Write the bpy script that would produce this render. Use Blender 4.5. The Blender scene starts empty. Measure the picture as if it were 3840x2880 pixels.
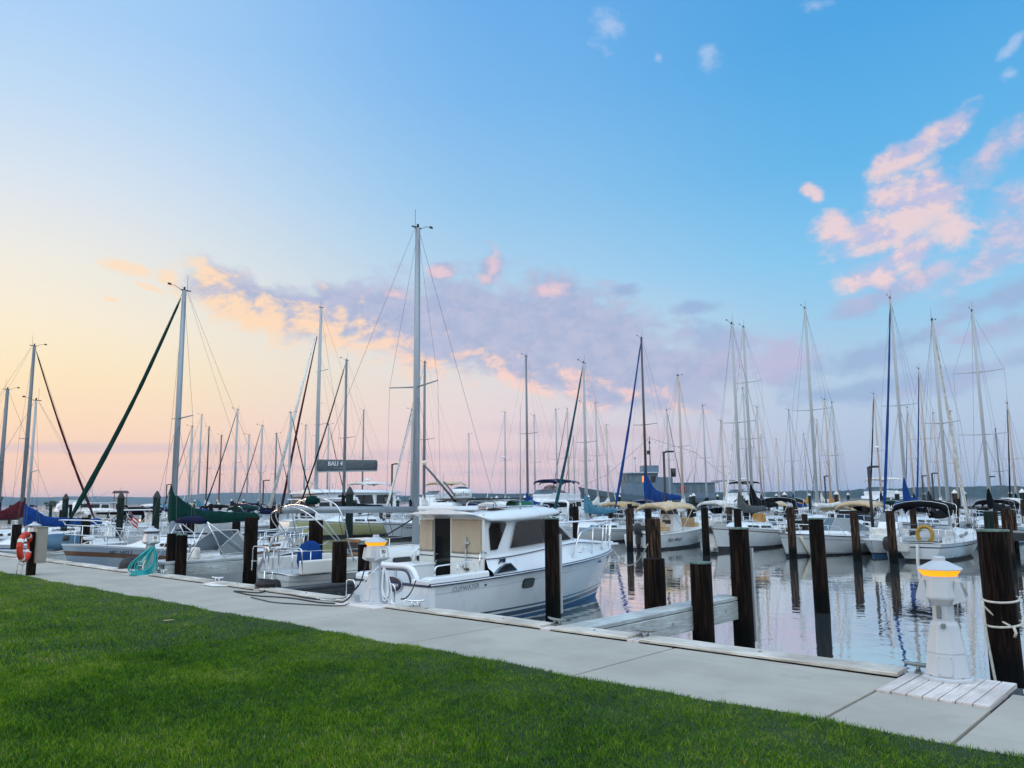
import bpy, math, random
import numpy as np
from mathutils import Vector, Matrix
R = math.radians
PI = math.pi
SC = bpy.context.scene
COL = SC.collection
rng = random.Random(11)
W = -0.9                      # water level; the walkway is z = 0
YAW = 132.65                  # heading of the camera (degrees from +X)
SKYB = 1.27                   # strength of the fill light added to the unseen sky overhead and behind
HAZE = 0.00016

# ------------------------------------------------------------------ materials
def _nt(name):
    m = bpy.data.materials.new(name); m.use_nodes = True
    nt = m.node_tree
    return m, nt, nt.nodes['Principled BSDF']
def pbr(name, col, rough=.5, var=.12, scale=3., bump=0., bscale=40., metal=0., coat=0., stretch=(1, 1, 1), col2=None, spec=.5, detail=5.):
    """painted / woven / wooden surface: noise breaks up the colour and the gloss"""
    m, nt, b = _nt(name)
    N, Lk = nt.nodes, nt.links
    tc = N.new('ShaderNodeTexCoord'); mp = N.new('ShaderNodeMapping'); mp.inputs['Scale'].default_value = stretch
    Lk.new(tc.outputs['Object'], mp.inputs['Vector'])
    nz = N.new('ShaderNodeTexNoise'); nz.inputs['Scale'].default_value = scale; nz.inputs['Detail'].default_value = detail
    Lk.new(mp.outputs[0], nz.inputs['Vector'])
    rp = N.new('ShaderNodeValToRGB'); Lk.new(nz.outputs['Fac'], rp.inputs[0])
    rp.color_ramp.elements[0].position = .3; rp.color_ramp.elements[1].position = .72
    if col2 is None:
        rp.color_ramp.elements[0].color = tuple(c * (1 - var) for c in col) + (1,)
        rp.color_ramp.elements[1].color = tuple(min(1, c * (1 + var * .6)) for c in col) + (1,)
    else:
        rp.color_ramp.elements[0].color = tuple(col) + (1,); rp.color_ramp.elements[1].color = tuple(col2) + (1,)
    Lk.new(rp.outputs[0], b.inputs['Base Color'])
    b.inputs['Roughness'].default_value = rough; b.inputs['Metallic'].default_value = metal
    b.inputs['Specular IOR Level'].default_value = spec
    b.inputs['Coat Weight'].default_value = coat; b.inputs['Coat Roughness'].default_value = .08
    mr = N.new('ShaderNodeMapRange'); mr.inputs['To Min'].default_value = max(.02, rough - .08); mr.inputs['To Max'].default_value = min(1, rough + .1)
    Lk.new(nz.outputs['Fac'], mr.inputs['Value']); Lk.new(mr.outputs[0], b.inputs['Roughness'])
    if bump:
        n2 = N.new('ShaderNodeTexNoise'); n2.inputs['Scale'].default_value = bscale; n2.inputs['Detail'].default_value = 4
        Lk.new(mp.outputs[0], n2.inputs['Vector'])
        bp = N.new('ShaderNodeBump'); bp.inputs['Strength'].default_value = bump; bp.inputs['Distance'].default_value = .02
        Lk.new(n2.outputs['Fac'], bp.inputs['Height']); Lk.new(bp.outputs[0], b.inputs['Normal'])
    return m
def glow(name, col, strength):
    m, nt, b = _nt(name)
    b.inputs['Base Color'].default_value = tuple(col) + (1,)
    b.inputs['Emission Color'].default_value = tuple(col) + (1,); b.inputs['Emission Strength'].default_value = strength
    return m
def wood(name, c1, c2, axis, rough=.75, scale=3.0, bump=.5, knots=None):
    """long-grained timber; axis = grain direction"""
    st = [14, 14, 14]; st[axis] = .8
    m, nt, b = _nt(name); N, Lk = nt.nodes, nt.links
    tc = N.new('ShaderNodeTexCoord'); mp = N.new('ShaderNodeMapping'); mp.inputs['Scale'].default_value = st
    Lk.new(tc.outputs['Object'], mp.inputs['Vector'])
    nz = N.new('ShaderNodeTexNoise'); nz.inputs['Scale'].default_value = scale; nz.inputs['Detail'].default_value = 8; nz.inputs['Distortion'].default_value = 1.2
    Lk.new(mp.outputs[0], nz.inputs['Vector'])
    rp = N.new('ShaderNodeValToRGB'); rp.color_ramp.elements[0].position = .32; rp.color_ramp.elements[1].position = .68
    rp.color_ramp.elements[0].color = tuple(c1) + (1,); rp.color_ramp.elements[1].color = tuple(c2) + (1,)
    Lk.new(nz.outputs['Fac'], rp.inputs[0])
    n3 = N.new('ShaderNodeTexNoise'); n3.inputs['Scale'].default_value = 1.3; n3.inputs['Detail'].default_value = 3
    Lk.new(tc.outputs['Object'], n3.inputs['Vector'])
    mx = N.new('ShaderNodeMix'); mx.data_type = 'RGBA'; mx.blend_type = 'MULTIPLY'
    r3 = N.new('ShaderNodeValToRGB'); r3.color_ramp.elements[0].position = .35; r3.color_ramp.elements[1].position = .65
    r3.color_ramp.elements[0].color = (.62, .6, .58, 1); r3.color_ramp.elements[1].color = (1, 1, 1, 1)
    Lk.new(n3.outputs['Fac'], r3.inputs[0]); mx.inputs[0].default_value = 1
    Lk.new(rp.outputs[0], mx.inputs[6]); Lk.new(r3.outputs[0], mx.inputs[7]); Lk.new(mx.outputs[2], b.inputs['Base Color'])
    b.inputs['Roughness'].default_value = rough
    bp = N.new('ShaderNodeBump'); bp.inputs['Strength'].default_value = bump; bp.inputs['Distance'].default_value = .02
    Lk.new(nz.outputs['Fac'], bp.inputs['Height']); Lk.new(bp.outputs[0], b.inputs['Normal'])
    return m
def pile_mat(name, dry1, dry2, wetc):
    """creosoted pile: streaked wood above, a tide stain with an uneven top edge below"""
    m, nt, b = _nt(name); N, Lk = nt.nodes, nt.links
    geo = N.new('ShaderNodeNewGeometry'); tc = N.new('ShaderNodeTexCoord')
    mp = N.new('ShaderNodeMapping'); mp.inputs['Scale'].default_value = (9, 9, .7); Lk.new(tc.outputs['Object'], mp.inputs['Vector'])
    nz = N.new('ShaderNodeTexNoise'); nz.inputs['Scale'].default_value = 2.5; nz.inputs['Detail'].default_value = 9; nz.inputs['Distortion'].default_value = .8
    Lk.new(mp.outputs[0], nz.inputs['Vector'])
    rp = N.new('ShaderNodeValToRGB'); rp.color_ramp.elements[0].position = .46; rp.color_ramp.elements[1].position = .70
    rp.color_ramp.elements[0].color = tuple(dry1) + (1,); rp.color_ramp.elements[1].color = tuple(dry2) + (1,); Lk.new(nz.outputs['Fac'], rp.inputs[0])
    sx = N.new('ShaderNodeSeparateXYZ'); Lk.new(geo.outputs['Position'], sx.inputs[0])
    ad = N.new('ShaderNodeMath'); ad.operation = 'MULTIPLY_ADD'; Lk.new(nz.outputs['Fac'], ad.inputs[0]); ad.inputs[1].default_value = -.55; Lk.new(sx.outputs[2], ad.inputs[2])
    mr = N.new('ShaderNodeMapRange'); mr.inputs['From Min'].default_value = -.82; mr.inputs['From Max'].default_value = -.62; Lk.new(ad.outputs[0], mr.inputs['Value'])
    mx = N.new('ShaderNodeMix'); mx.data_type = 'RGBA'; Lk.new(mr.outputs[0], mx.inputs[0]); mx.inputs[6].default_value = tuple(wetc) + (1,); Lk.new(rp.outputs[0], mx.inputs[7])
    Lk.new(mx.outputs[2], b.inputs['Base Color']); b.inputs['Roughness'].default_value = .85; b.inputs['Specular IOR Level'].default_value = .1
    bp = N.new('ShaderNodeBump'); bp.inputs['Strength'].default_value = .8; bp.inputs['Distance'].default_value = .03
    Lk.new(nz.outputs['Fac'], bp.inputs['Height']); Lk.new(bp.outputs[0], b.inputs['Normal'])
    return m

M = {}
def MM():
    g = M
    g['gel'] = pbr('gelcoat_white', (.76, .80, .84), .28, .05, 1.6, coat=.4)
    g['gelw'] = pbr('gelcoat_warm', (.79, .78, .74), .3, .06, 1.4, coat=.3)
    g['gelblue'] = pbr('gelcoat_pale_blue', (.29, .38, .48), .3, .06, 1.2, coat=.4)
    g['gelgrey'] = pbr('gelcoat_grey', (.50, .55, .60), .35, .08, 1.2, coat=.3)
    g['gelyel'] = pbr('gelcoat_yellow_green', (.52, .52, .24), .35, .08, 1.2, coat=.3)
    g['gelnavy'] = pbr('gelcoat_navy', (.02, .035, .09), .25, .1, 1.2, coat=.5)
    g['gelgreen'] = pbr('gelcoat_dark_green', (.015, .06, .045), .25, .1, 1.2, coat=.5)
    g['gelcream'] = pbr('gelcoat_cream', (.72, .66, .52), .35, .08, 1.2, coat=.3)
    g['deck'] = pbr('deck_nonskid', (.72, .73, .73), .6, .1, 8, bump=.2, bscale=200)
    g['deckgrey'] = pbr('deck_grey', (.45, .47, .48), .65, .1, 8)
    g['bottom_blue'] = pbr('antifouling_blue', (.04, .17, .38), .6, .2, 4)
    g['bottom_black'] = pbr('antifouling_black', (.012, .013, .018), .6, .3, 4)
    g['bottom_red'] = pbr('antifouling_red', (.16, .03, .025), .6, .2, 4)
    g['navy'] = pbr('stripe_navy', (.012, .02, .06), .3, .1, 4, coat=.3)
    g['blue'] = pbr('stripe_blue', (.03, .10, .36), .35, .1, 4)
    g['brown'] = pbr('stripe_brown', (.15, .075, .045), .4, .2, 6)
    g['redst'] = pbr('stripe_red', (.35, .03, .03), .4, .1, 6)
    g['black'] = pbr('black_rubber', (.008, .012, .013), .5, .2, 6)
    g['glass'] = pbr('tinted_glass', (.007, .008, .010), .08, .1, 1, spec=.4)
    g['glassbrown'] = pbr('smoked_glass', (.022, .017, .016), .09, .35, .8, spec=.4)
    g['clear'] = pbr('windscreen_glass', (.10, .14, .17), .06, .2, 1.5, spec=.9)
    g['steel'] = pbr('stainless_steel', (.72, .73, .75), .16, .05, 6, metal=1)
    g['alu'] = pbr('anodised_mast', (.30, .335, .37), .38, .1, 3, metal=.35, stretch=(6, 6, .5))
    g['alulight'] = pbr('painted_mast_white', (.40, .42, .44), .4, .06, 3, stretch=(6, 6, .5))
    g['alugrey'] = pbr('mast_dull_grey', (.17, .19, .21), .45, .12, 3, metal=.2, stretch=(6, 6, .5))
    g['alubrown'] = pbr('mast_brown', (.055, .03, .025), .35, .2, 3, coat=.3, stretch=(6, 6, .5))
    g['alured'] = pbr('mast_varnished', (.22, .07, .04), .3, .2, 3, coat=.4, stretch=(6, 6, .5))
    g['alusunset'] = pbr('mast_sunset_tint', (.52, .42, .37), .4, .08, 3, stretch=(6, 6, .5))  # sunset light on the far masts, painted into their base colour
    g['wire'] = pbr('rigging_wire', (.10, .105, .115), .45, .1, 6, metal=.3)
    g['rope'] = pbr('rope_white', (.62, .60, .54), .85, .2, 30, bump=.5, bscale=160)
    g['ropedark'] = pbr('rope_black', (.03, .03, .035), .8, .3, 30, bump=.5, bscale=160)
    g['cord'] = pbr('power_cord_white', (.70, .74, .78), .5, .1, 10)
    g['hose'] = pbr('garden_hose_teal', (.01, .33, .34), .45, .15, 10)
    cv = lambda n, c: pbr('canvas_' + n, c, .9, .3, 5, bump=.6, bscale=14, spec=.12)
    g['c_green'] = cv('dark_green', (.0035, .034, .028)); g['c_maroon'] = cv('maroon', (.075, .012, .018))
    g['c_blue'] = cv('royal_blue', (.008, .048, .21)); g['c_navy'] = cv('navy', (.007, .011, .045))
    g['c_black'] = cv('black', (.0035, .004, .0055)); g['c_teal'] = cv('faded_teal', (.075, .22, .32))
    g['c_grey'] = cv('charcoal_grey', (.085, .095, .10)); g['c_white'] = cv('white', (.72, .72, .70))
    g['c_tan'] = cv('tan', (.52, .38, .22)); g['c_beige'] = cv('beige', (.60, .47, .31))
    g['c_dteal'] = cv('dark_teal', (.015, .075, .10)); g['c_orange'] = cv('ochre', (.48, .25, .07)); g['c_bag'] = cv('sail_bag_grey', (.10, .115, .125))
    g['snap'] = pbr('snap_on_curtain', (.47, .385, .285), .85, .1, 3, bump=.55, bscale=3.5, stretch=(1, 1, .35))
    g['teak'] = wood('teak', (.20, .10, .045), (.34, .19, .09), 0, .5, 3, .2)
    g['weather'] = wood('weathered_timber', (.44, .41, .36), (.80, .765, .70), 0)
    g['weathery'] = wood('weathered_beam', (.36, .41, .42), (.66, .72, .74), 1)
    g['dockwood'] = wood('dock_boards', (.20, .185, .17), (.38, .36, .33), 1)
    g['deckplank'] = wood('pale_planks', (.62, .565, .55), (.84, .79, .775), 1, .8, 2.2)
    g['darktimber'] = wood('dark_timber', (.025, .03, .035), (.07, .08, .09), 1)
    g['pile'] = pile_mat('pile_creosote', (.0022, .0014, .0012), (.030, .0165, .0105), (.001, .0015, .0014))
    g['pilebrown'] = pile_mat('pile_brown', (.012, .007, .005), (.12, .075, .05), (.003, .0045, .004))
    g['pilegreen'] = pile_mat('pile_green', (.008, .018, .016), (.03, .046, .038), (.004, .007, .006))
    g['pilecap'] = pbr('pile_cap_verdigris', (.03, .075, .062), .7, .4, 12, col2=(.17, .22, .19))
    g['whitecap'] = pbr('pile_cap_white', (.78, .77, .75), .5, .08, 6)
    g['ped'] = pbr('pedestal_plastic', (.49, .52, .56), .38, .06, 2.5, bump=.04, bscale=60)
    g['pedgrey'] = pbr('pedestal_panel', (.46, .49, .52), .45, .05, 2.5)
    g['lens'] = glow('lamp_lens_lit', (1.0, .36, .0), 1.0)
    g['lensoff'] = pbr('lamp_lens_off', (.10, .12, .14), .3, .1, 4)
    g['plate'] = pbr('number_plate', (.78, .78, .75), .5, .04, 4)
    g['lampblack'] = pbr('lamp_post_black', (.014, .014, .016), .5, .2, 4)
    g['boxgrey'] = pbr('utility_box', (.27, .255, .215), .55, .12, 3)
    g['buoy'] = pbr('lifebuoy_orange', (.55, .035, .012), .5, .15, 5)
    g['whiteband'] = pbr('lifebuoy_band', (.75, .74, .72), .6, .08, 8)
    g['galv'] = pbr('galvanised', (.23, .25, .25), .45, .25, 10, metal=.6)
    g['shipgrey'] = pbr('ship_paint_grey', (.12, .19, .26), .55, .15, 1.5)
    g['shiphull'] = pbr('ship_hull_slate', (.018, .055, .085), .5, .2, 1.2)
    g['roofbrown'] = pbr('shingle_brown', (.13, .085, .075), .85, .25, 8)
    g['hutwall'] = pbr('hut_wall', (.36, .31, .24), .8, .15, 4)
    g['leaf'] = pbr('leaf', (.02, .045, .018), .6, .4, 2, col2=(.06, .09, .03))
    g['bark'] = pbr('bark', (.06, .045, .035), .9, .3, 6)
    g['yellow'] = pbr('horseshoe_yellow', (.42, .25, .03), .6, .15, 6)
    g['pink'] = pbr('buoy_pink', (.6, .06, .16), .5, .1, 6)
    g['textgrey'] = pbr('letter_grey', (.24, .27, .31), .4, .05, 6)
    g['textwhite'] = pbr('letter_white', (.75, .78, .80), .5, .05, 6)
    g['textblack'] = pbr('letter_black', (.02, .025, .03), .5, .05, 6)
    g['flagred'] = pbr('flag_red', (.5, .05, .06), .8, .1, 6)
    g['solar'] = pbr('solar_panel', (.012, .014, .02), .2, .1, 8)
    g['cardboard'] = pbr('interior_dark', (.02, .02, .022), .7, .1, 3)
    g['winglow'] = glow('window_sunset_glow', (1.0, .30, .08), .9)  # emission stands in for the sunset reflected in the pane
MM()

# ------------------------------------------------------------------ mesh builder
class MB:
    def __init__(s): s.v = []; s.f = []; s.m = []; s.sm = []
    def add(s, vs, fs, mi=0, smooth=False):
        o = len(s.v); s.v += [tuple(p) for p in vs]
        for k, f in enumerate(fs):
            s.f.append(tuple(i + o for i in f)); s.m.append(mi[k] if isinstance(mi, list) else mi); s.sm.append(smooth)
        return s
    def box(s, c, d, mi=0, rot=None):
        x, y, z = (q / 2 for q in d); vs = [Vector((a * x, b * y, e * z)) for a in (-1, 1) for b in (-1, 1) for e in (-1, 1)]
        if rot is not None: vs = [rot @ q for q in vs]
        c = Vector(c)
        return s.add([q + c for q in vs], [(0, 1, 3, 2), (4, 6, 7, 5), (0, 4, 5, 1), (2, 3, 7, 6), (0, 2, 6, 4), (1, 5, 7, 3)], mi)
    def tube(s, pts, r, n=6, mi=0, cap=True, smooth=True, flat=1.0):
        pts = [Vector(p) for p in pts]; k = len(pts)
        rs = r if isinstance(r, (list, tuple)) else [r] * k
        vs = []; prev = None
        for i in range(k):
            t = (pts[min(i + 1, k - 1)] - pts[max(i - 1, 0)])
            if t.length < 1e-9: t = Vector((0, 0, 1))
            t.normalize()
            if prev is None:
                a = Vector((1, 0, 0)) if abs(t.x) < .9 else Vector((0, 1, 0))
                u = (a - t * a.dot(t)).normalized()
            else:
                u = prev - t * prev.dot(t)
                u = u.normalized() if u.length > 1e-6 else t.orthogonal().normalized()
            prev = u; w = t.cross(u)
            for j in range(n):
                a = 2 * PI * j / n; vs.append(pts[i] + u * (math.cos(a) * rs[i]) + w * (math.sin(a) * rs[i] * flat))
        fs = [(i * n + j, i * n + (j + 1) % n, (i + 1) * n + (j + 1) % n, (i + 1) * n + j) for i in range(k - 1) for j in range(n)]
        s.add(vs, fs, mi, smooth)
        if cap:
            o = len(s.v) - k * n
            s.f.append(tuple(o + j for j in reversed(range(n)))); s.m.append(mi); s.sm.append(False)
            s.f.append(tuple(o + (k - 1) * n + j for j in range(n))); s.m.append(mi); s.sm.append(False)
        return s
    def lathe(s, prof, n=16, c=(0, 0, 0), mi=0, smooth=True, a0=0., sx=1., sy=1.):
        k = len(prof); vs = []
        for r, z in prof:
            for j in range(n):
                a = a0 + 2 * PI * j / n; vs.append((c[0] + r * math.cos(a) * sx, c[1] + r * math.sin(a) * sy, c[2] + z))
        fs = [(i * n + j, i * n + (j + 1) % n, (i + 1) * n + (j + 1) % n, (i + 1) * n + j) for i in range(k - 1) for j in range(n)]
        mis = [mi[i] for i in range(k - 1) for j in range(n)] if isinstance(mi, list) else mi
        s.add(vs, fs, mis, smooth)
        o = len(s.v) - k * n
        s.f.append(tuple(o + j for j in reversed(range(n)))); s.m.append(mi[0] if isinstance(mi, list) else mi); s.sm.append(False)
        s.f.append(tuple(o + (k - 1) * n + j for j in range(n))); s.m.append(mi[-1] if isinstance(mi, list) else mi); s.sm.append(False)
        return s
    def grid(s, rows, mi=0, smooth=True, closed=False, flip=False):
        """rows of equal length -> quads; mi may be a list per strip column"""
        k = len(rows); n = len(rows[0]); vs = [p for r in rows for p in r]; fs = []; ms = []
        for i in range(k - 1):
            for j in range(n if closed else n - 1):
                q = (i * n + j, i * n + (j + 1) % n, (i + 1) * n + (j + 1) % n, (i + 1) * n + j)
                fs.append(q[::-1] if flip else q); ms.append(mi[j] if isinstance(mi, list) else mi)
        return s.add(vs, fs, ms, smooth)
    def loft(s, rings, mi=0, smooth=True, caps=True):
        s.grid(rings, mi, smooth, True)
        if caps:
            n = len(rings[0]); o = len(s.v) - n * len(rings); k = len(rings)
            c = mi[0] if isinstance(mi, list) else mi
            s.f.append(tuple(o + j for j in reversed(range(n)))); s.m.append(c); s.sm.append(False)
            s.f.append(tuple(o + (k - 1) * n + j for j in range(n))); s.m.append(c); s.sm.append(False)
        return s
    def poly(s, pts, mi=0, thick=None):
        """flat polygon; with thick (a vector) it becomes a slab"""
        pts = [Vector(p) for p in pts]; n = len(pts)
        if thick is None: return s.add(pts, [tuple(range(n))], mi)
        t = Vector(thick); vs = pts + [p + t for p in pts]
        fs = [tuple(reversed(range(n))), tuple(range(n, 2 * n))] + [(i, (i + 1) % n, n + (i + 1) % n, n + i) for i in range(n)]
        return s.add(vs, fs, mi)
    def build(s, name, mats, parent=None, bevel=0., loc=None, solid=0.):
        me = bpy.data.meshes.new(name); me.from_pydata(s.v, [], s.f)
        if not isinstance(mats, (list, tuple)): mats = [mats]
        for m in mats: me.materials.append(M[m] if isinstance(m, str) else m)
        me.polygons.foreach_set('material_index', s.m); me.polygons.foreach_set('use_smooth', s.sm); me.update()
        o = bpy.data.objects.new(name, me); COL.objects.link(o)
        if parent is not None: o.parent = parent
        if loc is not None: o.location = loc
        if solid:
            md = o.modifiers.new('solid', 'SOLIDIFY'); md.thickness = solid; md.offset = 0
        if bevel:
            md = o.modifiers.new('bevel', 'BEVEL'); md.width = bevel; md.segments = 2; md.limit_method = 'ANGLE'; md.angle_limit = R(40)
        return o
def tag(o, label=None, cat=None, group=None, kind=None):
    if label: o['label'] = label
    if cat: o['category'] = cat
    if group: o['group'] = group
    if kind: o['kind'] = kind
    return o
def thing(name, label, cat, loc=(0, 0, 0), rz=0., group=None):
    o = bpy.data.objects.new(name, None); COL.objects.link(o); o.location = loc; o.rotation_euler = (0, 0, rz)
    o.empty_display_size = .3
    return tag(o, label, cat, group)
_txt = {}
def text_faces(s):
    """outline of a word as a flat mesh, height about 1"""
    if s not in _txt:
        c = bpy.data.curves.new('lettering', 'FONT'); c.body = s; c.align_x = 'CENTER'; c.align_y = 'CENTER'; c.resolution_u = 3
        o = bpy.data.objects.new('lettering', c); COL.objects.link(o); bpy.context.view_layer.update()
        me = bpy.data.meshes.new_from_object(o.evaluated_get(bpy.context.evaluated_depsgraph_get()))
        _txt[s] = ([v.co.copy() for v in me.vertices], [tuple(p.vertices) for p in me.polygons])
        bpy.data.objects.remove(o); bpy.data.curves.remove(c); bpy.data.meshes.remove(me)
    return _txt[s]
def lettering(parent, s, size, c, right, up, mat, bold=0., lean=0., name='lettering'):
    vs, fs = text_faces(s); r = Vector(right).normalized(); u = Vector(up).normalized(); c = Vector(c)
    mb = MB(); n = r.cross(u)
    for k in ([0] if not bold else [-bold, 0, bold]):
        mb.add([c + r * ((v.x + v.y * lean) * size + k) + u * (v.y * size) + n * (.0006 * (k > 0)) for v in vs], fs)
    return mb.build(name, mat, parent)
def lerp(a, b, t): return a + (b - a) * t
def sstep(x): x = min(1, max(0, x)); return x * x * (3 - 2 * x)
def arc(p0, p1, h, n=10, axis=(0, 0, 1)):
    p0, p1, ax = Vector(p0), Vector(p1), Vector(axis)
    return [p0.lerp(p1, i / n) + ax * (h * 4 * (i / n) * (1 - i / n)) for i in range(n + 1)]
def bend(pts, k=5, r=.35):
    """round the corners of a polyline"""
    P = [Vector(p) for p in pts]; out = [P[0]]
    for i in range(1, len(P) - 1):
        a, b, c = P[i - 1], P[i], P[i + 1]
        d1 = min(r, (a - b).length * .45); d2 = min(r, (c - b).length * .45)
        s, e = b + (a - b).normalized() * d1, b + (c - b).normalized() * d2
        for j in range(k + 1):
            t = j / k; out.append(s * (1 - t) ** 2 + b * 2 * t * (1 - t) + e * t * t)
    return out + [P[-1]]
# ------------------------------------------------------------------ camera
PITCH = math.degrees(math.atan(429 / 2972.)); ROLL = .57
cd = bpy.data.cameras.new('camera'); cam = bpy.data.objects.new('camera', cd); COL.objects.link(cam)
cd.sensor_fit = 'HORIZONTAL'; cd.sensor_width = 36; cd.lens = 36 * 2972 / 3840.; cd.clip_start = .05; cd.clip_end = 9000
fh = Vector((math.cos(R(YAW)), math.sin(R(YAW)), 0)); rt = Vector((math.sin(R(YAW)), -math.cos(R(YAW)), 0)); zz = Vector((0, 0, 1))
fw = fh * math.cos(R(PITCH)) + zz * math.sin(R(PITCH)); up = zz * math.cos(R(PITCH)) - fh * math.sin(R(PITCH))
r2 = rt * math.cos(R(ROLL)) - up * math.sin(R(ROLL)); u2 = rt * math.sin(R(ROLL)) + up * math.cos(R(ROLL))
mw = Matrix((r2, u2, -fw)).transposed().to_4x4(); mw.translation = (0, 0, 1.7); cam.matrix_world = mw
SC.camera = cam
SC.view_settings.view_transform = 'Standard'; SC.view_settings.look = 'None'; SC.view_settings.gamma = 1; SC.view_settings.exposure = 0
SC.cycles.max_bounces = 6; SC.cycles.volume_bounces = 0; SC.cycles.caustics_reflective = False; SC.cycles.caustics_refractive = False

# ------------------------------------------------------------------ sky (world)
SUN_AZ = YAW + 78          # the sun has just reached the horizon, left of the frame
SUN_EL = 3.
wd = bpy.data.worlds.new('World'); SC.world = wd; wd.use_nodes = True
nt = wd.node_tree; N, Lk = nt.nodes, nt.links
for n in list(N): N.remove(n)
def nd(t, **kw):
    n = N.new(t)
    for k, v in kw.items(): setattr(n, k, v)
    return n
def mth(op, a, b=None, c=None, clamp=False):
    n = nd('ShaderNodeMath', operation=op); n.use_clamp = clamp
    for i, q in enumerate((a, b, c)):
        if q is None: continue
        if isinstance(q, (int, float)): n.inputs[i].default_value = q
        else: Lk.new(q, n.inputs[i])
    return n.outputs[0]
def mixc(f, a, b, mode='MIX'):
    n = nd('ShaderNodeMix', data_type='RGBA', blend_type=mode)
    for i, q in ((0, f), (6, a), (7, b)):
        if isinstance(q, (int, float)): n.inputs[i].default_value = q
        elif isinstance(q, tuple): n.inputs[i].default_value = q + (1,)
        else: Lk.new(q, n.inputs[i])
    return n.outputs[2]
def lin(r, g, b): return tuple(((c / 255 + .055) / 1.055) ** 2.4 if c > 10 else c / 255 / 12.92 for c in (r, g, b))
def smooth(x, a, b):
    n = nd('ShaderNodeMapRange', interpolation_type='SMOOTHSTEP'); Lk.new(x, n.inputs['Value'])
    n.inputs['From Min'].default_value = a; n.inputs['From Max'].default_value = b
    return n.outputs[0]
tcw = nd('ShaderNodeTexCoord'); dirv = tcw.outputs['Generated']
def dot(v):
    n = nd('ShaderNodeVectorMath', operation='DOT_PRODUCT'); Lk.new(dirv, n.inputs[0]); n.inputs[1].default_value = v
    return n.outputs['Value']
az = mth('ARCTAN2', dot(rt), dot(fh)); sz = dot((0, 0, 1)); el = mth('ARCSINE', sz)
ps = nd('ShaderNodeCombineXYZ'); Lk.new(az, ps.inputs[0]); Lk.new(el, ps.inputs[1]); ps = ps.outputs[0]
ssun = mth('COSINE', mth('ADD', az, R(78)))                 # 1 towards the sun, -1 away from it
def ramp(stops):
    n = nd('ShaderNodeValToRGB'); e = n.color_ramp; f = mth('DIVIDE', el, PI / 2, clamp=True); Lk.new(f, n.inputs[0])
    for i, (d, c) in enumerate(stops):
        q = e.elements[i] if i < 2 else e.elements.new(.5)
        q.position = 0 if i == 0 else d / 90.
    for i, (d, c) in enumerate(stops):
        pass
    els = sorted(e.elements, key=lambda q: q.position)
    for q, (d, c) in zip(els, stops): q.color = lin(*c) + (1,)
    return n.outputs[0]
rl = ramp([(0, (238, 198, 190)), (3, (244, 205, 186)), (5, (250, 215, 184)), (8, (251, 227, 186)), (11, (249, 233, 205)), (15, (239, 233, 222)), (20, (216, 226, 237)), (25, (190, 216, 242)), (30, (168, 206, 244)), (60, (130, 180, 232))])
rc = ramp([(0, (228, 196, 204)), (2, (230, 202, 208)), (4.5, (230, 208, 214)), (7, (228, 214, 216)), (9.5, (222, 219, 221)), (12.5, (203, 217, 230)), (16, (172, 207, 234)), (21, (146, 196, 235)), (28, (120, 181, 235)), (34, (106, 172, 233)), (60, (95, 160, 226))])
rr = ramp([(0, (166, 183, 212)), (2, (170, 188, 217)), (5, (176, 197, 224)), (8, (174, 200, 227)), (12, (150, 200, 233)), (16, (126, 194, 237)), (22, (96, 178, 231)), (30, (76, 163, 225)), (60, (64, 132, 205))])
base = mixc(smooth(ssun, -.25, .30), rr, rc)
base = mixc(smooth(ssun, .20, .74), base, rl)
# cloud noise
mpn = nd('ShaderNodeMapping'); Lk.new(ps, mpn.inputs[0]); mpn.inputs['Scale'].default_value = (1, 1.5, 1)
def noise(scale, detail=6, rough=.55, dist=0., off=(0, 0, 0)):
    m2 = nd('ShaderNodeMapping'); Lk.new(mpn.outputs[0], m2.inputs[0]); m2.inputs['Location'].default_value = off
    n = nd('ShaderNodeTexNoise'); Lk.new(m2.outputs[0], n.inputs['Vector']); n.inputs['Scale'].default_value = scale
    n.inputs['Detail'].default_value = detail; n.inputs['Roughness'].default_value = rough; n.inputs['Distortion'].default_value = dist
    return n.outputs['Fac']
nA = noise(14, 10, .62, .25); nB = noise(34, 10, .64, .2, (3, 1, 0)); nC = noise(7, 5, .5, .3, (7, 2, 0)); nS = noise(14, 10, .62, .25, (-.012, -.02, 0))
def dpx(x, y):
    """direction (azimuth, elevation) of a spot of the sky, given on a 2212 px wide frame"""
    u, v = (x - 1106) / 1712., -(y - 829.5) / 1712.
    d = fw + r2 * u + u2 * v; d.normalize()
    return math.atan2(d.dot(rt), d.dot(fh)), math.asin(d.z)
def mask(lst, CK=1.45):
    acc = None
    for x, y, rx, ry, a in lst:
        c = dpx(x, y); mp = nd('ShaderNodeMapping', vector_type='TEXTURE'); Lk.new(ps, mp.inputs[0])
        k = math.cos(c[0]) ** 1.3 / 1712.
        mp.inputs['Location'].default_value = (c[0], c[1], 0); mp.inputs['Rotation'].default_value = (0, 0, R(-a)); mp.inputs['Scale'].default_value = (rx * CK * k, ry * CK * k, 1)
        ln = nd('ShaderNodeVectorMath', operation='LENGTH'); Lk.new(mp.outputs[0], ln.inputs[0])
        acc = ln.outputs['Value'] if acc is None else mth('SMOOTH_MIN', acc, ln.outputs['Value'], .25)
    return mth('SUBTRACT', 1, acc)
def dens(mk, n1, amt, lo, hi, n2=None, amt2=0):
    q = mth('MULTIPLY_ADD', mth('SUBTRACT', n1, .5), amt, mk)
    if n2 is not None: q = mth('MULTIPLY_ADD', mth('SUBTRACT', n2, .5), amt2, q)
    return smooth(q, lo, hi)
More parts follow.
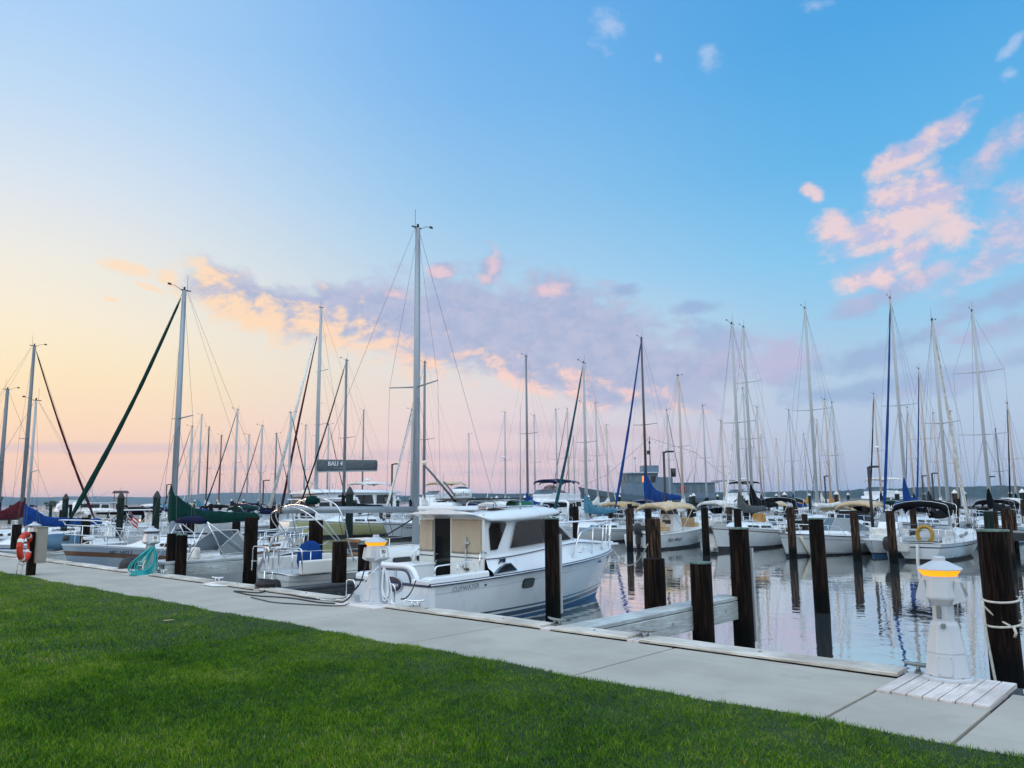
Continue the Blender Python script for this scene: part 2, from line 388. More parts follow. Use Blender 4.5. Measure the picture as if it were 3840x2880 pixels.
# distant mauve bands over the horizon
mH = mask([(250, 968, 420, 11, -1), (1000, 985, 420, 13, 0), (1330, 935, 260, 15, 3), (700, 1010, 300, 8, 0), (1150, 1020, 300, 8, 0)])
sky = mixc(mth('MULTIPLY', dens(mH, nC, 1.2, -.1, .75), .55), base, lin(206, 188, 204))
# slate-blue streaks low on the right
mG = mask([(1690, 785, 190, 42, 2), (1880, 770, 130, 30, -14), (1960, 740, 100, 20, -16), (2120, 725, 100, 22, -14), (1900, 838, 210, 22, -5), (2110, 805, 120, 26, -12), (1580, 745, 90, 36, 8), (1505, 662, 40, 12, 0), (1350, 628, 26, 12, 0), (2170, 640, 120, 26, -12), (1880, 650, 90, 22, -18), (2060, 690, 60, 12, -18)], 1.7)
dG = dens(mG, nA, 2.3, .05, .85, nB, .9)
sky = mixc(mth('MULTIPLY', dG, .85), sky, mixc(smooth(nC, .45, .7), lin(150, 176, 214), lin(186, 182, 214)))
# the long bank: lavender above, peach along its foot and left end
mB = mask([(475, 625, 62, 36, 12), (560, 662, 110, 40, 13), (680, 690, 120, 46, 11), (820, 690, 110, 50, 4), (950, 705, 130, 68, 6), (1090, 695, 130, 72, 8), (1220, 705, 110, 70, 10), (1320, 765, 120, 62, 14), (1440, 800, 100, 46, 12), (1180, 800, 170, 34, 15), (1340, 850, 130, 24, 8), (1060, 592, 20, 30, 15), (955, 586, 22, 16, 0), (845, 640, 40, 20, 0), (1180, 632, 44, 16, 0), (1250, 740, 150, 60, 10), (780, 680, 160, 44, 6), (1400, 790, 150, 44, 10)], 1.75)
dB = dens(mB, nA, 1.75, -.10, .55, nB, .95)
axis = mth('SUBTRACT', el, mth('MULTIPLY_ADD', az, -.155, R(11.0)))      # above / below the axis of the bank
lit = mth('ADD', mth('MULTIPLY', axis, -20), mth('MULTIPLY_ADD', mth('SUBTRACT', nA, nS), 6, mth('MULTIPLY', mth('SUBTRACT', nC, .5), 1.6)))
lit = mth('ADD', lit, mth('MULTIPLY', mth('SUBTRACT', -.17, az), 3.2))
lavp = mixc(smooth(nB, .35, .65), lin(160, 172, 208), lin(182, 184, 213))
peach = mixc(smooth(az, -.38, .15), lin(255, 216, 178), lin(250, 205, 198))
sky = mixc(mth('MULTIPLY', dB, .88), sky, mixc(smooth(lit, -.15, 1.05), lavp, peach))
mU = mask([(950, 586, 30, 14, 10), (1062, 584, 14, 34, 12), (1050, 604, 26, 16, 0), (1185, 628, 44, 14, 0), (850, 634, 36, 12, 0)])
sky = mixc(mth('MULTIPLY', dens(mU, nB, 2.2, .05, .95, nA, 1.4), .6), sky, lin(250, 206, 206))
# small peach puffs on the left
mP = mask([(262, 574, 46, 16, 8), (300, 584, 40, 16, 12), (362, 598, 30, 18, 18), (326, 622, 30, 8, 18), (240, 646, 18, 7, 0)])
sky = mixc(mth('MULTIPLY', dens(mP, nB, 1.3, .1, .7, nA, .8), .8), sky, lin(253, 220, 186))
# rose clouds high on the right
mL = mask([(2150, 335, 95, 34, -36), (2200, 500, 80, 56, -30), (2120, 575, 120, 30, -18), (1990, 600, 110, 26, -14), (2200, 430, 70, 40, -30)])
sky = mixc(mth('MULTIPLY', dens(mL, nA, 1.7, .05, .8, nB, .8), .75), sky, mixc(smooth(nB, .42, .62), lin(176, 186, 220), lin(222, 198, 214)))
mR = mask([(2065, 266, 50, 24, -36), (1985, 318, 70, 24, -32), (1925, 345, 50, 22, -25), (1935, 430, 60, 62, -50), (1895, 490, 90, 34, -20), (1800, 500, 46, 30, 8), (1960, 545, 100, 34, -18), (1890, 598, 66, 24, -12), (2060, 505, 48, 32, -36), (1750, 412, 22, 14, 20), (1764, 420, 14, 14, 0), (2010, 385, 30, 36, 0), (1930, 500, 90, 60, -40), (1990, 420, 50, 70, -60)], 1.55)
dR = dens(mR, nA, 1.7, .02, .75, nB, 1.0)
mRs = mth('MULTIPLY_ADD', mth('SUBTRACT', nA, nS), 8, mth('MULTIPLY', mth('SUBTRACT', nB, .5), 1.2))
sky = mixc(mth('MULTIPLY', dR, .84), sky, mixc(smooth(mRs, -.75, .55), lin(198, 190, 220), lin(244, 210, 208)))
# high wisps
mW = mask([(1312, 60, 34, 40, 25), (1528, 122, 28, 26, -30), (1422, 124, 10, 10, 0), (2180, 160, 22, 13, 0), (2185, 100, 40, 14, -36), (1760, 12, 30, 14, 0)])
sky = mixc(mth('MULTIPLY', dens(mW, nB, 2.2, .1, 1.1, nA, 1.0), .45), sky, lin(205, 214, 238))
# sky outside the frame, overhead and behind, brightened as added fill light
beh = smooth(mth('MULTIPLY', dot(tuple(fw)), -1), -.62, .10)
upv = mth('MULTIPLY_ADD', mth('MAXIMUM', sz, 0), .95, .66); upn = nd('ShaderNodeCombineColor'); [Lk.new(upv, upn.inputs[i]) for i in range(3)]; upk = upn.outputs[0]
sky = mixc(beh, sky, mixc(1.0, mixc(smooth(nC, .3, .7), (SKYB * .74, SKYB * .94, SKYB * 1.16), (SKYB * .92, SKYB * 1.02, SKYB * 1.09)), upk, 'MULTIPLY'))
nis = nd('ShaderNodeTexSky', sky_type='NISHITA'); nis.sun_disc = False; nis.sun_elevation = R(SUN_EL); nis.sun_rotation = R(90 - SUN_AZ); nis.altitude = 0
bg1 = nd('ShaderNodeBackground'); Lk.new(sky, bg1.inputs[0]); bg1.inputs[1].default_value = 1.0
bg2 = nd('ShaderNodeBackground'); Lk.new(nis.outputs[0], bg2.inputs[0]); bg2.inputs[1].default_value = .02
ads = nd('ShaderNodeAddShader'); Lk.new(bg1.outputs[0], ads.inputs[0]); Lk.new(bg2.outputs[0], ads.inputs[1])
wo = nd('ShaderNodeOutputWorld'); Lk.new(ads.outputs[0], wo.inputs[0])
wd.cycles.sampling_method = 'MANUAL'; wd.cycles.sample_map_resolution = 1024
sl = bpy.data.lights.new('sun', 'SUN'); so = bpy.data.objects.new('sun', sl); COL.objects.link(so)
sl.energy = .55; sl.angle = R(4); sl.color = (1, .62, .36)
sd = Vector((math.cos(R(SUN_AZ)) * math.cos(R(SUN_EL)), math.sin(R(SUN_AZ)) * math.cos(R(SUN_EL)), math.sin(R(SUN_EL))))
so.rotation_euler = sd.to_track_quat('Z', 'Y').to_euler(); so.location = sd * 60

# ------------------------------------------------------------------ water
m, nt, b = _nt('harbour_water'); N, Lk = nt.nodes, nt.links
N.remove(b); out = N['Material Output']
geo = nd('ShaderNodeNewGeometry')
mp = nd('ShaderNodeMapping'); mp.inputs['Rotation'].default_value = (0, 0, R(YAW)); mp.inputs['Scale'].default_value = (.9, 1.5, 1); Lk.new(geo.outputs['Position'], mp.inputs[0])
n1 = nd('ShaderNodeTexNoise'); n1.inputs['Scale'].default_value = 1.6; n1.inputs['Detail'].default_value = 3; n1.inputs['Roughness'].default_value = .5; n1.inputs['Distortion'].default_value = .6; Lk.new(mp.outputs[0], n1.inputs['Vector'])
n2 = nd('ShaderNodeTexNoise'); n2.inputs['Scale'].default_value = .35; n2.inputs['Detail'].default_value = 2; Lk.new(mp.outputs[0], n2.inputs['Vector'])
hh = mth('MULTIPLY_ADD', n2.outputs['Fac'], 1.5, mth('MULTIPLY', n1.outputs['Fac'], .8))
bp = nd('ShaderNodeBump'); bp.inputs['Strength'].default_value = .08; bp.inputs['Distance'].default_value = .08; Lk.new(hh, bp.inputs['Height'])
lw = nd('ShaderNodeLayerWeight'); lw.inputs['Blend'].default_value = .5; Lk.new(bp.outputs[0], lw.inputs['Normal'])
fr = nd('ShaderNodeMapRange'); Lk.new(lw.outputs['Facing'], fr.inputs['Value']); fr.inputs['From Min'].default_value = .3; fr.inputs['From Max'].default_value = .97; fr.inputs['To Min'].default_value = .62; fr.inputs['To Max'].default_value = .97
df = nd('ShaderNodeBsdfDiffuse'); df.inputs[0].default_value = (.14, .18, .20, 1)
gl = nd('ShaderNodeBsdfGlossy'); gl.inputs['Color'].default_value = (.98, .955, .91, 1); gl.inputs['Roughness'].default_value = .015
Lk.new(bp.outputs[0], gl.inputs['Normal'])
ms = nd('ShaderNodeMixShader'); Lk.new(fr.outputs[0], ms.inputs[0]); Lk.new(df.outputs[0], ms.inputs[1]); Lk.new(gl.outputs[0], ms.inputs[2]); Lk.new(ms.outputs[0], out.inputs[0])
M['water'] = m
mb = MB(); mb.add([(-3200, 8.4, W), (600, 8.4, W), (900, 3600, W), (-3200, 3600, W)], [(0, 1, 2, 3)])
tag(mb.build('water', 'water'), kind='structure')

# ------------------------------------------------------------------ lawn
m, nt, b = _nt('lawn_soil'); N, Lk = nt.nodes, nt.links
geo = nd('ShaderNodeNewGeometry'); n1 = nd('ShaderNodeTexNoise'); n1.inputs['Scale'].default_value = 5; n1.inputs['Detail'].default_value = 7; Lk.new(geo.outputs['Position'], n1.inputs['Vector'])
rp = nd('ShaderNodeValToRGB'); rp.color_ramp.elements[0].color = (.006, .018, .003, 1); rp.color_ramp.elements[1].color = (.018, .045, .006, 1); Lk.new(n1.outputs['Fac'], rp.inputs[0]); Lk.new(rp.outputs[0], b.inputs['Base Color'])
b.inputs['Roughness'].default_value = .9; M['soil'] = m
def lawn_edge(x): return 6.24 + .035 * math.sin(x * 1.7) + .025 * math.sin(x * 4.3 + 1) + .015 * math.sin(x * 9.1)
mb = MB(); xs = [-900, -200] + [-60 + i * .4 for i in range(176)] + [60, 300]
rows = [[(x, -300, -.02), (x, -5, -.02), (x, 4, .0), (x, lawn_edge(x) - .10, .012), (x, lawn_edge(x) - .02, .008), (x, lawn_edge(x), -.03)] for x in xs]
mb.grid(rows, 0, flip=True); tag(mb.build('lawn', 'soil'), kind='structure')
# grass blades, one mesh; colour varies from blade to blade and in patches
m, nt, b = _nt('grass_blade'); N, Lk = nt.nodes, nt.links
at = nd('ShaderNodeAttribute'); at.attribute_name = 'tint'; geo = nd('ShaderNodeNewGeometry')
n1 = nd('ShaderNodeTexNoise'); n1.inputs['Scale'].default_value = .55; n1.inputs['Detail'].default_value = 7; n1.inputs['Roughness'].default_value = .6; Lk.new(geo.outputs['Position'], n1.inputs['Vector'])
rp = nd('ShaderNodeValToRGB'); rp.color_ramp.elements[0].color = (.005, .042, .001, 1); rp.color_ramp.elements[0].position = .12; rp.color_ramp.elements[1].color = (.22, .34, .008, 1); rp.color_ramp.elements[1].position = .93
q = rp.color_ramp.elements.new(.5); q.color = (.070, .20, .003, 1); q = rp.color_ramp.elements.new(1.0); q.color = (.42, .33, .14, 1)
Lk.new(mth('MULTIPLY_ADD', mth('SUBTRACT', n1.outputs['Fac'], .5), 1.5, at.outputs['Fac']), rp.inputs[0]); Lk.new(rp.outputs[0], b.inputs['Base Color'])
b.inputs['Roughness'].default_value = .6; b.inputs['Specular IOR Level'].default_value = .2
tr = nd('ShaderNodeBsdfTranslucent'); Lk.new(rp.outputs[0], tr.inputs[0]); ms = nd('ShaderNodeMixShader'); ms.inputs[0].default_value = .3
Lk.new(b.outputs[0], ms.inputs[1]); Lk.new(tr.outputs[0], ms.inputs[2]); Lk.new(ms.outputs[0], N['Material Output'].inputs[0]); M['grass'] = m
g = np.random.default_rng(5)
def blades(n, x0, x1, y0, y1, wmul):
    x = g.uniform(x0, x1, n); y = g.uniform(y0, y1, n)
    edge = 6.24 + .035 * np.sin(x * 1.7) + .025 * np.sin(x * 4.3 + 1) + .015 * np.sin(x * 9.1) + g.normal(0, .018, n)
    keep = (y < edge) & (y > -.30 * (x + 1.2) * 0 + 5.9 + (x + 1.0) * 1.22) if False else (y < edge)
    # nothing grows in view nearer than the foot of the frame; keep a margin for a step aside
    dcam = -.6775 * x + .7355 * y; keep &= dcam > 3.4
    lat = .7355 * x + .6775 * y; keep &= np.abs(lat) < dcam * .80 + 1.2
    bare = ((x + 11.6) / .9) ** 2 + ((y - 2.55) / .42) ** 2 + g.normal(0, .35, n); keep &= (bare > 1.0) | (g.random(n) < .12)
    return x[keep], y[keep], wmul
parts = [blades(560000, -9.5, 1.0, .2, 6.4, 1.0), blades(330000, -27., -9.5, -1., 6.4, 1.5), blades(40000, -60., -27., -2., 6.4, 3.0)]
X = np.concatenate([p[0] for p in parts]); Y = np.concatenate([p[1] for p in parts]); WM = np.concatenate([np.full(len(p[0]), p[2]) for p in parts])
n = len(X); clump = .5 + .25 * np.sin(X * 5.1 + np.sin(Y * 4.3) * 1.3) + .25 * np.sin(Y * 6.7 + np.sin(X * 3.1) * 1.7)
clump2 = .5 + .5 * np.sin(X * 13.7 + 2 * np.sin(Y * 9.1)) * np.sin(Y * 15.3 + 2 * np.sin(X * 7.7))
H = (.016 + .028 * g.random(n) ** 1.6) * (.55 + .5 * clump + .35 * clump2); wd_ = .0022 * WM * (.7 + .6 * g.random(n))
a = g.uniform(0, 2 * PI, n); lean = g.uniform(.3, 1.7, n) * H; la = a + g.normal(0, .9, n) + PI / 2
dx, dy = np.cos(a) * wd_, np.sin(a) * wd_; lx, ly = np.cos(la) * lean, np.sin(la) * lean
V = np.empty((n, 5, 3), np.float32)
V[:, 0] = np.stack([X - dx, Y - dy, np.full(n, -.015)], 1); V[:, 1] = np.stack([X + dx, Y + dy, np.full(n, -.015)], 1)
V[:, 2] = np.stack([X - dx * .8 + lx * .35, Y - dy * .8 + ly * .35, H * .6], 1); V[:, 3] = np.stack([X + dx * .8 + lx * .35, Y + dy * .8 + ly * .35, H * .6], 1)
V[:, 4] = np.stack([X + lx, Y + ly, H], 1)
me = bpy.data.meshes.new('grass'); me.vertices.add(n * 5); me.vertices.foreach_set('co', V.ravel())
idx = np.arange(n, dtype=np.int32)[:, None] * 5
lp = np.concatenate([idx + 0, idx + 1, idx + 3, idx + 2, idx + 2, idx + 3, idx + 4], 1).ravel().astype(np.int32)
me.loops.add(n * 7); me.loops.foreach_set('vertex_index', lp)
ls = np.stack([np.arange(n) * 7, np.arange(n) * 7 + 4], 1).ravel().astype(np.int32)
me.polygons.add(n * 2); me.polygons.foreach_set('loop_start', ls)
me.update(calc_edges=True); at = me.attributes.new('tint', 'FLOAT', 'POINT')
at.data.foreach_set('value', np.repeat(np.clip(.47 + g.normal(0, .2, n) + .22 * (clump2 - .5) + .16 * np.clip((-8 - X) / 9, 0, 1), 0, 1), 5).astype(np.float32))  # last term yellows the far left: grazing light put into the blade colour
mb = MB(); mb.poly([(-11.6 + 1.0 * math.cos(i * .35) * (1 + .15 * math.sin(i * 2.3)), 2.55 + .48 * math.sin(i * .35) * (1 + .2 * math.sin(i * 1.7)), .006) for i in range(18)]); tag(mb.build('bare_soil', pbr('sandy_soil', (.20, .185, .13), .95, .4, 14)), kind='structure')
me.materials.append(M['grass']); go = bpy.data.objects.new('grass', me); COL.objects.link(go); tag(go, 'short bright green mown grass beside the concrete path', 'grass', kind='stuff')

# ------------------------------------------------------------------ concrete walk, seawall
m, nt, b = _nt('concrete'); N, Lk = nt.nodes, nt.links
geo = nd('ShaderNodeNewGeometry')
def nz(s, d, st=(1, 1, 1)):
    mp = nd('ShaderNodeMapping'); mp.inputs['Scale'].default_value = st; Lk.new(geo.outputs['Position'], mp.inputs[0])
    n = nd('ShaderNodeTexNoise'); n.inputs['Scale'].default_value = s; n.inputs['Detail'].default_value = d; n.inputs['Roughness'].default_value = .6; Lk.new(mp.outputs[0], n.inputs['Vector']); return n.outputs['Fac']
a1, a2, a3 = nz(.8, 9), nz(45, 6), nz(3, 6, (.25, 2.2, 1))
c = mixc(smooth(a1, .3, .7), (.335, .312, .27), (.425, .40, .35)); c = mixc(mth('MULTIPLY', smooth(a3, .48, .72), .5), c, (.33, .31, .275)); c = mixc(mth('MULTIPLY', smooth(a2, .52, .72), .45), c, (.31, .29, .26))
a4 = nz(1.9, 8); c = mixc(mth('MULTIPLY', smooth(a4, .60, .70), .28), c, (.26, .24, .205)); Lk.new(c, b.inputs['Base Color']); b.inputs['Roughness'].default_value = .85
bp = nd('ShaderNodeBump'); bp.inputs['Strength'].default_value = .25; bp.inputs['Distance'].default_value = .004; Lk.new(a2, bp.inputs['Height']); Lk.new(bp.outputs[0], b.inputs['Normal']); M['concrete'] = m
M['joint'] = pbr('joint_dirt', (.045, .045, .042), .9, .3, 12)
mb = MB(); y0, y1 = 6.17, 8.10; J = .015
cuts = [-120] + [-62.2 + 2.6 * i for i in range(1, 23)] + [-2.6]
cuts = sorted(set(round(c, 3) for c in cuts if c <= -2.59)); 
for a, bb in zip(cuts[:-1], cuts[1:]): mb.box(((a + bb) / 2, (y0 + y1) / 2, -.06), (bb - a - 2 * J, y1 - y0, .12))
mb.box(((-2.6 - 1.69) / 2, (y0 + 7.45) / 2, -.06), (.91 - 2 * J, 7.45 - y0, .12))
mb.box((-.4, (y0 + y1) / 2, -.06), (2.58 - 2 * J, y1 - y0, .12)); mb.box((5.5, (y0 + y1) / 2, -.06), (9.2 - 2 * J, y1 - y0, .12))
o = tag(mb.build('walkway', 'concrete', bevel=.006), kind='structure')
mb = MB(); mb.box((-55, 7.14, -.09), (150, 1.9, .1)); tag(mb.build('walkway_base', 'joint'), kind='structure')
mb = MB(); mb.box((-60, 8.30, -.97), (170, .36, 1.90)); 
for i in range(70): mb.box((-110 + i * 1.75, 8.51, -1.0), (.18, .05, 1.7))
tag(mb.build('seawall', 'darktimber'), kind='structure')
# ------------------------------------------------------------------ timber kerb, planks, cleats
PED = [(-2.22, 8.30, 1), (-10.80, 8.34, 1), (-19.56, 8.36, 0), (-28.1, 8.36, 0)]
gaps = [(-1.60, -2.61), (-5.48, -5.66), (-6.84, -7.02), (-10.25, -11.35), (-14.1, -14.3), (-16.1, -16.3), (-19.0, -20.1), (-24.4, -24.6), (-27.6, -28.6), (-34.5, -34.7), (-40.8, -41.0), (-47, -47.2)]
edges = [1.6]
for a, b in gaps: edges += [a, b]
edges += [-56.]
klab = ['pale timber kerb at the right end beyond the pedestal', 'long whitish timber kerb between the right pedestal and the empty slip', 'short timber kerb at the root of the finger pier', 'timber kerb in front of the cabin cruiser stern',
        'timber kerb left of the pedestal marked 30', 'timber kerb by the coil of dark rope', 'timber kerb right of the teal hose pedestal', 'timber kerb behind the orange lifebuoy post', 'timber kerb under the far bow', 'far timber kerb by the pale pedestal', 'farthest but two timber kerb on the left', 'farthest but one timber kerb on the left', 'farthest timber kerb on the left']
for i in range(0, len(edges), 2):
    a, b = edges[i], edges[i + 1]; n = max(2, int(abs(a - b) / .5)); z0 = .0
    rows = []
    for k in range(n + 1):
        x = lerp(a, b, k / n); d = .006 * math.sin(x * 2.1) + rng.uniform(-.004, .004)
        rows.append([(x, 8.12 + d, .012), (x, 8.12 + d, .034 + d * .5), (x, 8.13 + d, .046 + d * .5), (x, 8.41 + d, .05 + d * .5), (x, 8.42 + d, .036 + d * .5), (x, 8.42 + d, .012)])
    m = MB().loft(rows, 0, False)
    for k in range(max(1, int(abs(a - b) / 1.6))):
        x = lerp(a, b, (k + .5) / max(1, int(abs(a - b) / 1.6))); m.lathe([(.022, .04), (.022, .052), (.008, .058)], 8, (x, 8.27, 0), 1)
    tag(m.build('timber_kerb', ['weather', 'galv']), klab[i // 2], 'timber kerb', 'timber kerbs along the seawall')
def planks(name, x0, x1, n, y0, y1, z, label, cat='planking'):
    m = MB(); w = (x1 - x0) / n
    for i in range(n): m.box((x0 + (i + .5) * w, (y0 + y1) / 2 + rng.uniform(-.004, .004), z - .02 + rng.uniform(0, .003)), (w - .012, y1 - y0, .05))
    o = m.build(name, 'deckplank', bevel=.003); tag(o, label, cat, 'plank decks let into the walk'); return o
planks('plank_deck', -2.59, -1.71, 7, 7.46, 8.49, .012, 'deck of seven pale planks under the nearest pedestal')
for i, (a, b) in enumerate(gaps[1:9]):
    if abs(a - b) < .5: planks('plank_step', b, a, 2, 8.11, 8.46, .016, ['short pale boards in the kerb beside the finger pier cleat', 'short pale boards in the kerb near the tall brown pile', '', 'short boards under the black rope coil', 'short boards near the scrap of white paper', '', 'short boards in the kerb in front of the grey bow', ''][i])
    else: planks('plank_deck', b, a, 8, 7.9, 8.46, .012, ['', '', 'plank deck under the pedestal marked 30', '', '', 'plank deck under the teal hose pedestal', '', 'plank deck under the farthest pedestal'][i])
def cleat(x, y, z, rz, label, mt='galv'):
    m = MB(); m.box((-.05, 0, .012), (.06, .06, .024)); m.box((.05, 0, .012), (.06, .06, .024)); m.tube([(-.05, 0, .02), (-.045, 0, .075)], .018, 8); m.tube([(.05, 0, .02), (.045, 0, .075)], .018, 8)
    m.tube([(-.17, 0, .10), (-.12, 0, .088), (0, 0, .08), (.12, 0, .088), (.17, 0, .10)], [.011, .018, .021, .018, .011], 8)
    o = m.build('cleat', mt, loc=(x, y, z)); o.rotation_euler = (0, 0, rz); tag(o, label, 'cleat', 'iron cleats on the dock edge')
cleat(-2.45, 8.38, .015, .25, 'dark iron cleat left of the nearest pedestal', 'galv')
cleat(-5.57, 8.36, .02, .1, 'iron cleat with rope at the finger pier root', 'galv'); cleat(-6.93, 8.36, .02, -.1, 'iron cleat on boards below the tall brown pile')
cleat(-9.75, 8.3, .05, .5, 'bright iron cleat on the kerb behind the cabin cruiser', 'steel'); cleat(-14.2, 8.36, .02, 0, 'iron cleat buried in the black rope coil', 'galv')
cleat(-16.2, 8.36, .02, .3, 'small iron cleat beside the scrap of white paper', 'steel'); cleat(-18.7, 8.3, .05, .1, 'small iron cleat right of the teal hose pedestal', 'steel'); cleat(-1.42, 8.36, .05, .1, 'iron cleat with white rope at the right edge')
# rope coils and lines lying on the dock
def rope(name, pts, r, label, mt='rope', cat='rope', n=6):
    o = MB().tube(pts, r, n).build(name, mt); tag(o, label, cat); return o
def coil(c, r0, turns, h, r, mt):
    m = MB(); pts = []
    for i in range(int(turns * 14)):
        a = 2 * PI * i / 14; k = 1 + .18 * math.sin(i * .37); pts.append((c[0] + r0 * k * math.cos(a) * 1.3, c[1] + r0 * k * .75 * math.sin(a), c[2] + h * i / (turns * 14) + .006 * math.sin(i)))
    return m.tube(pts, r, 6)
mb = coil((-14.2, 8.33, .05), .19, 6.3, .14, .017, 'ropedark'); mb.tube(bend([(-14.0, 8.2, .03), (-13.6, 7.9, .012), (-14.5, 7.75, .012), (-13.4, 7.6, .012), (-12.6, 7.86, .012), (-11.5, 7.8, .012), (-11.15, 8.0, .012), (-11.08, 8.2, .3)], 6, .3), .013)
tag(mb.build('rope_coil', 'ropedark'), 'coil of black rope on the kerb left of the pedestal marked 30', 'rope')
mb = coil((-1.25, 8.3, .10), .15, 4, .08, .014, 'rope'); tag(mb.build('rope_coil', 'rope'), 'coil of white rope at the right edge of the dock', 'rope')
mb = MB(); mb.poly([(-16.1, 7.95, .012), (-15.5, 7.9, .012), (-15.25, 8.1, .012), (-15.6, 8.2, .012), (-16.05, 8.12, .012)], 0, (0, 0, .01)); tag(mb.build('paper_scrap', 'whiteband'), 'scrap of white sheet lying on the concrete by the kerb', 'scrap')
mb = MB(); mb.poly([(-11.55, 5.2, .03), (-11.40, 5.26, .045), (-11.38, 5.22, .045), (-11.53, 5.16, .03)], 0, (0, 0, .006)); tag(mb.build('dry_leaf', 'c_beige'), 'single dry leaf lying on the lawn', 'leaf')
mb = MB(); mb.tube(bend([(-11.05, 8.0, .02), (-10.9, 7.75, .014), (-12.2, 7.3, .014), (-13.2, 7.45, .014)], 5, .3), .009); tag(mb.build('dark_cord', 'ropedark'), 'thin dark cord trailing over the concrete below pedestal 30', 'cord')

# ------------------------------------------------------------------ lighthouse pedestals
def pedestal(x, y, lit, num, label, rz, full=True):
    t = thing('power_pedestal', label, 'power pedestal', (x, y, .018), rz, 'white lighthouse shaped power pedestals')
    a0 = PI / 8; k = 1 / math.cos(PI / 8)
    L = lambda prof, **kw: MB().lathe([(r * k, z) for r, z in prof], 8, (0, 0, 0), 0, False, a0, **kw)
    L([(.225, 0), (.225, .03), (.205, .04)]).build('base_plate', 'ped', t, bevel=.004)
    L([(.200, .04), (.168, .265)]).build('lower_body', 'ped', t, bevel=.006)
    L([(.172, .262), (.172, .275), (.128, .535), (.102, .575)]).build('upper_body', 'ped', t, bevel=.006)
    L([(.095, .57), (.095, .73)]).build('neck', 'ped', t, bevel=.005)
    L([(.098, .725), (.185, .80), (.188, .82), (.160, 1.022)]).build('head', 'ped', t, bevel=.006)
    L([(.150, 1.018), (.193, 1.080), (.193, 1.084)]).build('lamp_lens', 'lens' if lit else 'lensoff', t)
    m = L([(.206, 1.083), (.206, 1.094), (.075, 1.165), (.060, 1.168), (.058, 1.205), (.048, 1.213)]); m.build('roof_cap', 'ped', t, bevel=.004)
    # access panel
    m = MB(); s = Vector((0, -1, 0)); m.box((0, 0, 0), (.135, .012, .19)); p = m.build('access_panel', 'pedgrey', t, bevel=.003, loc=(0, -.190, .15)); p.rotation_euler = (-.141, 0, 0)
    q = MB()
    for u in (-.055, .055):
        for w in (-.08, .08): q.lathe([(.005, 0), (.005, .004)], 6, (u, w, 0))
    q = q.build('screws', 'galv', p); q.rotation_euler = (PI / 2, 0, 0); q.location = (0, -.006, 0)
    # sloping outlet hoods
    for sgn in (-1, 1):
        m = MB(); w = .135
        prof = [(.14, .985), (.174, .985), (.226, .80), (.22, .785), (.10, .745)]
        m.loft([[(sgn * a, yy, b) for a, b in prof] for yy in ((-w, w) if sgn > 0 else (w, -w))], 0, False); h = m.build('outlet_hood', 'ped', t, bevel=.006)
        m = MB(); d = Vector((.226 - .174, 0, .80 - .985)).normalized(); c0 = Vector((.174, 0, .985)) + d * .10; nn = Vector((-d.z, 0, d.x)) * -1
        nn = Vector((.945, 0, .327))
        q = [(c0 + Vector((0, 1, 0)) * a + d * b + nn * .004) for a, b in ((-.085, -.075), (.085, -.075), (.085, .075), (-.085, .075))]
        if sgn < 0: q = [Vector((-p_.x, p_.y, p_.z)) for p_ in q]
        pl = m.poly(q, 0, (nn if sgn > 0 else Vector((-nn.x, 0, nn.z))) * .004).build('number_plate' if num else 'outlet_cover', 'plate' if num else 'pedgrey', h)
        if sgn > 0:
            if num:
                lettering(pl, num, .105, c0 + nn * .0105 - d * .022, (0, 1, 0), -d, 'textblack', .004)
                rg = MB(); cc = c0 + nn * .0095 + d * .05; rg.tube([cc + Vector((0, 1, 0)) * .02 * math.cos(i * PI / 6) + d * .02 * math.sin(i * PI / 6) for i in range(13)], .004, 5, cap=False); rg.build('round_mark', 'textblack', pl)
            else:
                rg = MB(); cc = c0 + nn * .012; rg.tube([cc + Vector((0, 1, 0)) * .04 * math.cos(i * PI / 5) + d * .065 * math.sin(i * PI / 5) for i in range(8)], .007, 6); rg.build('plug_lead', 'galv', h)
    # grey socket and hose bib on the neck
    m = MB(); m.box((-.03, -.10, .66), (.045, .02, .12)); m.build('socket_cover', 'galv', t, bevel=.006)
    m = MB(); m.box((.005, -.135, .535), (.04, .05, .045)); m.build('tap', 'galv', t, bevel=.008)
    m = MB()
    for a in range(4): m.lathe([(.012, .04), (.012, .048)], 6, (.2 * math.cos(PI / 4 + a * PI / 2), .2 * math.sin(PI / 4 + a * PI / 2), 0))
    m.build('anchor_bolts', 'galv', t)
    t.scale = (.91, .91, .91)
    return t
pedestal(*PED[0], None, 'white lighthouse pedestal with lit amber lamp on pale planks, nearest one', R(9))
pedestal(*PED[1], '30', 'white lighthouse pedestal with lit amber lamp and number plate 30', R(3))
pedestal(*PED[2], '28', 'white lighthouse pedestal with unlit lamp and teal hose, plate 28', R(5))
pedestal(*PED[3], '29', 'small far white pedestal seen behind the grey utility box', R(4))
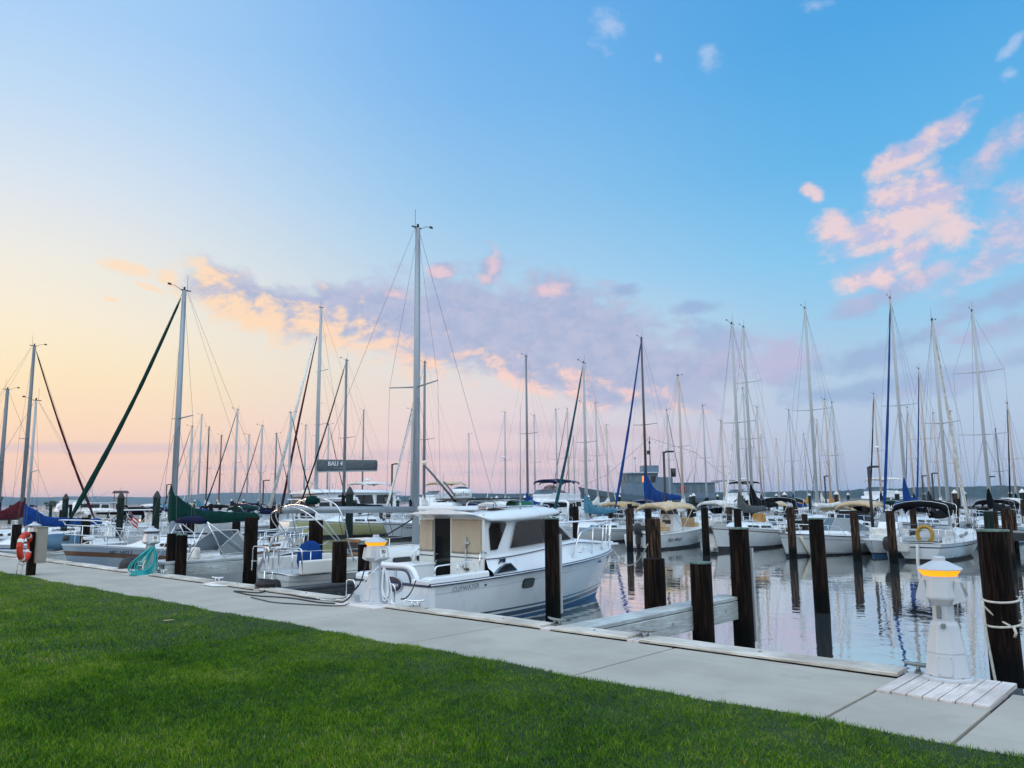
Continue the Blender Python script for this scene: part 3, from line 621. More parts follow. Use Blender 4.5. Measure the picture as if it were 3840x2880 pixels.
# teal hose on pedestal 28
m = MB(); px, py = PED[2][0], PED[2][1]; E_ = Vector((.39, .92, 0)); Cc = Vector((.92, -.39, 0)); P0 = Vector((px, py, 0)) + Cc * .23 + E_ * .08
for i in range(12):
    w = .12 + .017 * i + rng.uniform(-.015, .015); sh_ = -.018 * i + rng.uniform(-.015, .015); bot = rng.uniform(.03, .10)
    pts = []
    for j in range(29):
        a = 2 * PI * j / 28; k = (1 - math.cos(a)) / 2; z_ = lerp(.64, bot, k ** .9)
        pts.append(P0 + E_ * (math.sin(a) * w * (.35 + .75 * k) + sh_ * (.3 + 1.6 * k)) + Cc * (.012 * (i % 6) + .10 * k + .03 * math.sin(a * 2 + i)) + Vector((0, 0, z_)))
    m.tube(pts, .0135, 6, cap=False)
for i in range(4): m.tube([P0 - E_ * .28 + Cc * .16 + E_ * (.22 - .03 * i) * math.cos(2 * PI * j / 20) + Cc * (.17 - .02 * i) * math.sin(2 * PI * j / 20) + Vector((0, 0, .03 + .022 * i)) for j in range(21)], .0135, 6, cap=False)
tag(m.build('garden_hose', 'hose'), 'teal hose hung in loops on the pedestal marked 28', 'hose')
# white shore power cord on pedestal 30
m = MB(); px, py = PED[1][0], PED[1][1]; E_ = Vector((.61, .79, 0)); Cc = Vector((.79, -.61, 0)); P0 = Vector((px, py, 0)) + Cc * .10 + E_ * .13
for i in range(7):
    w = .025 + .006 * i; bot = .05 + .012 * ((i * 5) % 9); pts = []
    for j in range(29):
        a = 2 * PI * j / 28; k = (1 - math.cos(a)) / 2; z_ = lerp(.60 - .006 * i, bot, k)
        pts.append(P0 + E_ * (math.sin(a) * w * (.5 + k) + .010 * i * (.3 + k)) + Cc * (.02 * (i % 4) + .03 * k) + Vector((0, 0, z_)))
    m.tube(pts, .015, 6, cap=False)
m.tube(bend([(px + .15, py - .05, .62), (px + .05, py - .2, .45), (px - .35, py - .22, .12), (px - .7, py - .2, .02), (px - 1.1, py - .35, .02), (px - 1.6, py - .1, .02)], 6, .3), .009)
m.tube(bend([(px + .3, py + .1, .1), (px + .45, py - .02, .03), (px + .8, py + .1, .02), (px + 1.1, py + .05, .10)], 6, .3), .015)
tag(m.build('shore_power_cord', 'cord'), 'thick white shore power cord looped on the pedestal marked 30', 'cord')
rope('power_lead', bend([(px - .12, py - .1, .66), (px - .28, py - .1, .3), (px - .55, py - .12, .06), (px - 1.05, py - .3, .014), (px - 1.5, py - .35, .014), (px - 2.4, py - .2, .014)], 6, .35), .011, 'black lead running left from the pedestal marked 30', 'ropedark', 'cord')
m = MB(); m.box((0, 0, .07), (.2, .12, .13)); m.box((0, 0, .02), (.26, .16, .03)); tag(m.build('junction_box', 'ped', bevel=.01, loc=(px - .42, py - .13, 0)), 'small white box on the planks left of pedestal 30', 'box')
# ------------------------------------------------------------------ utility post and lifebuoy at the lawn edge
t = thing('utility_post', 'dark timber post with a grey box at the lawn edge', 'post', (-21.6, 6.42, 0), .0)
m = MB(); m.loft([[(-.09, -.085, z), (.09, -.085, z), (.09, .085, z), (-.09, .085, z)] for z in (-.1, .5, 1.02)], 0, False); m.build('post', 'pile', t, bevel=.012)
m = MB(); m.box((.04, .14, .70), (.30, .24, .84)); m.build('meter_box', 'boxgrey', t, bevel=.012)
m = MB(); m.box((.195, .14, .68), (.012, .19, .70)); m.build('meter_box_door', 'boxgrey', t, bevel=.004)
m = MB(); m.box((.04, .14, 1.13), (.34, .28, .02)); m.build('box_lid', 'boxgrey', t, bevel=.004)
t = thing('lifebuoy', 'orange lifebuoy with white bands hung on the dark post', 'lifebuoy', (-21.40, 6.20, .68), R(-40))
rg = lambda a0, a1, r, n: MB().tube([(.26 * math.cos(a0 + (a1 - a0) * i / n), 0, .29 * math.sin(a0 + (a1 - a0) * i / n)) for i in range(n + 1)], r, 12, cap=(a1 - a0) < 6)
rg(0, 2 * PI, .068, 40).build('ring', 'buoy', t)
for a in (.5, 2.1, 3.6, 5.2): rg(a - .13, a + .13, .071, 5).build('band', 'whiteband', t)
m = MB(); m.tube([(.34 * math.cos(a), -.02, .38 * math.sin(a) - .04) for a in [PI + .4 + i * .12 for i in range(16)]], .01, 6); m.tube([(.1, -.05, -.2), (.14, -.08, -.5), (.1, -.1, -.66)], .014, 6); m.tube([(-.1, -.05, -.3), (-.16, -.1, -.6), (-.2, -.16, -.67)], .01, 6); m.build('grab_line', 'rope', t)
# steel boarding ladder on the seawall
m = MB()
for dx in (-.2, .2): m.tube(bend([(dx, .0, -.95), (dx, .0, .55), (dx, -.3, .62), (dx, -.34, .05)], 6, .2), .022, 8)
for z in (-.7, -.4, -.1): m.tube([(-.2, 0, z), (.2, 0, z)], .018, 8)
tag(m.build('boarding_ladder', 'steel', loc=(-27.9, 8.6, 0)), 'steel boarding ladder over the seawall left of the grey bow', 'ladder')

# ------------------------------------------------------------------ piles
_pm = {}
def pile(x, y, top, r, label, mt='pile', cap=None, lean=(0, 0), group=None, strip=False, sides=18):
    """timber pile standing in the water; cap: 'flat' copper green plate, 'cone' white cone, 'dark' dark cone"""
    key = (round(top, 2), round(r, 3), mt, cap, lean, strip)
    if key in _pm:
        src = _pm[key]; o = src.copy(); COL.objects.link(o); o.location = (x, y, 0); o.rotation_euler = (0, 0, rng.uniform(0, 6))
        for ch in src.children: c = ch.copy(); COL.objects.link(c); c.parent = o
    else:
        q = random.Random(hash(key) & 0xffff); m = MB(); rows = []
        n = 9; zs = [-2.2 + (top + 2.2) * i / n for i in range(n + 1)] + [top + .012]
        ph = [q.uniform(0, 6) for _ in range(4)]
        for i, z in enumerate(zs):
            t = (z + 2.2) / (top + 2.2); rr_ = r * (1.06 - .08 * t) * (.94 if i == len(zs) - 1 else 1)
            rows.append([(lean[0] * (z - W) + rr_ * (1 + .025 * math.sin(3 * a + ph[0]) + .02 * math.sin(5 * a + ph[1] + z)) * math.cos(a), lean[1] * (z - W) + rr_ * (1 + .025 * math.sin(3 * a + ph[2]) + .015 * math.sin(7 * a + ph[3])) * math.sin(a), z) for a in [2 * PI * k / sides for k in range(sides)]])
        m.loft(rows); o = m.build('mooring_pile', mt, loc=(x, y, 0))
        cx, cy = lean[0] * (top - W), lean[1] * (top - W)
        if cap == 'flat': MB().lathe([(r * 1.04, -.02), (r * 1.05, -.018), (r * 1.03, .006), (r * .3, .014)], sides, (cx, cy, top + .02)).build('pile_cap', 'pilecap', o)
        elif cap == 'cone': MB().lathe([(r * 1.18, -.03), (r * 1.22, .03), (r * .1, .26), (.01, .27)], sides, (cx, cy, top + .02)).build('pile_cap', 'whitecap', o)
        elif cap == 'dark': MB().lathe([(r * 1.1, -.04), (r * 1.12, .03), (r * .6, .22), (.02, .34)], sides, (cx, cy, top + .02)).build('pile_cap', 'lampblack', o)
        if strip: MB().box((.95 * r, .58 * r, (top - .32 - .75) / 2), (.055, .055, top - .32 + .75)).build('guide_strip', 'alulight', o)
        _pm[key] = o
    return tag(o, label, 'pile', group)
NP = 'dark mooring piles of the near slips'
pile(-11.3, 13.5, 1.24, .16, 'dark brown mooring pile standing against the cabin cruiser side', 'pile', 'flat', (0, 0), NP, True)
pile(-7.16, 11.1, .71, .175, 'stout dark pile on the left of the pale finger pier', 'pile', None, (0, 0), NP)
pile(-6.52, 11.45, .65, .17, 'dark pile with pale top on the right of the finger pier', 'pile', 'flat', (0, 0), NP)
pile(-6.62, 12.98, 1.13, .17, 'tall green topped pile at the end of the finger pier', 'pile', 'flat', (0, 0), NP, True)
pile(-11.0, 17.1, 1.15, .165, 'tall brown pile behind the stout pile of the finger pier', 'pilebrown', None, (.0, 0), NP)
pile(-7.35, 18.2, 1.16, .165, 'lone leaning dark pile in the open water at right', 'pile', 'flat', (-.012, 0), NP)
pile(-2.62, 12.5, 1.19, .195, 'thick dark pile with ropes and green cap at right edge', 'pile', 'flat', (-.01, 0), NP)
pile(-1.75, 13.4, .95, .18, 'dark pile half hidden behind the roped pile at right edge', 'pilebrown', None, (0, 0), NP)
pile(-15.25, 10.75, .76, .165, 'dark pile left of pedestal 30 in front of the companionway', 'pile', None, (0, 0), NP)
pile(-15.25, 11.45, .68, .15, 'dark pile directly behind the pedestal marked 30', 'pile', 'flat', (0, 0), NP)
pile(-19.15, 10.75, 1.27, .17, 'tall dark pile at the end of the grey cross beam', 'pile', None, (0, 0), NP)
pile(-19.95, 9.05, .9, .125, 'left one of two dark piles before the blue rolled top', 'pile', None, (0, 0), NP)
pile(-19.1, 8.9, .9, .13, 'right one of two dark piles before the blue rolled top', 'pile', 'flat', (0, 0), NP)
pile(-19.45, 12.9, 1.13, .2, 'stout dark pile behind the steel hoops with rope knots', 'pile', None, (0, 0), NP)
pile(-19.3, 17.2, 1.05, .17, 'dark pile beyond the blue covered helm', 'pile', None, (0, 0), NP)
pile(-15.2, 17.4, 1.15, .17, 'dark pile under the bare boom near the tall grey mast', 'pile', None, (0, 0), NP)
for i, (x, y, tp, mt, cp, lb) in enumerate([(-27.7, 16.5, 1.2, 'pile', None, 'dark pile behind the green sail cover'), (-32.2, 9.6, .75, 'pile', None, 'dark pile close behind the grey bow'), (-34.2, 12.0, 1.1, 'pile', None, 'dark pile left of the grey bow, before the blue sail cover'),
      (-36.4, 10.2, .85, 'pile', None, 'short pile beside the blue canopy dinghy'), (-40.5, 10.2, .95, 'pile', None, 'dark pile at the stern of the blue covered boat'), (-44.6, 10.4, 1.0, 'pile', None, 'far left dark pile beside a short leaning one'), (-45.2, 9.2, .5, 'pile', None, 'short leaning dark pile at far left'),
      (-31.9, 17.2, 1.2, 'pile', None, 'dark pile under the white hard top frame'), (-36.1, 17.2, 1.2, 'pile', None, 'second dark pile under the white hard top frame'), (-40.3, 17.4, 1.9, 'pilegreen', 'dark', 'green pile with dark pointed cap right of the flag'), (-44.5, 17.3, 1.9, 'pilegreen', 'dark', 'green pile with dark pointed cap behind the flag'), (-52.5, 17.2, 1.9, 'pilegreen', 'dark', 'green pile with dark pointed cap left of the maroon furled sail'),
      (-29.8, 21.5, 1.95, 'pilegreen', 'dark', 'tall green pile with dark cap below the lookout hut'), (-25.5, 22, .6, 'pile', None, 'short dark pile in open water below the green sail cover')]):
    pile(x, y, tp, .17, lb, mt, cp, (0, 0), NP)
# ropes round the roped pile
m = MB()
for z, ph in ((.30, 0), (-.02, .4)): m.tube([(-2.62 + .217 * math.cos(a), 12.5 + .217 * math.sin(a), z + .03 * math.sin(a + ph)) for a in [i * PI / 12 for i in range(25)]], .016, 6, cap=False)
m.tube(bend([(-2.80, 12.33, .28), (-2.79, 12.3, -.1), (-2.72, 12.28, -.8), (-2.66, 12.28, -1.2)], 5, .2), .018, 6); m.tube(arc((-2.80, 12.33, .22), (-2.5, 12.32, -.02), -.03, 8), .013, 6); m.tube(arc((-2.42, 12.42, -.02), (-1.8, 13.2, -.05), -.12, 8), .016, 6); m.tube([(-2.47, 12.33, -.02), (-2.44, 12.3, -.1), (-2.46, 12.3, -.16)], .018, 6)
tag(m.build('mooring_rope', 'rope'), 'pale rope tied round the thick pile at right edge', 'rope')
rope('mooring_rope', arc((-11.1, 16.95, .55), (-12.95, 18.1, .25), -.45, 16), .016, 'pale line sagging from the cruiser bow to the brown pile')
rope('mooring_rope', bend([(-11.0, 16.93, .6), (-10.8, 16.9, .57), (-9.5, 16.6, .5), (-8.6, 15.4, -.5)], 6, .5), .015, 'pale line over the water right of the brown pile') if False else None
rope('mooring_rope', arc((-25.6, 9.2, .6), (-28.9, 8.5, .06), -.12, 14), .02, 'white bow line from the grey bow to the dock edge')

# ------------------------------------------------------------------ finger piers
def finger(x, y0, y1, label, mt='weathery', w=.40, z=.0):
    t = thing('finger_pier', label, 'finger pier', (x, y0, z), 0, 'timber finger piers')
    m = MB()
    for s in (-1, 0, 1): m.box((s * w / 3, (y1 - y0) / 2 + .02 * s, -.03), (w / 3 - .008, y1 - y0, .055))
    m.build('top_boards', mt, t, bevel=.006)
    for s in (-1, 1): MB().box((s * (w / 2 - .045), (y1 - y0) / 2, -.22), (.09, y1 - y0 - .05, .30)).build('side_beam', mt, t, bevel=.008)
    m = MB()
    for k in range(5):
        for s in (-1, 1): m.lathe([(.018, 0), (.014, .012)], 8, (0, 0, 0)) if False else m.box((s * w / 2, (k + .6) * (y1 - y0) / 5.4, -.2 - .06 * (k % 2)), (.012, .03, .03))
    m.build('bolt_heads', 'galv', t)
finger(-6.82, 8.55, 13.05, 'weathered pale finger pier beside the empty slip')
finger(-15.12, 8.55, 12.6, 'dark timber finger pier behind the pedestal marked 30', 'darktimber', .5, -.12)
finger(-19.35, 8.55, 10.95, 'grey weathered beam finger pier in front of the open runabout', 'weathery', .36, .27)
finger(-31.9, 8.55, 13.0, 'low grey finger pier left of the grey bow', 'weathery', .4, -.1)
# ------------------------------------------------------------------ boat generators (local: +y bow, +x starboard, z = 0 waterline)
class Hull:
    def __init__(s, L, B, fs, fb, rake=.5, tw=.7, tr=.0, kind='sail', dip=.0, y0=None, N=22, depth=.35):
        s.L, s.B, s.fs, s.fb, s.rake, s.tw, s.tr, s.kind, s.dip, s.N, s.d = L, B, fs, fb, rake, tw, tr, kind, dip, N, depth
        s.y0 = -L / 2 if y0 is None else y0
    def t(s, y): return min(1, max(0, (y - s.y0) / s.L))
    def hb(s, t):
        tm = .42 if s.kind == 'sail' else .38
        if t < tm: q = s.tw + (1 - s.tw) * math.sin(PI / 2 * t / tm)
        else:
            p = 2.1 if s.kind == 'sail' else 2.7
            q = max(0., 1 - ((t - tm) / (1 - tm)) ** p) ** (.9 if s.kind == 'sail' else .82)
        return max(.012, s.B / 2 * q)
    def sh(s, t): return lerp(s.fs, s.fb, t ** 1.5) - s.dip * math.sin(PI * min(1, t * 1.15)) * (1 if t < .87 else 0)
    def pt(s, t, z, side=1, out=0.):
        S = s.sh(t); u = min(1., max(0., (z + s.d) / (S + s.d))); e = lerp(.26, .50, t) if s.kind == 'sail' else lerp(.20, .72, t ** 2)
        if s.kind == 'sail': e += .25 * (1 - t) ** 6
        w = s.hb(t) * u ** e; q = sstep((t - .25) / .75); q0 = (1 - min(1, t * 3)) ** 2
        y = s.y0 + s.L * t - s.rake * (1 - u) ** 1.05 * q + s.tr * (1 - u) * q0
        return Vector((side * (w + out), y, z))
    def yz(s, y, z, side=1, out=0.): return s.pt(s.t(y), z, side, out)
    def build(s, parent, top='gel', boot='navy', bottom='bottom_blue', stripe=None, st=(.14, .06), rub='gel', deck='deck', bootz=(.05, .11), camber=.06, decky=None, name='hull', boot2=False):
        mats = [top, boot, bottom, stripe or top, rub]
        b = MB(); T = [1 - (1 - i / s.N) ** 1.25 for i in range(s.N + 1)]
        def zl(t):
            S = s.sh(t); b0, b1 = bootz; lift = .10 * s.fb * t ** 3
            a = [-s.d * .85, -.02, b0 + lift * .8, b1 + lift, b1 + lift + .25]
            if boot2: a = a[:3] + [b0 + lift * .8 + .03, b1 + lift, b1 + lift + .05, b1 + lift + .09]
            c0 = a[-1]; m_ = S - st[0]
            return a + [lerp(c0, m_, .5), m_, S - st[0] + st[1], S - .045, S]
        k = [2, 2] + ([0, 1, 0, 1, 0] if boot2 else [1, 0, 0])
        ms = k + [0, 3, 0, 4]
        for side in (1, -1):
            rows = [[s.pt(t, z, side) for z in zl(t)] for t in T]
            rows = [[p + Vector((side * (.02 if j == len(r) - 1 else 0), 0, 0)) for j, p in enumerate(r)] for r in rows]
            b.grid(rows, ms, True, flip=(side < 0))
        l = [s.pt(0, z, -1) for z in zl(0)]; r = [s.pt(0, z, 1) for z in zl(0)]
        b.grid([l, r], ms, False, flip=False)
        o = b.build(name, mats, parent)
        if deck:
            d = MB(); rows = []
            for t in T:
                S = s.sh(t); h = s.hb(t)
                rows.append([Vector((x * h * 1.0, s.y0 + s.L * t, S + .004 + camber * (1 - x * x) * (h / (s.B / 2)))) for x in (-1, -.6, -.2, .2, .6, 1)])
            d.grid(rows, 0, True, flip=True); d.build('deck', deck, parent)
        return o
def cabin(H, parent, y0, y1, w0, w1, h0, h1, mat='gel', nose=.8, aft=.0, n=9, tumble=.82, base=None, name='cabin', crown=.07):
    """trunk cabin between y0 (aft) and y1 (fwd); widths are half breadths; returns side(y, v) for windows"""
    def P(y):
        t = (y - y0) / (y1 - y0); k = sstep((y1 - y) / nose) if nose else 1; ka = 1
        w = lerp(w0, w1, t ** 1.6); h = lerp(h0, h1, t)
        zb = (H.sh(H.t(y)) if base is None else base) - .02
        return w, h * max(.04, k), zb
    b = MB(); rings = []
    for i in range(n + 1):
        y = lerp(y0, y1, i / n); w, h, z = P(y); yy = y
        tw_ = w * tumble
        rings.append([Vector((-w, yy, z)), Vector((-lerp(w, tw_, .85), yy, z + h * .85)), Vector((-tw_ * .86, yy, z + h)), Vector((0, yy, z + h + crown * min(1, h / .3))), Vector((tw_ * .86, yy, z + h)), Vector((lerp(w, tw_, .85), yy, z + h * .85)), Vector((w, yy, z))])
    b.loft(rings, 0, True); o = b.build(name, mat, parent)
    def side(y, v, sd, out=.006):
        w, h, z = P(y); x = lerp(w, lerp(w, w * tumble, .85), v); return Vector((sd * (x + out), y, z + h * .85 * v))
    side.P = P
    return o, side
def windows(o, side, spans, v0=.3, v1=.75, mat='glass', name='window', slant=.0, sides=(1, -1)):
    for sd in sides:
        for a, c in spans:
            r = min(.05, (c - a) * .2); m = MB()
            pts = [(a + r, v0), (c - r, v0), (c, v0 + .1), (c - slant, v1 - .1), (c - slant - r, v1), (a + r, v1), (a, v1 - .1), (a, v0 + .1)]
            m.poly([side(y, v, sd) for y, v in (pts if sd > 0 else pts[::-1])], 0, (sd * .006, 0, 0)); m.build(name, mat, o)
def sail_cover(parent, y0, y1, z, h0, mat, w=.17, sag=.07, end=.26, peak=.9, seed=1, rise=0.):
    """stowed mainsail under a cover: tall round the mast at y0, tapering to the boom end at y1 (aft)"""
    q = random.Random(seed); rings = []; n = 16
    for i in range(n + 1):
        t = i / n; y = lerp(y0, y1, t)
        h = lerp(h0, end, t ** .8) + .62 * peak * max(0, 1 - t / .30) ** 1.5; zb = z - .05 - sag * math.sin(PI * min(1, t * 1.1)) + rise * t
        ww = w * (1.0 - .45 * t) * (1 + q.uniform(-.1, .1)); hh = h * (1 + q.uniform(-.05, .06))
        if i == n: ww *= .6; hh *= .7
        rings.append([Vector((ww * math.sin(a) * (.55 + .45 * (1 - math.cos(a)) / 2 if False else 1) * (1 - .45 * (.5 - .5 * math.cos(a)) * min(1, hh / .5)), y, zb + hh * (.5 - .5 * math.cos(a)) - .04)) for a in [2 * PI * k / 12 for k in range(12)]])
    MB().loft(rings, 0, True).build('sail_cover', mat, parent)
def sailboat(label, loc, rz, L=8.5, B=2.8, fs=.75, fb=1.05, mast=11., hull=None, bottom='bottom_blue', boot='navy', stripe='navy', ym=None, mr=.06, mmat='alu', cover=None, boom=3.0, jib=None, jr=.055, spr=1, bimini=None, dodger=None, cab=True, detail=1, group='sailboats in the marina', lean=0., wind='glass', rig=True, radar=False, jibfoot=.25, sprw=.9, jibtop=.97, tw=.66, st=(.17, .05), bup=0., name='sailboat', backstay=True, coverh=.52, peak=.95, extra=None):
    t = thing(name, label, 'sailboat', loc, rz, group)
    H = Hull(L, B, fs, fb, rake=L * .10, tw=tw, tr=.16, kind='sail', dip=.05, N=18 if detail else 12)
    H.build(t, hull or 'gel', boot, bottom, stripe, st=st)
    ym = L * .10 if ym is None else ym
    dz = lambda y: H.sh(H.t(y)) + .03
    if cab:
        c, side = cabin(H, t, -L * .16, L * .27, B * .33, B * .17, L * .042 + .05, L * .03 + .05, nose=L * .12, n=8)
        a0 = -L * .13; k = 3 if L > 8 else 2; w_ = L * .30 / k
        windows(c, side, [(a0 + i * w_ + .06, a0 + (i + 1) * w_ - .12) for i in range(k)], .32, .72, wind)
        zt = dz(-L * .1) + L * .045 + .05
        m = MB(); m.box((0, -L * .02, zt + .05), (B * .2, L * .09, .05)); m.build('hatch', 'deckgrey', t)
        for s in (-1, 1): # cockpit coamings
            m = MB(); m.box((s * B * .31, -L * .30, dz(-L * .3) + .08), (.10, L * .27, .22)); m.build('coaming', 'gel', t, bevel=.02)
        m = MB(); m.box((0, -L * .30, dz(-L * .3) + .075), (B * .5, L * .26, .05)); m.build('cockpit', 'deckgrey', t)
    zb = dz(ym) + (L * .035 if cab else 0)
    top = mast; mb = MB(); mb.tube([(0, ym, zb - .1), (0, ym + lean * .5, lerp(zb, top, .5)), (0, ym + lean, top)], [mr, mr * .96, mr * .72], 10, flat=1.35)
    mo = mb.build('mast', mmat, t)
    g = MB(); g.box((0, ym - .05, top + .01), (.05, .34, .03)); g.tube([(0, ym - .1, top), (0, ym - .1, top + .55)], .006, 5); g.tube([(0, ym + .1, top), (.02, ym + .32, top + .12), (.02, ym + .5, top + .12)], .008, 5); g.box((.02, ym + .5, top + .14), (.01, .12, .07)); g.lathe([(.035, 0), (.035, .09)], 8, (0, ym, top + .03)); g.build('masthead_gear', 'lampblack', mo)
    zs = [top * .55] if spr == 1 else ([lerp(zb, top, .4), lerp(zb, top, .7)] if spr == 2 else [])
    for z in zs:
        for s in (-1, 1): MB().tube([(0, ym, z), (s * sprw, ym - .14, z + .07)], [.026, .018], 6).build('spreader', mmat, mo)
    if radar: MB().lathe([(.10, 0), (.24, .03), (.24, .15), (.12, .22)], 14, (0, ym + .28, top * .57)).build('radar_dome', 'gel', mo)
    zbm = zb + (.62 if cab else .9) + bup
    if boom:
        m = MB(); m.tube([(0, ym - .06, zbm), (0, ym - boom, zbm + .06)], .05, 8); m.build('boom', mmat, t)
        if cover: sail_cover(t, ym + .12, ym - boom + .1, zbm, coverh, cover, seed=int(L * 100 + mast * 10) % 997, peak=peak)
        elif cover is None and jib is not None: pass
    wire = .005 if detail else .006
    ybow = L / 2 - .12; zbow = H.sh(1) + .05
    if jib:
        q = random.Random(int(mast * 31)); n = 22; pts = []; rs = []
        a = Vector((0, ybow, zbow + jibfoot)); e = Vector((0, ym + .1, lerp(zb, top, jibtop)))
        for i in range(n + 1):
            k = i / n; pts.append(a.lerp(e, k) + Vector((0, -.10 * math.sin(PI * k), -.05 * math.sin(PI * k)))); rs.append(jr * .68 * (.5 + .9 * (1 - k) ** .8 if k > .06 else .75) * (1 + q.uniform(-.12, .12)) * (.35 if k > .965 else 1))
        MB().tube(pts, rs, 8).build('furled_jib', jib, t)
        MB().lathe([(.08, 0), (.10, .03), (.10, .12), (.05, .15)], 10, (0, ybow, zbow + .03)).build('furler_drum', 'lampblack', t)
    if rig:
        m = MB(); hb_ = B * .44; chain = dz(ym)
        for s in (-1, 1):
            if zs:
                p = [(s * hb_, ym - .1, chain)] + [(s * sprw, ym - .14, z + .07) for z in zs] + [(0, ym, top * .99)]
                m.tube(p, wire, 4, cap=False); m.tube([(s * hb_ * .95, ym - .45, chain), (0, ym, zs[0])], wire, 4, cap=False)
                if detail: m.tube([(s * hb_ * .95, ym + .35, chain), (0, ym, zs[0])], wire, 4, cap=False)
            else: m.tube([(s * hb_, ym - .1, chain), (0, ym, top * .99)], wire, 4, cap=False)
        if backstay: m.tube([(0, -L / 2 + .1, dz(-L / 2)), (0, ym - .1, top)], wire, 4, cap=False)
        m.tube([(0, ybow, zbow), (0, ym + .08, top * .985)], wire * 1.3, 4, cap=False)
        if boom: m.tube([(0, ym - boom + .1, zbm + .06), (0, ym - .12, top * .99)], wire * .8, 4, cap=False)
        m.build('rigging', 'wire', t)
    rail = .014 if detail else .018
    m = MB(); zr = .55
    tb = [.99, .94, .86]
    for z in ((zr, zr * .5) if detail else (zr,)):
        pts = [H.pt(tt, H.sh(tt), 1) + Vector((-.03, 0, z)) for tt in reversed(tb)] + [Vector((0, ybow + .1, zbow + z + .04))] + [H.pt(tt, H.sh(tt), -1) + Vector((.03, 0, z)) for tt in tb]
        m.tube(pts, rail, 6)
    for tt in tb[1:]:
        for s in (-1, 1): p = H.pt(tt, H.sh(tt), s) + Vector((-s * .03, 0, 0)); m.tube([p, p + Vector((0, 0, zr))], rail, 5)
    m.build('pulpit', 'steel', t)
    m = MB(); ts = [.86, .7, .55, .40, .25, .06]
    for s in (-1, 1):
        for z in ((zr, zr * .5) if detail else (zr,)): m.tube([H.pt(tt, H.sh(tt), s) + Vector((-s * .04, 0, z)) for tt in ts], .005 if detail else .008, 4)
        for tt in ts[1:]: p = H.pt(tt, H.sh(tt), s) + Vector((-s * .04, 0, 0)); m.tube([p, p + Vector((0, 0, zr))], .011, 5)
    if detail:
        m.tube([H.pt(.06, H.sh(.06), 1) + Vector((-.04, 0, zr)), Vector((H.hb(0) * .9, -L / 2 + .12, H.fs + zr)), Vector((-H.hb(0) * .9, -L / 2 + .12, H.fs + zr)), H.pt(.06, H.sh(.06), -1) + Vector((.04, 0, zr))], .014, 6)
        for s in (-1, 1): m.tube([(s * H.hb(0) * .85, -L / 2 + .14, H.fs), (s * H.hb(0) * .88, -L / 2 + .12, H.fs + zr)], .014, 5)
    m.build('lifelines', 'steel', t)
    if dodger:
        y = -L * .15; z = dz(y) + L * .04; rows = []
        for i in range(6):
            k = i / 5; hh = .62 * math.sin(PI * (.16 + .42 * k)) ; w = B * .34
            rows.append([(x * w, y - .95 + 1.15 * k - .25, z + .15 + hh * (1 - .5 * abs(x) ** 3) - .12) for x in (-1, -.8, -.4, 0, .4, .8, 1)])
        MB().grid(rows, 0, True).build('dodger', dodger, t, solid=.02)
    if bimini: bimini_top(t, -L * .34, dz(-L * .34) + 1.50, B * .40, 1.7, bimini, dz(-L * .34))
    return t, H, dict(ym=ym, zb=zb, zbm=zbm, dz=dz)
def bimini_top(t, y, z, w, ln, mat, zd, crown=.16, name='bimini'):
    rows = []
    for i in range(7):
        k = i / 6 * 2 - 1
        rows.append([(x * w, y + k * ln / 2, z + crown * (1 - x * x) - .10 * k * k - .34 * max(0, abs(x) - .8) * 5 * .5) for x in (-1, -.85, -.5, 0, .5, .85, 1)])
    rows = [[(p[0], p[1] + .03, p[2] - .16) for p in rows[0]]] + rows + [[(p[0], p[1] - .03, p[2] - .16) for p in rows[-1]]]
    o = MB().grid(rows, 0, True).build(name, mat, t, solid=.03)
    m = MB()
    for k in (-.8, .8):
        pts = [(-w * .98, y - k * .1, zd)] + [(x * w, y + k * ln / 2, z - .03 + crown * (1 - x * x)) for x in (-1, -.5, 0, .5, 1)] + [(w * .98, y - k * .1, zd)]
        m.tube(bend(pts, 4, .15), .014, 6)
    m.build('bimini_frame', 'steel', o)
    return o
def outboard(t, x, y, z, s=1., mat='lampblack', tilt=0., name='outboard_motor', low='lampblack'):
    R_ = Matrix.Rotation(tilt, 4, 'X'); o = bpy.data.objects.new(name, None) if False else None
    m = MB(); rings = []
    for zz_, hw, y0, y1 in ((0, .13, -.30, .10), (.10, .16, -.36, .14), (.30, .16, -.34, .13), (.42, .12, -.26, .08), (.46, .06, -.18, .02)):
        rings.append([Vector((hw * s * math.cos(a), (y0 + y1) / 2 * s + (y1 - y0) / 2 * s * math.sin(a), zz_ * s)) for a in [2 * PI * k / 12 for k in range(12)]])
    m.loft(rings); c = m.build(name, mat, t, loc=(x, y, z)); c.rotation_euler = (tilt, 0, 0)
    m = MB(); m.loft([[Vector((a * .07 * s, (b * .12 - .1) * s, z_ * s)) for a, b in ((-1, -1), (1, -1), (1, 1), (-1, 1))] for z_ in (.0, -.45)] + [[Vector((a * .03 * s, (b * .12 - .1) * s, z_ * s)) for a, b in ((-1, -1), (1, -1), (1, 1), (-1, 1))] for z_ in (-.5, -.85)], 0, False)
    m.box((0, -.12 * s, -.56 * s), (.26 * s, .34 * s, .02)); m.tube([(0, .06 * s, -.72 * s), (0, -.28 * s, -.72 * s)], [.05 * s, .04 * s], 8)
    for a in range(3): m.box((.08 * s * math.cos(a * 2.1), -.30 * s, -.72 * s + .08 * s * math.sin(a * 2.1)), (.09 * s, .015, .07 * s), 0, Matrix.Rotation(-a * 2.1, 3, 'Y'))
    m.box((0, .1 * s, -.05 * s), (.2 * s, .12 * s, .2 * s)); m.build('drive_leg', low, c)
    return c
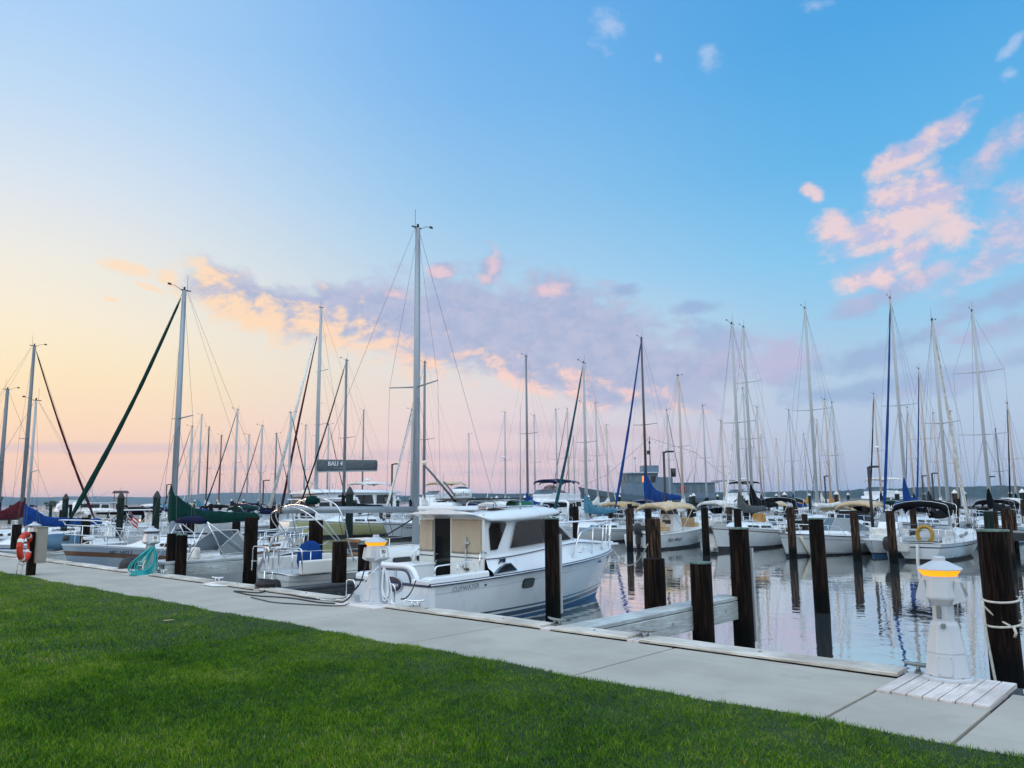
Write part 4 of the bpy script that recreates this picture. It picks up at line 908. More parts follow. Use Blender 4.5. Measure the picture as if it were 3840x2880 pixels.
def rails(H, t, t0=.45, zr=.6, n=6, mat='steel', r=.016, over=.15):
    m = MB(); ts = [lerp(t0, .985, i / (n - 1)) for i in range(n)]
    q = lambda tt, s, z: H.pt(tt, H.sh(tt), s) + Vector((-s * .06, over * (z / zr) * tt * .5, z))
    pts = [H.pt(t0 - .04, H.sh(t0), 1) + Vector((-.06, 0, 0))] + [q(tt, 1, zr * (1 if i else .9)) for i, tt in enumerate(ts)] + [Vector((0, H.y0 + H.L + over, H.fb + zr))] + [q(tt, -1, zr * (1 if i else .9)) for i, tt in reversed(list(enumerate(ts)))] + [H.pt(t0 - .04, H.sh(t0), -1) + Vector((.06, 0, 0))]
    m.tube(bend(pts, 4, .2), r, 6)
    for tt in ts[1:]:
        for s in (-1, 1): m.tube([q(tt, s, 0), q(tt, s, zr)], r * .85, 5)
    m.build('bow_rail', mat, t)
def frame_tower(m, x, y, z0, z1, r=.02):
    for sx in (-1, 1):
        for sy in (-1, 1): m.tube([(sx * x, sy * y[0] if isinstance(y, tuple) else sy * y, z0), (sx * x * .85, sy * (y[1] if isinstance(y, tuple) else y * .8), z1)], r, 6)
def motorboat(kind, label, loc, rz, L=8., B=2.8, fs=.85, fb=1.25, hull='gel', boot='navy', bottom='bottom_blue', stripe=None, canvas=None, detail=1, group='motorboats in the marina', glassm='glass', motor=False, name='motorboat', radar=False, top='gel'):
    t = thing(name, label, 'motorboat', loc, rz, group)
    H = Hull(L, B, fs, fb, rake=L * .09, tw=.86, tr=-.08, kind='motor', N=16 if detail else 12)
    H.build(t, hull, boot, bottom, stripe, st=(.22, .07), rub='navy' if stripe else hull)
    z = lambda y: H.sh(H.t(y))
    if kind == 'express':
        c, side = cabin(H, t, -L * .02, L * .40, B * .40, B * .14, .42, .22, nose=L * .3, n=8, name='foredeck_cabin')
        windows(c, side, [(L * .06, L * .14), (L * .17, L * .24)], .3, .7, glassm, 'portlight')
        zc = z(0) + .40
        rows = []
        for yy, zz_, w in ((L * .10, zc - .05, B * .34), (-L * .02, zc + .45, B * .36), (-L * .16, zc + .35, B * .42)):
            rows.append([Vector((-w, yy - L * .10, zz_ - .12)), Vector((-w * .92, yy, zz_)), Vector((0, yy + .18, zz_)), Vector((w * .92, yy, zz_)), Vector((w, yy - L * .10, zz_ - .12))])
        MB().grid(rows[:2], 0, False).build('windscreen', glassm, t, solid=.03)
        for s in (-1, 1): m = MB(); m.box((s * B * .42, -L * .28, z(-L * .3) + .15), (.12, L * .36, .32)); m.build('coaming', 'gel', t, bevel=.03)
        m = MB(); m.box((0, -L * .42, z(-L * .4) + .1), (B * .75, .4, .3)); m.build('aft_seat', 'c_white', t, bevel=.05)
        m = MB(); m.box((0, -L * .2, z(-L * .2) + .04), (B * .72, L * .45, .05)); m.build('cockpit', 'deckgrey', t)
        if canvas: bimini_top(t, -L * .16, zc + .88, B * .42, L * .30, canvas, z(-L * .2), .14)
        else:
            m = MB(); m.tube(bend([(-B * .46, -L * .22, z(0) + .2), (-B * .42, -L * .28, zc + 1.0), (B * .42, -L * .28, zc + 1.0), (B * .46, -L * .22, z(0) + .2)], 5, .3), .07, 8); m.build('radar_arch', 'gel', t)
        rails(H, t, .5, .55)
    elif kind in ('flybridge', 'trawler', 'sportfish'):
        ch = 1.35 if kind != 'trawler' else 1.55
        y0, y1 = -L * .22, L * .22
        b = MB(); rings = []
        for y, k in ((y0, 1), (y1 - .5, 1), (y1, .93), (y1 + .5, .62)):
            w = B * .41 * (1 if y < y1 else .92); zz_ = z(y) - .02; h = ch if y <= y1 else .5
            rings.append([Vector((-w, y, zz_)), Vector((-w * .93, y - (.0 if y < y1 else .0), zz_ + h)), Vector((0, y, zz_ + h + .05)), Vector((w * .93, y, zz_ + h)), Vector((w, y, zz_))])
        b.loft(rings, 0, False); c = b.build('cabin', 'gel', t, bevel=.04)
        for s in (-1, 1):
            for a, d in ((y0 + .15, y0 + L * .13), (y0 + L * .15, y0 + L * .28), (y0 + L * .30, y1 - .12)):
                zz_ = z((a + d) / 2) + ch * .52; w = B * .41 * .955 + .004
                MB().poly([(s * (w + .01), a, zz_), (s * (w + .01), d, zz_), (s * (w - .02), d - .1, zz_ + ch * .34), (s * (w - .02), a, zz_ + ch * .34)], 0, (s * .012, 0, 0)).build('window', glassm, c)
        zz_ = z(y1) + .55; w = B * .34
        MB().poly([(-w, y1 + .47, zz_), (w, y1 + .47, zz_), (w * .95, y1 + .03, zz_ + ch * .5), (-w * .95, y1 + .03, zz_ + ch * .5)], 0, (0, .02, .02)).build('windscreen', glassm, c)
        MB().poly([(-B * .3, y0 - .012, z(y0) + .1), (B * .3, y0 - .012, z(y0) + .1), (B * .28, y0 - .012, z(y0) + ch - .15), (-B * .28, y0 - .012, z(y0) + ch - .15)], 0, (0, -.012, 0)).build('aft_door', glassm, c)
        zf = z(y0) + ch + .03
        m = MB(); m.box((0, lerp(y0, y1, .36) - .3, zf + .04), (B * .86, (y1 - y0) * .95 + .5, .08)); m.build('roof', top, t, bevel=.03)
        if kind != 'trawler':
            b = MB(); rings = []
            for y, w, h in ((y0 + .2, B * .40, .55), (y1 - .9, B * .40, .7), (y1 - .3, B * .30, .5)): rings.append([Vector((-w, y, zf + .08)), Vector((-w * 1.04, y + .1, zf + h)), Vector((w * 1.04, y + .1, zf + h)), Vector((w, y, zf + .08))])
            b.loft(rings, 0, False); b.build('flybridge', 'gel', t, bevel=.03)
            m = MB(); m.poly([(-B * .38, y1 - .55, zf + .62), (B * .38, y1 - .55, zf + .62), (B * .34, y1 - .95, zf + 1.0), (-B * .34, y1 - .95, zf + 1.0)], 0, (0, .02, .02)); m.build('flybridge_screen', 'clear', t)
            if canvas:
                bimini_top(t, lerp(y0, y1, .45), zf + 1.9, B * .40, (y1 - y0) * .75, canvas, zf + .3, .1)
        else:
            m = MB(); m.tube([(0, 0, zf), (0, 0, zf + 2.2)], .05, 8); m.tube([(0, -.1, zf + .3), (0, -2.2, zf + 1.6)], .03, 6); m.build('signal_mast', 'alulight', t)
        rails(H, t, .4, .65)
        if radar:
            m = MB(); m.lathe([(.2, 0), (.3, .04), (.3, .16), (.15, .24)], 14, (0, 0, zf + (2.1 if canvas else 1.2))); m.build('radar_dome', 'gel', t)
            m = MB(); m.tube([(-.4, -.2, zf), (-.1, 0, zf + 1.2)], .03, 6); m.tube([(.4, -.2, zf), (.1, 0, zf + 1.2)], .03, 6); m.build('radar_frame', 'alulight', t)
    elif kind == 'console':
        m = MB(); m.box((0, -L * .03, z(0) - .02), (B * .80, L * .72, .04)); m.build('cockpit_floor', 'deckgrey', t)
        m = MB(); m.loft([[Vector((sx * .42, -.35 + yy, zz_)) for sx, yy in ((-1, -.3), (1, -.3), (1, k), (-1, k))] for zz_, k in ((z(0), .55), (z(0) + .55, .5), (z(0) + .85, .25))], 0, False); c = m.build('console', 'gel', t, bevel=.03)
        MB().poly([(-.40, -.1, z(0) + .82), (.40, -.1, z(0) + .82), (.34, -.28, z(0) + 1.22), (-.34, -.28, z(0) + 1.22)], 0, (0, .012, .012)).build('windscreen', 'clear', c)
        m = MB(); m.tube([(.16 * math.cos(a), -.66 - .05 * math.sin(a), z(0) + .62 + .16 * math.sin(a)) for a in [i * PI / 8 for i in range(17)]], .016, 6); m.box((0, -.655, z(0) + .45), (.5, .02, .2)); m.build('helm', 'lampblack', c)
        for y, mt in ((-1.35, canvas and 'c_tan' or 'c_white'), (L * .26, 'c_tan' if canvas else 'c_white')): m = MB(); m.box((0, y, z(y) + .12), (B * .42, .5, .3)); m.box((0, y - .24, z(y) + .38), (B * .42, .1, .3)); m.build('seat', mt, t, bevel=.06)
        if canvas: bimini_top(t, -.6, z(0) + 1.32, B * .40, L * .48, canvas, z(0))
    elif kind == 'bowrider':
        zc = z(0)
        b = MB(); rings = []
        for y, w, h in ((L * .36, B * .20, .06), (L * .2, B * .36, .16), (-.1, B * .43, .22), (-L * .12, B * .45, .16)): rings.append([Vector((-w, y, z(y))), Vector((-w * .9, y, z(y) + h)), Vector((w * .9, y, z(y) + h)), Vector((w, y, z(y)))])
        b.loft(rings, 0, True); b.build('foredeck', 'gel', t)
        zs_ = zc + .2; A = [(-B * .44, -L * .16, zs_ - .02), (-B * .40, .1, zs_), (-B * .12, .55, zs_ + .02), (B * .12, .55, zs_ + .02), (B * .40, .1, zs_), (B * .44, -L * .16, zs_ - .02)]
        Tt = [(-B * .42, -L * .17, zs_ + .12), (-B * .35, -.25, zs_ + .55), (-B * .10, .02, zs_ + .58), (B * .10, .02, zs_ + .58), (B * .35, -.25, zs_ + .55), (B * .42, -L * .17, zs_ + .12)]
        ws = MB().grid([A, Tt], 0, False).build('windscreen', 'clear', t, solid=.012)
        m = MB(); m.tube(Tt, .018, 6); m.tube(A, .02, 6)
        for a, c in zip(A, Tt): m.tube([a, c], .016, 6)
        m.build('windscreen_frame', 'alulight', ws)
        m = MB(); m.box((0, -L * .28, z(0) + .02), (B * .74, L * .36, .03)); m.build('cockpit', 'deckgrey', t)
        for s in (-1, 1):
            m = MB(); m.box((s * .5, -L * .22, z(0) + .08), (.42, .42, .2)); m.box((s * .5, -L * .22 - .22, z(0) + .24), (.42, .1, .3)); m.build('seat', 'c_white', t, bevel=.06)
        m = MB(); m.box((0, -L * .42, z(0) + .14), (B * .74, .6, .26)); m.build('engine_cover', 'c_white', t, bevel=.06)
        if canvas == 'c_navy':
            m = MB(); z1 = zc + 1.05; yb = -L * .24
            m.tube([(x * B * .42, yb + .05 * math.cos(x * 3), z1 + .04 * (1 - x * x)) for x in (-1, -.6, -.2, .2, .6, 1)], [.05, .10, .11, .11, .10, .05], 10); m.build('rolled_bimini', canvas, t)
            m = MB()
            for s in (-1, 1):
                for dy in (1.3, .5, -.5): m.tube([(s * B * .42, yb, z1), (s * B * .45, yb + dy, zc + .1)], .014, 6)
            m.build('bimini_frame', 'steel', t)
        rails(H, t, .62, .42, 5) if detail else None
    if motor: outboard(t, 0, -L / 2 - .12, fs + .05, 1.1)
    return t, H
# ------------------------------------------------------------------ cabin cruiser (hero)
def cruiser():
    t = thing('cabin_cruiser', 'white cabin cruiser with tan window curtains, dark glass door and navy stripes', 'motorboat', (-13.1, 10.5, W), 0)
    H = Hull(7.62, 2.52, .95, 1.27, rake=.95, tw=.95, tr=-.02, kind='motor', y0=0., N=26, depth=.4)
    Z = lambda y: H.sh(H.t(y))
    ho = H.build(t, 'gel', 'navy', 'bottom_blue', None, st=(.30, .02), rub='navy', deck=None, bootz=(.03, .16), boot2=True)
    # rub rail: navy band with a bright insert
    T = [i / 30 for i in range(31)]
    for s in (-1, 1):
        MB().tube([H.pt(q, H.sh(q) - .015, s, .012) for q in T], .036, 6).build('rub_rail', 'navy', ho)
        MB().tube([H.pt(q, H.sh(q) - .012, s, .043) for q in T], .012, 5).build('rub_insert', 'gel', ho)
        MB().tube([H.pt(q, H.sh(q) - .20, s, .001) for q in T], .006, 4).build('hull_crease', 'gelgrey', ho)
    MB().tube([(-1.19, -.01, .92), (1.19, -.01, .92)], .026, 6).build('rub_rail', 'navy', ho)
    # deck moulding: coamings beside the cockpit, side decks, raised foredeck
    rows = []
    ys = [1.765, 1.9, 2.4, 3.2, 4., 4.6, 5., 5.5, 6.0, 6.5, 7.0, 7.35, 7.56]
    def knu(y): return 1.36 + .20 * sstep((y - 2) / 3.0) if y < 5.05 else lerp(1.565, 1.33, ((y - 5.05) / 2.5) ** 1.1)
    def kw(y): return min(.985 if y < 4.3 else .985 - .12 * (y - 4.3), max(.03, H.hb(H.t(y)) - .05 - .02 * (y > 5)))
    for y in ys:
        h = H.hb(H.t(y)); w = kw(y); k = max(knu(y), Z(y) + .015)
        rows.append([(-h - .0, y, Z(y)), (-h + .03, y, Z(y) + .07), (-lerp(h, w, .7), y, lerp(Z(y), k, .35) + .03), (-w, y, k), (-w * .55, y, k + .05 * (y > 5)), (0, y, k + .07 * (y > 5)), (w * .55, y, k + .05 * (y > 5)), (w, y, k), (lerp(h, w, .7), y, lerp(Z(y), k, .35) + .03), (h - .03, y, Z(y) + .07), (h, y, Z(y))])
    MB().grid(rows, 0, True, flip=True).build('deck_moulding', 'gel', t)
    for s in (-1, 1):
        m = MB(); rr_ = []
        for y in (.0, .12, .6, 1.2, 1.62):
            h = H.hb(H.t(y)); zt = Z(y) + .10 + .03 * (y > .1); rr_.append([(s * (h + .005), y, Z(y) - .02), (s * (h - .01), y, zt - .02), (s * (h - .04), y, zt), (s * (h - .25), y, zt), (s * (h - .27), y, zt - .02), (s * (h - .27), y, .42)])
        if s > 0: rr_ = rr_
        m.loft(rr_, 0, False); m.build('coaming', 'gel', t, bevel=.012)
        MB().tube([(s * (kw(y) + .3 * .16 * (H.hb(H.t(y)) - kw(y)) + .014), y, knu(y) - .16 * (knu(y) * .65 - Z(y) * .65 - .03)) for y in [1.76 + .2 * i for i in range(23)]], .009, 4).build('cabin_pinstripe', 'navy', t)
    MB().box((0, .85, .42), (2.0, 1.75, .04)).build('cockpit_floor', 'deckgrey', t)
    MB().box((.92, .08, .70), (.55, .18, .66)).build('transom', 'gel', t, bevel=.03); MB().box((-.83, .08, .70), (.72, .18, .66)).build('transom', 'gel', t, bevel=.03)
    m = MB(); m.box((.05, .06, .62), (1.02, .10, .48)); tr_ = m.build('transom_door', 'gel', t, bevel=.04)
    # oval navy name board on the transom door
    m = MB(); m.loft([[(.10 + .30 * math.cos(a), -.0 - d, .90 + .155 * math.sin(a)) for a in [2 * PI * k / 28 for k in range(28)]] for d in (0, .03)], 0, False); nb = m.build('name_board', 'navy', tr_, bevel=.006)
    m = MB(); m.tube([(.10 + .30 * math.cos(a), -.03, .90 + .155 * math.sin(a)) for a in [2 * PI * k / 28 for k in range(29)]], .008, 5, cap=False); m.build('name_board_rim', 'gelgrey', nb)
    lettering(nb, 'Escapes', .115, (.12, -.038, .90), (1, 0, 0), (0, 0, 1), 'textwhite', 0, .25)
    # rounded stern seat back with navy piping
    m = MB(); m.tube(bend([(-.75, .2, 1.02), (-.7, .2, 1.24), (.42, .2, 1.24), (.60, .2, 1.0), (.62, .2, .80)], 6, .2), .065, 10); m.build('stern_seat', 'gel', t)
    MB().tube(bend([(-.7, .1, 1.16), (.38, .1, 1.19), (.52, .1, 1.0), (.54, .1, .74)], 6, .2), .026, 6).build('seat_piping', 'navy', t)
    m = MB(); m.box((-.62, 1.2, .82), (.62, .6, .7)); m.box((-.62, 1.2, 1.19), (.66, .64, .06)); m.build('cockpit_locker', 'gel', t, bevel=.03)
    m = MB(); m.box((0, -.30, .33), (1.9, .62, .06)); m.build('swim_platform', 'gel', t, bevel=.02)
    for x in (-.8, .78): m = MB(); m.tube(bend([(x, -.52, .36), (x, -.52, .98), (x - .3 * (1 if x > 0 else -1), -.52, .98), (x - .3 * (1 if x > 0 else -1), -.52, .36)], 6, .1), .017, 8); m.build('stern_grab_rail', 'steel', t)
    # aft quarter rail
    m = MB(); pts = [(1.08, .24, 1.06), (1.08, .24, 1.28), (1.10, 1.30, 1.33), (1.10, 1.36, 1.08)]; m.tube(bend(pts, 5, .1), .016, 8); m.tube([(1.09, .85, 1.08), (1.09, .85, 1.30)], .014, 6); m.build('quarter_rail', 'steel', t)
    m = MB(); m.tube(bend([(.98, 1.80, 1.45), (.98, 1.62, 1.50), (1.06, 1.52, 1.40), (1.08, 1.50, 1.08)], 5, .08), .015, 8); m.tube(bend([(-1.0, 1.80, 1.45), (-1.02, 1.62, 1.48), (-1.1, 1.5, 1.38), (-1.12, 1.48, 1.08)], 5, .08), .015, 8); m.build('cabin_grab_rail', 'steel', t)
    # aft bulkhead with open dark doorway and curtains
    yb = 1.72
    th = .05
    for grp in (((-1.08, -.585, .45, 1.43), (-1.08, -.585, 2.14, 2.28), (-1.08, -1.02, 1.43, 2.14), (-.595, -.585, 1.43, 2.14)), ((-.035, .98, .45, 1.42), (-.035, .98, 2.16, 2.28), (.945, .985, 1.42, 2.16), (-.035, .01, 1.42, 2.16))):
        b = MB()
        for x0, x1, z0, z1 in grp: b.box(((x0 + x1) / 2, yb, (z0 + z1) / 2), (x1 - x0, th, z1 - z0))
        b.build('aft_bulkhead', 'gelw', t)
    def curtain(x0, x1, z0, z1, sd):
        q = random.Random(sd); rows = []; n = 14
        for i in range(n + 1):
            r_ = []
            for j in range(n + 1):
                u, v = i / n, j / n; d = .012 * math.sin(u * 9 + v * 5 + sd) * math.sin(PI * v) + .02 * max(0, 1 - abs(u - .85 + (1 - v) * .5) * 7) * math.sin(PI * min(1, v + .15)); r_.append((lerp(x0, x1, u), yb - .036 - abs(d), lerp(z0, z1, v)))
            rows.append(r_)
        c = MB().grid(rows, 0, True).build('window_curtain', 'snap', t, solid=.006)
        m = MB()
        for u in (.02, .5, .98):
            for v in (.02, .98): m.lathe([(.009, 0), (.006, .006)], 8, (0, 0, 0)) if False else m.box((lerp(x0, x1, u), yb - .05, lerp(z0, z1, v)), (.016, .01, .016))
        m.build('snap_buttons', 'steel', c)
    for x0, x1 in ((-1.07, -.60), (-.02, .97)): MB().box(((x0 + x1) / 2, yb - .03, 1.345), (x1 - x0, .012, .018)).build('bulkhead_pinstripe', 'navy', t)
    curtain(-1.055, -.60, 1.44, 2.13, 1); curtain(.015, .94, 1.43, 2.155, 4)
    # dark saloon seen through the doorway
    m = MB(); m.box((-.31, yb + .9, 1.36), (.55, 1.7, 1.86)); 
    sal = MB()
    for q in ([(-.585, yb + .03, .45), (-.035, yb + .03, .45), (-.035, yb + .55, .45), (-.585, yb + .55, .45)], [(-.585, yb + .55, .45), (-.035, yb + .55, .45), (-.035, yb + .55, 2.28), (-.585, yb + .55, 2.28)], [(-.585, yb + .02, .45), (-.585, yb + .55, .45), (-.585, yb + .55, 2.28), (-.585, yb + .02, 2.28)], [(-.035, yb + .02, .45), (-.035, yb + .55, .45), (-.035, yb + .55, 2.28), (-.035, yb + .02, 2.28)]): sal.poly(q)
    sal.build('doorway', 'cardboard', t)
    dr = MB().box((-.31, yb + .012, 1.37), (.535, .02, 1.80)).build('cabin_door', 'glass', t)
    m = MB(); m.lathe([(.02, 0), (.028, .03)], 10, (0, 0, 0)); k = m.build('door_handle', 'steel', dr, loc=(-.53, yb - .0, 1.38)); k.rotation_euler = (PI / 2, 0, 0); m = MB().box((-.50, yb - .03, 1.385), (.09, .015, .02)); m.build('door_handle', 'steel', dr); MB().lathe([(.022, 0), (.02, .01)], 10).build('door_lock', 'steel', dr, loc=(-.53, yb, 1.22)).rotation_euler = (PI / 2, 0, 0)
    # upper house: side walls with windows and raked windscreen
    wb, wt = .965, .90
    def sp(y, z, s, out=0.): k = (z - 1.36) / .8; cy = max(0., y - 4.2) * .20; return Vector((s * (lerp(wb, wt, k) - cy + out), y, z))
    zt = lambda y: 2.16 + .03 * (y - 1.7)
    fr = lambda z: 5.05 - (z - 1.57) * 1.72          # windscreen slope
    for s in (-1, 1):
        pts = [(1.70, 1.30), (5.02, 1.56), (fr(2.2), 2.22), (1.70, 2.17)]
        m = MB(); q = [sp(y, z, s) for y, z in pts]
        if s < 0: q = q[::-1]
        sw = m.poly(q, 0, (-s * .05, 0, 0)).build('cabin_side', 'gel', t)
        for w_ in ([(1.95, 1.50), (2.16, 1.51), (2.50, 2.03), (2.46, 2.08), (2.03, 2.10), (1.94, 1.95)], [(2.58, 1.515), (3.70, 1.575), (3.70, 2.125), (2.90, 2.085), (2.84, 2.05)], [(3.74, 1.577), (4.92, 1.60), (4.02, 2.14), (3.74, 2.127)]):
            q = [sp(y, z, s, .004) for y, z in w_]
            if s < 0: q = q[::-1]
            MB().poly(q, 0, (s * .006, 0, 0)).build('window', 'glassbrown', sw)
    m = MB(); wf = lambda z: sp(fr(z), z, 1).x
    for a, c in ((-1, -.04), (.04, 1)):
        z0, z1 = 1.585, 2.17; m.poly([(a * (wf(z0) - .03), fr(z0), z0), (c * (wf(z0) - .03), fr(z0), z0), (c * (wf(z1) - .03), fr(z1), z1), (a * (wf(z1) - .03), fr(z1), z1)], 0, (0, .02, .012))
    m.build('windscreen', 'glassbrown', t)
    m = MB(); z0, z1 = 1.56, 2.2
    for x in (-1, 0, 1): m.tube([(x * (wf(z0) - .01), fr(z0), z0 + .02), (x * (wf(z1) - .01), fr(z1), z1)], .03, 6)
    m.tube([(-wf(z0), fr(z0), z0 + .02), (wf(z0), fr(z0), z0 + .02)], .03, 6); m.build('windscreen_frame', 'gel', t)
    # hardtop with brow
    rings = []
    for y, w, zb, zh in ((1.30, .98, 2.275, .03), (1.42, 1.0, 2.26, .05), (1.72, 1.02, 2.17, .10), (1.9, 1.04, 2.12, .17), (2.5, 1.03, 2.11, .21), (3.3, 1.0, 2.14, .22), (4.0, .92, 2.19, .18), (4.5, .78, 2.22, .12), (4.85, .52, 2.24, .06), (4.98, .25, 2.25, .03)):
        rings.append([(-w, y, zb), (-w * 1.0, y, zb + zh * .35), (-w * .86, y, zb + zh), (-w * .4, y, zb + zh + .05), (0, y, zb + zh + .06), (w * .4, y, zb + zh + .05), (w * .86, y, zb + zh), (w, y, zb + zh * .35), (w, y, zb), (0, y, zb)])
    MB().loft(rings, 0, True).build('hardtop', 'gel', t)
    m = MB(); m.box((-.05, 1.62, 2.40), (1.35, .62, .09)); m.box((-.25, 1.75, 2.48), (.75, .34, .10)); m.build('roof_pad', 'gel', t, bevel=.03)
    for s in (-1, 1):
        m = MB(); m.tube(bend([(s * .78, 2.0, 2.36), (s * .78, 2.05, 2.42), (s * .70, 4.2, 2.44), (s * .66, 4.3, 2.36)], 4, .1), .012, 6)
        for y in (2.7, 3.4): m.tube([(s * .76, y, 2.37), (s * .76, y, 2.43)], .01, 5)
        m.build('roof_rail', 'steel', t)
    m = MB()
    for s in (-.42, .42): m.tube(bend([(s, 1.75, 2.40), (s, 1.78, 2.56), (s, 3.45, 2.58), (s, 3.6, 2.40)], 5, .15), .018, 6); m.tube([(s, 2.6, 2.40), (s, 2.6, 2.57)], .014, 6)
    rk = m.build('roof_rack', 'steel', t)
    m = MB(); m.box((.0, 2.65, 2.60), (1.0, 1.95, .03)); m.build('solar_panel', 'solar', rk, bevel=.004)
    m = MB(); m.poly([(.25, 2.2, 2.402), (.75, 2.2, 2.388), (.7, 2.75, 2.39), (.25, 2.75, 2.408)], 0, (0, 0, .012)); m.build('roof_hatch', 'glass', t)
    m = MB(); m.loft([[(.30 + a, 3.62 + b, z) for a, b in ((-.18 * k, -.28 * k), (.18 * k, -.28 * k), (.18 * k, .28 * k), (-.18 * k, .28 * k))] for z, k in ((2.37, 1.05), (2.50, 1.0), (2.53, .85))], 0, False); m.build('green_cushion', pbr('hatch_cover_green', (.012, .12, .075), .8, .2, 6), t, bevel=.02)
    # radar, folded mast with light, whip aerial, horns
    m = MB(); m.lathe([(.15, -.14), (.15, -.04), (.22, -.02), (.235, .02), (.235, .13), (.225, .17), (.18, .205)], 28, (-.02, 2.02, 2.62)); rd = m.build('radar_dome', 'gel', t)
    MB().lathe([(.17, .0), (.16, .02), (.08, .05), (.01, .055)], 24, (-.02, 2.02, 2.825)).build('radar_cap', 'navy', rd)
    MB().lathe([(.21, -.035), (.225, -.015), (.21, -.01)], 24, (-.02, 2.02, 2.62)).build('radar_base', 'black', rd)
    # lettering wrapped on the dome, facing the dock
    vs, fs = text_faces('GARMIN'); m = MB(); cvs = []
    a0 = math.atan2(-.72, .69) + .10
    for v in vs: a = a0 + v.x * .10 / .237; cvs.append((-.02 + .2375 * math.cos(a), 2.02 + .2375 * math.sin(a), 2.690 + v.y * .10))
    m.add(cvs, fs); aa = a0 + .11; m.add([(-.02 + .238 * math.cos(aa + d / .237), 2.02 + .238 * math.sin(aa + d / .237), z) for d, z in ((-.018, 2.737), (.018, 2.737), (0, 2.768))], [(0, 1, 2)]); m.build('lettering', 'textblack', rd)
    m = MB(); m.tube([(-.12, 1.0, 3.33), (-.1, 1.15, 3.2), (-.06, 1.86, 2.55)], [.02, .025, .028], 8); m.tube(bend([(-.06, 1.86, 2.55), (-.03, 1.98, 2.44), (0, 2.0, 2.36)], 4, .06), .034, 8); m.tube([(.02, 1.45, 2.98), (0, 1.90, 2.58)], .02, 6); fm = m.build('folded_mast', 'alugrey', t)
    m = MB(); m.lathe([(.03, 0), (.05, .02), (.05, .09), (.03, .10)], 12, (-.12, 1.0, 3.34)); m.build('anchor_light', 'gelcream', fm)
    m = MB(); m.tube([(.84, 3.05, 2.36), (.84, 3.05, 2.5)], .022, 8); m.tube([(.84, 3.05, 2.45), (.845, 3.08, 4.75)], [.015, .006], 6); m.build('whip_aerial', 'alulight', t)
    m = MB()
    for x in (.05, .3): m.lathe([(.012, 0), (.02, .12), (.05, .2)], 10, (0, 0, 0)) if False else m.tube([(x, 3.7, 2.50), (x, 3.95, 2.50), (x, 4.05, 2.50)], [.02, .03, .06], 10)
    m.build('horns', 'steel', t)
    # boathook held on the bulkhead, hose tap
    m = MB(); m.tube([(.50, yb - .07, .95), (.50, yb - .07, 1.55)], .016, 6); m.tube([(.50, yb - .07, 1.55), (.50, yb - .07, 1.78)], .024, 8); m.box((.55, yb - .07, 1.66), (.1, .03, .05)); m.build('boat_hook', 'alulight', t)
    MB().box((.50, yb - .06, 1.10), (.12, .04, .04)).build('hook_bracket', 'black', t); MB().lathe([(.035, 0), (.03, .05)], 10).build('shower_tap', 'steel', t, loc=(.36, yb - .03, 1.16)).rotation_euler = (PI / 2, 0, 0)
    # hull window, portlights, vents, logos
    def on_hull(y0, y1, z0, z1, mt, nm, out=.006, oval=False, n=20, sides=(1, -1)):
        for s in sides:
            pts = []
            for k in range(n):
                a = 2 * PI * k / n; e = 1 if oval else .45
                cx = math.copysign(abs(math.cos(a)) ** e, math.cos(a)); cz = math.copysign(abs(math.sin(a)) ** e, math.sin(a))
                y = lerp(y0, y1, .5 + .5 * cx); z = lerp(z0, z1, .5 + .5 * cz); pts.append(H.yz(y, z, s, out))
            MB().poly(pts if s > 0 else pts[::-1], 0, (s * .006, 0, 0)).build(nm, mt, ho)
    on_hull(2.70, 3.12, .64, .86, 'black', 'hull_window', .003); on_hull(2.74, 3.08, .665, .835, 'glass', 'hull_window_glass', .010)
    for a, b_, z in ((5.93, 6.30, 1.0), (6.80, 7.03, 1.06)): on_hull(a, b_, z - .055, z + .045, 'steel', 'hawse_fairlead', .006, True); on_hull(a + .07, b_ - .07, z - .03, z + .02, 'black', 'fairlead_hole', .014, True)
    on_hull(1.50, 1.56, .80, .85, 'black', 'drain', .006, True)
    on_hull(.08, .13, .50, .60, 'textgrey', 'vent', .004, False); on_hull(.16, .21, .50, .60, 'textgrey', 'vent', .004, False)
    for s in (1, -1):
        h = lambda y, z: Vector((s * (lerp(H.hb(H.t(y)), kw(y), sstep((z - Z(y)) / .25)) + .03), y, z))
        m = MB(); q = [h(1.72, Z(1.72) + .05), h(2.48, Z(2.48) + .06), h(2.48, Z(2.48) + .20), h(2.30, Z(2.3) + .20), h(2.0, Z(2) + .14)]; m.poly(q if s > 0 else q[::-1], 0, (s * .01, 0, 0)); v = m.build('air_intake_trim', 'steel', t)
        m = MB(); q = [h(1.85, Z(1.85) + .065) , h(2.45, Z(2.45) + .075), h(2.45, Z(2.45) + .18), h(2.3, Z(2.3) + .18), h(2.05, Z(2.05) + .13)]; q = [p + Vector((s * .012, 0, 0)) for p in q]; m.poly(q if s > 0 else q[::-1], 0, (s * .01, 0, 0)); m.build('air_intake', 'glass', v)
        m = MB(); q = [(s * (kw(5.2) + .012 - (y - 5.0) * .13), y, z) for y, z in [(5.0 + .27 * math.cos(2 * PI * k / 18), 1.43 + .06 * math.sin(2 * PI * k / 18)) for k in range(18)]]; m.poly(q if s > 0 else q[::-1], 0, (s * .012, 0, 0)); pl = m.build('portlight', 'steel', t)
        m = MB(); q = [(s * (kw(5.2) + .022 - (y - 5.0) * .13), y, z) for y, z in [(5.0 + .21 * math.cos(2 * PI * k / 18), 1.43 + .042 * math.sin(2 * PI * k / 18)) for k in range(18)]]; m.poly(q if s > 0 else q[::-1], 0, (s * .01, 0, 0)); m.build('portlight_glass', 'glass', pl)
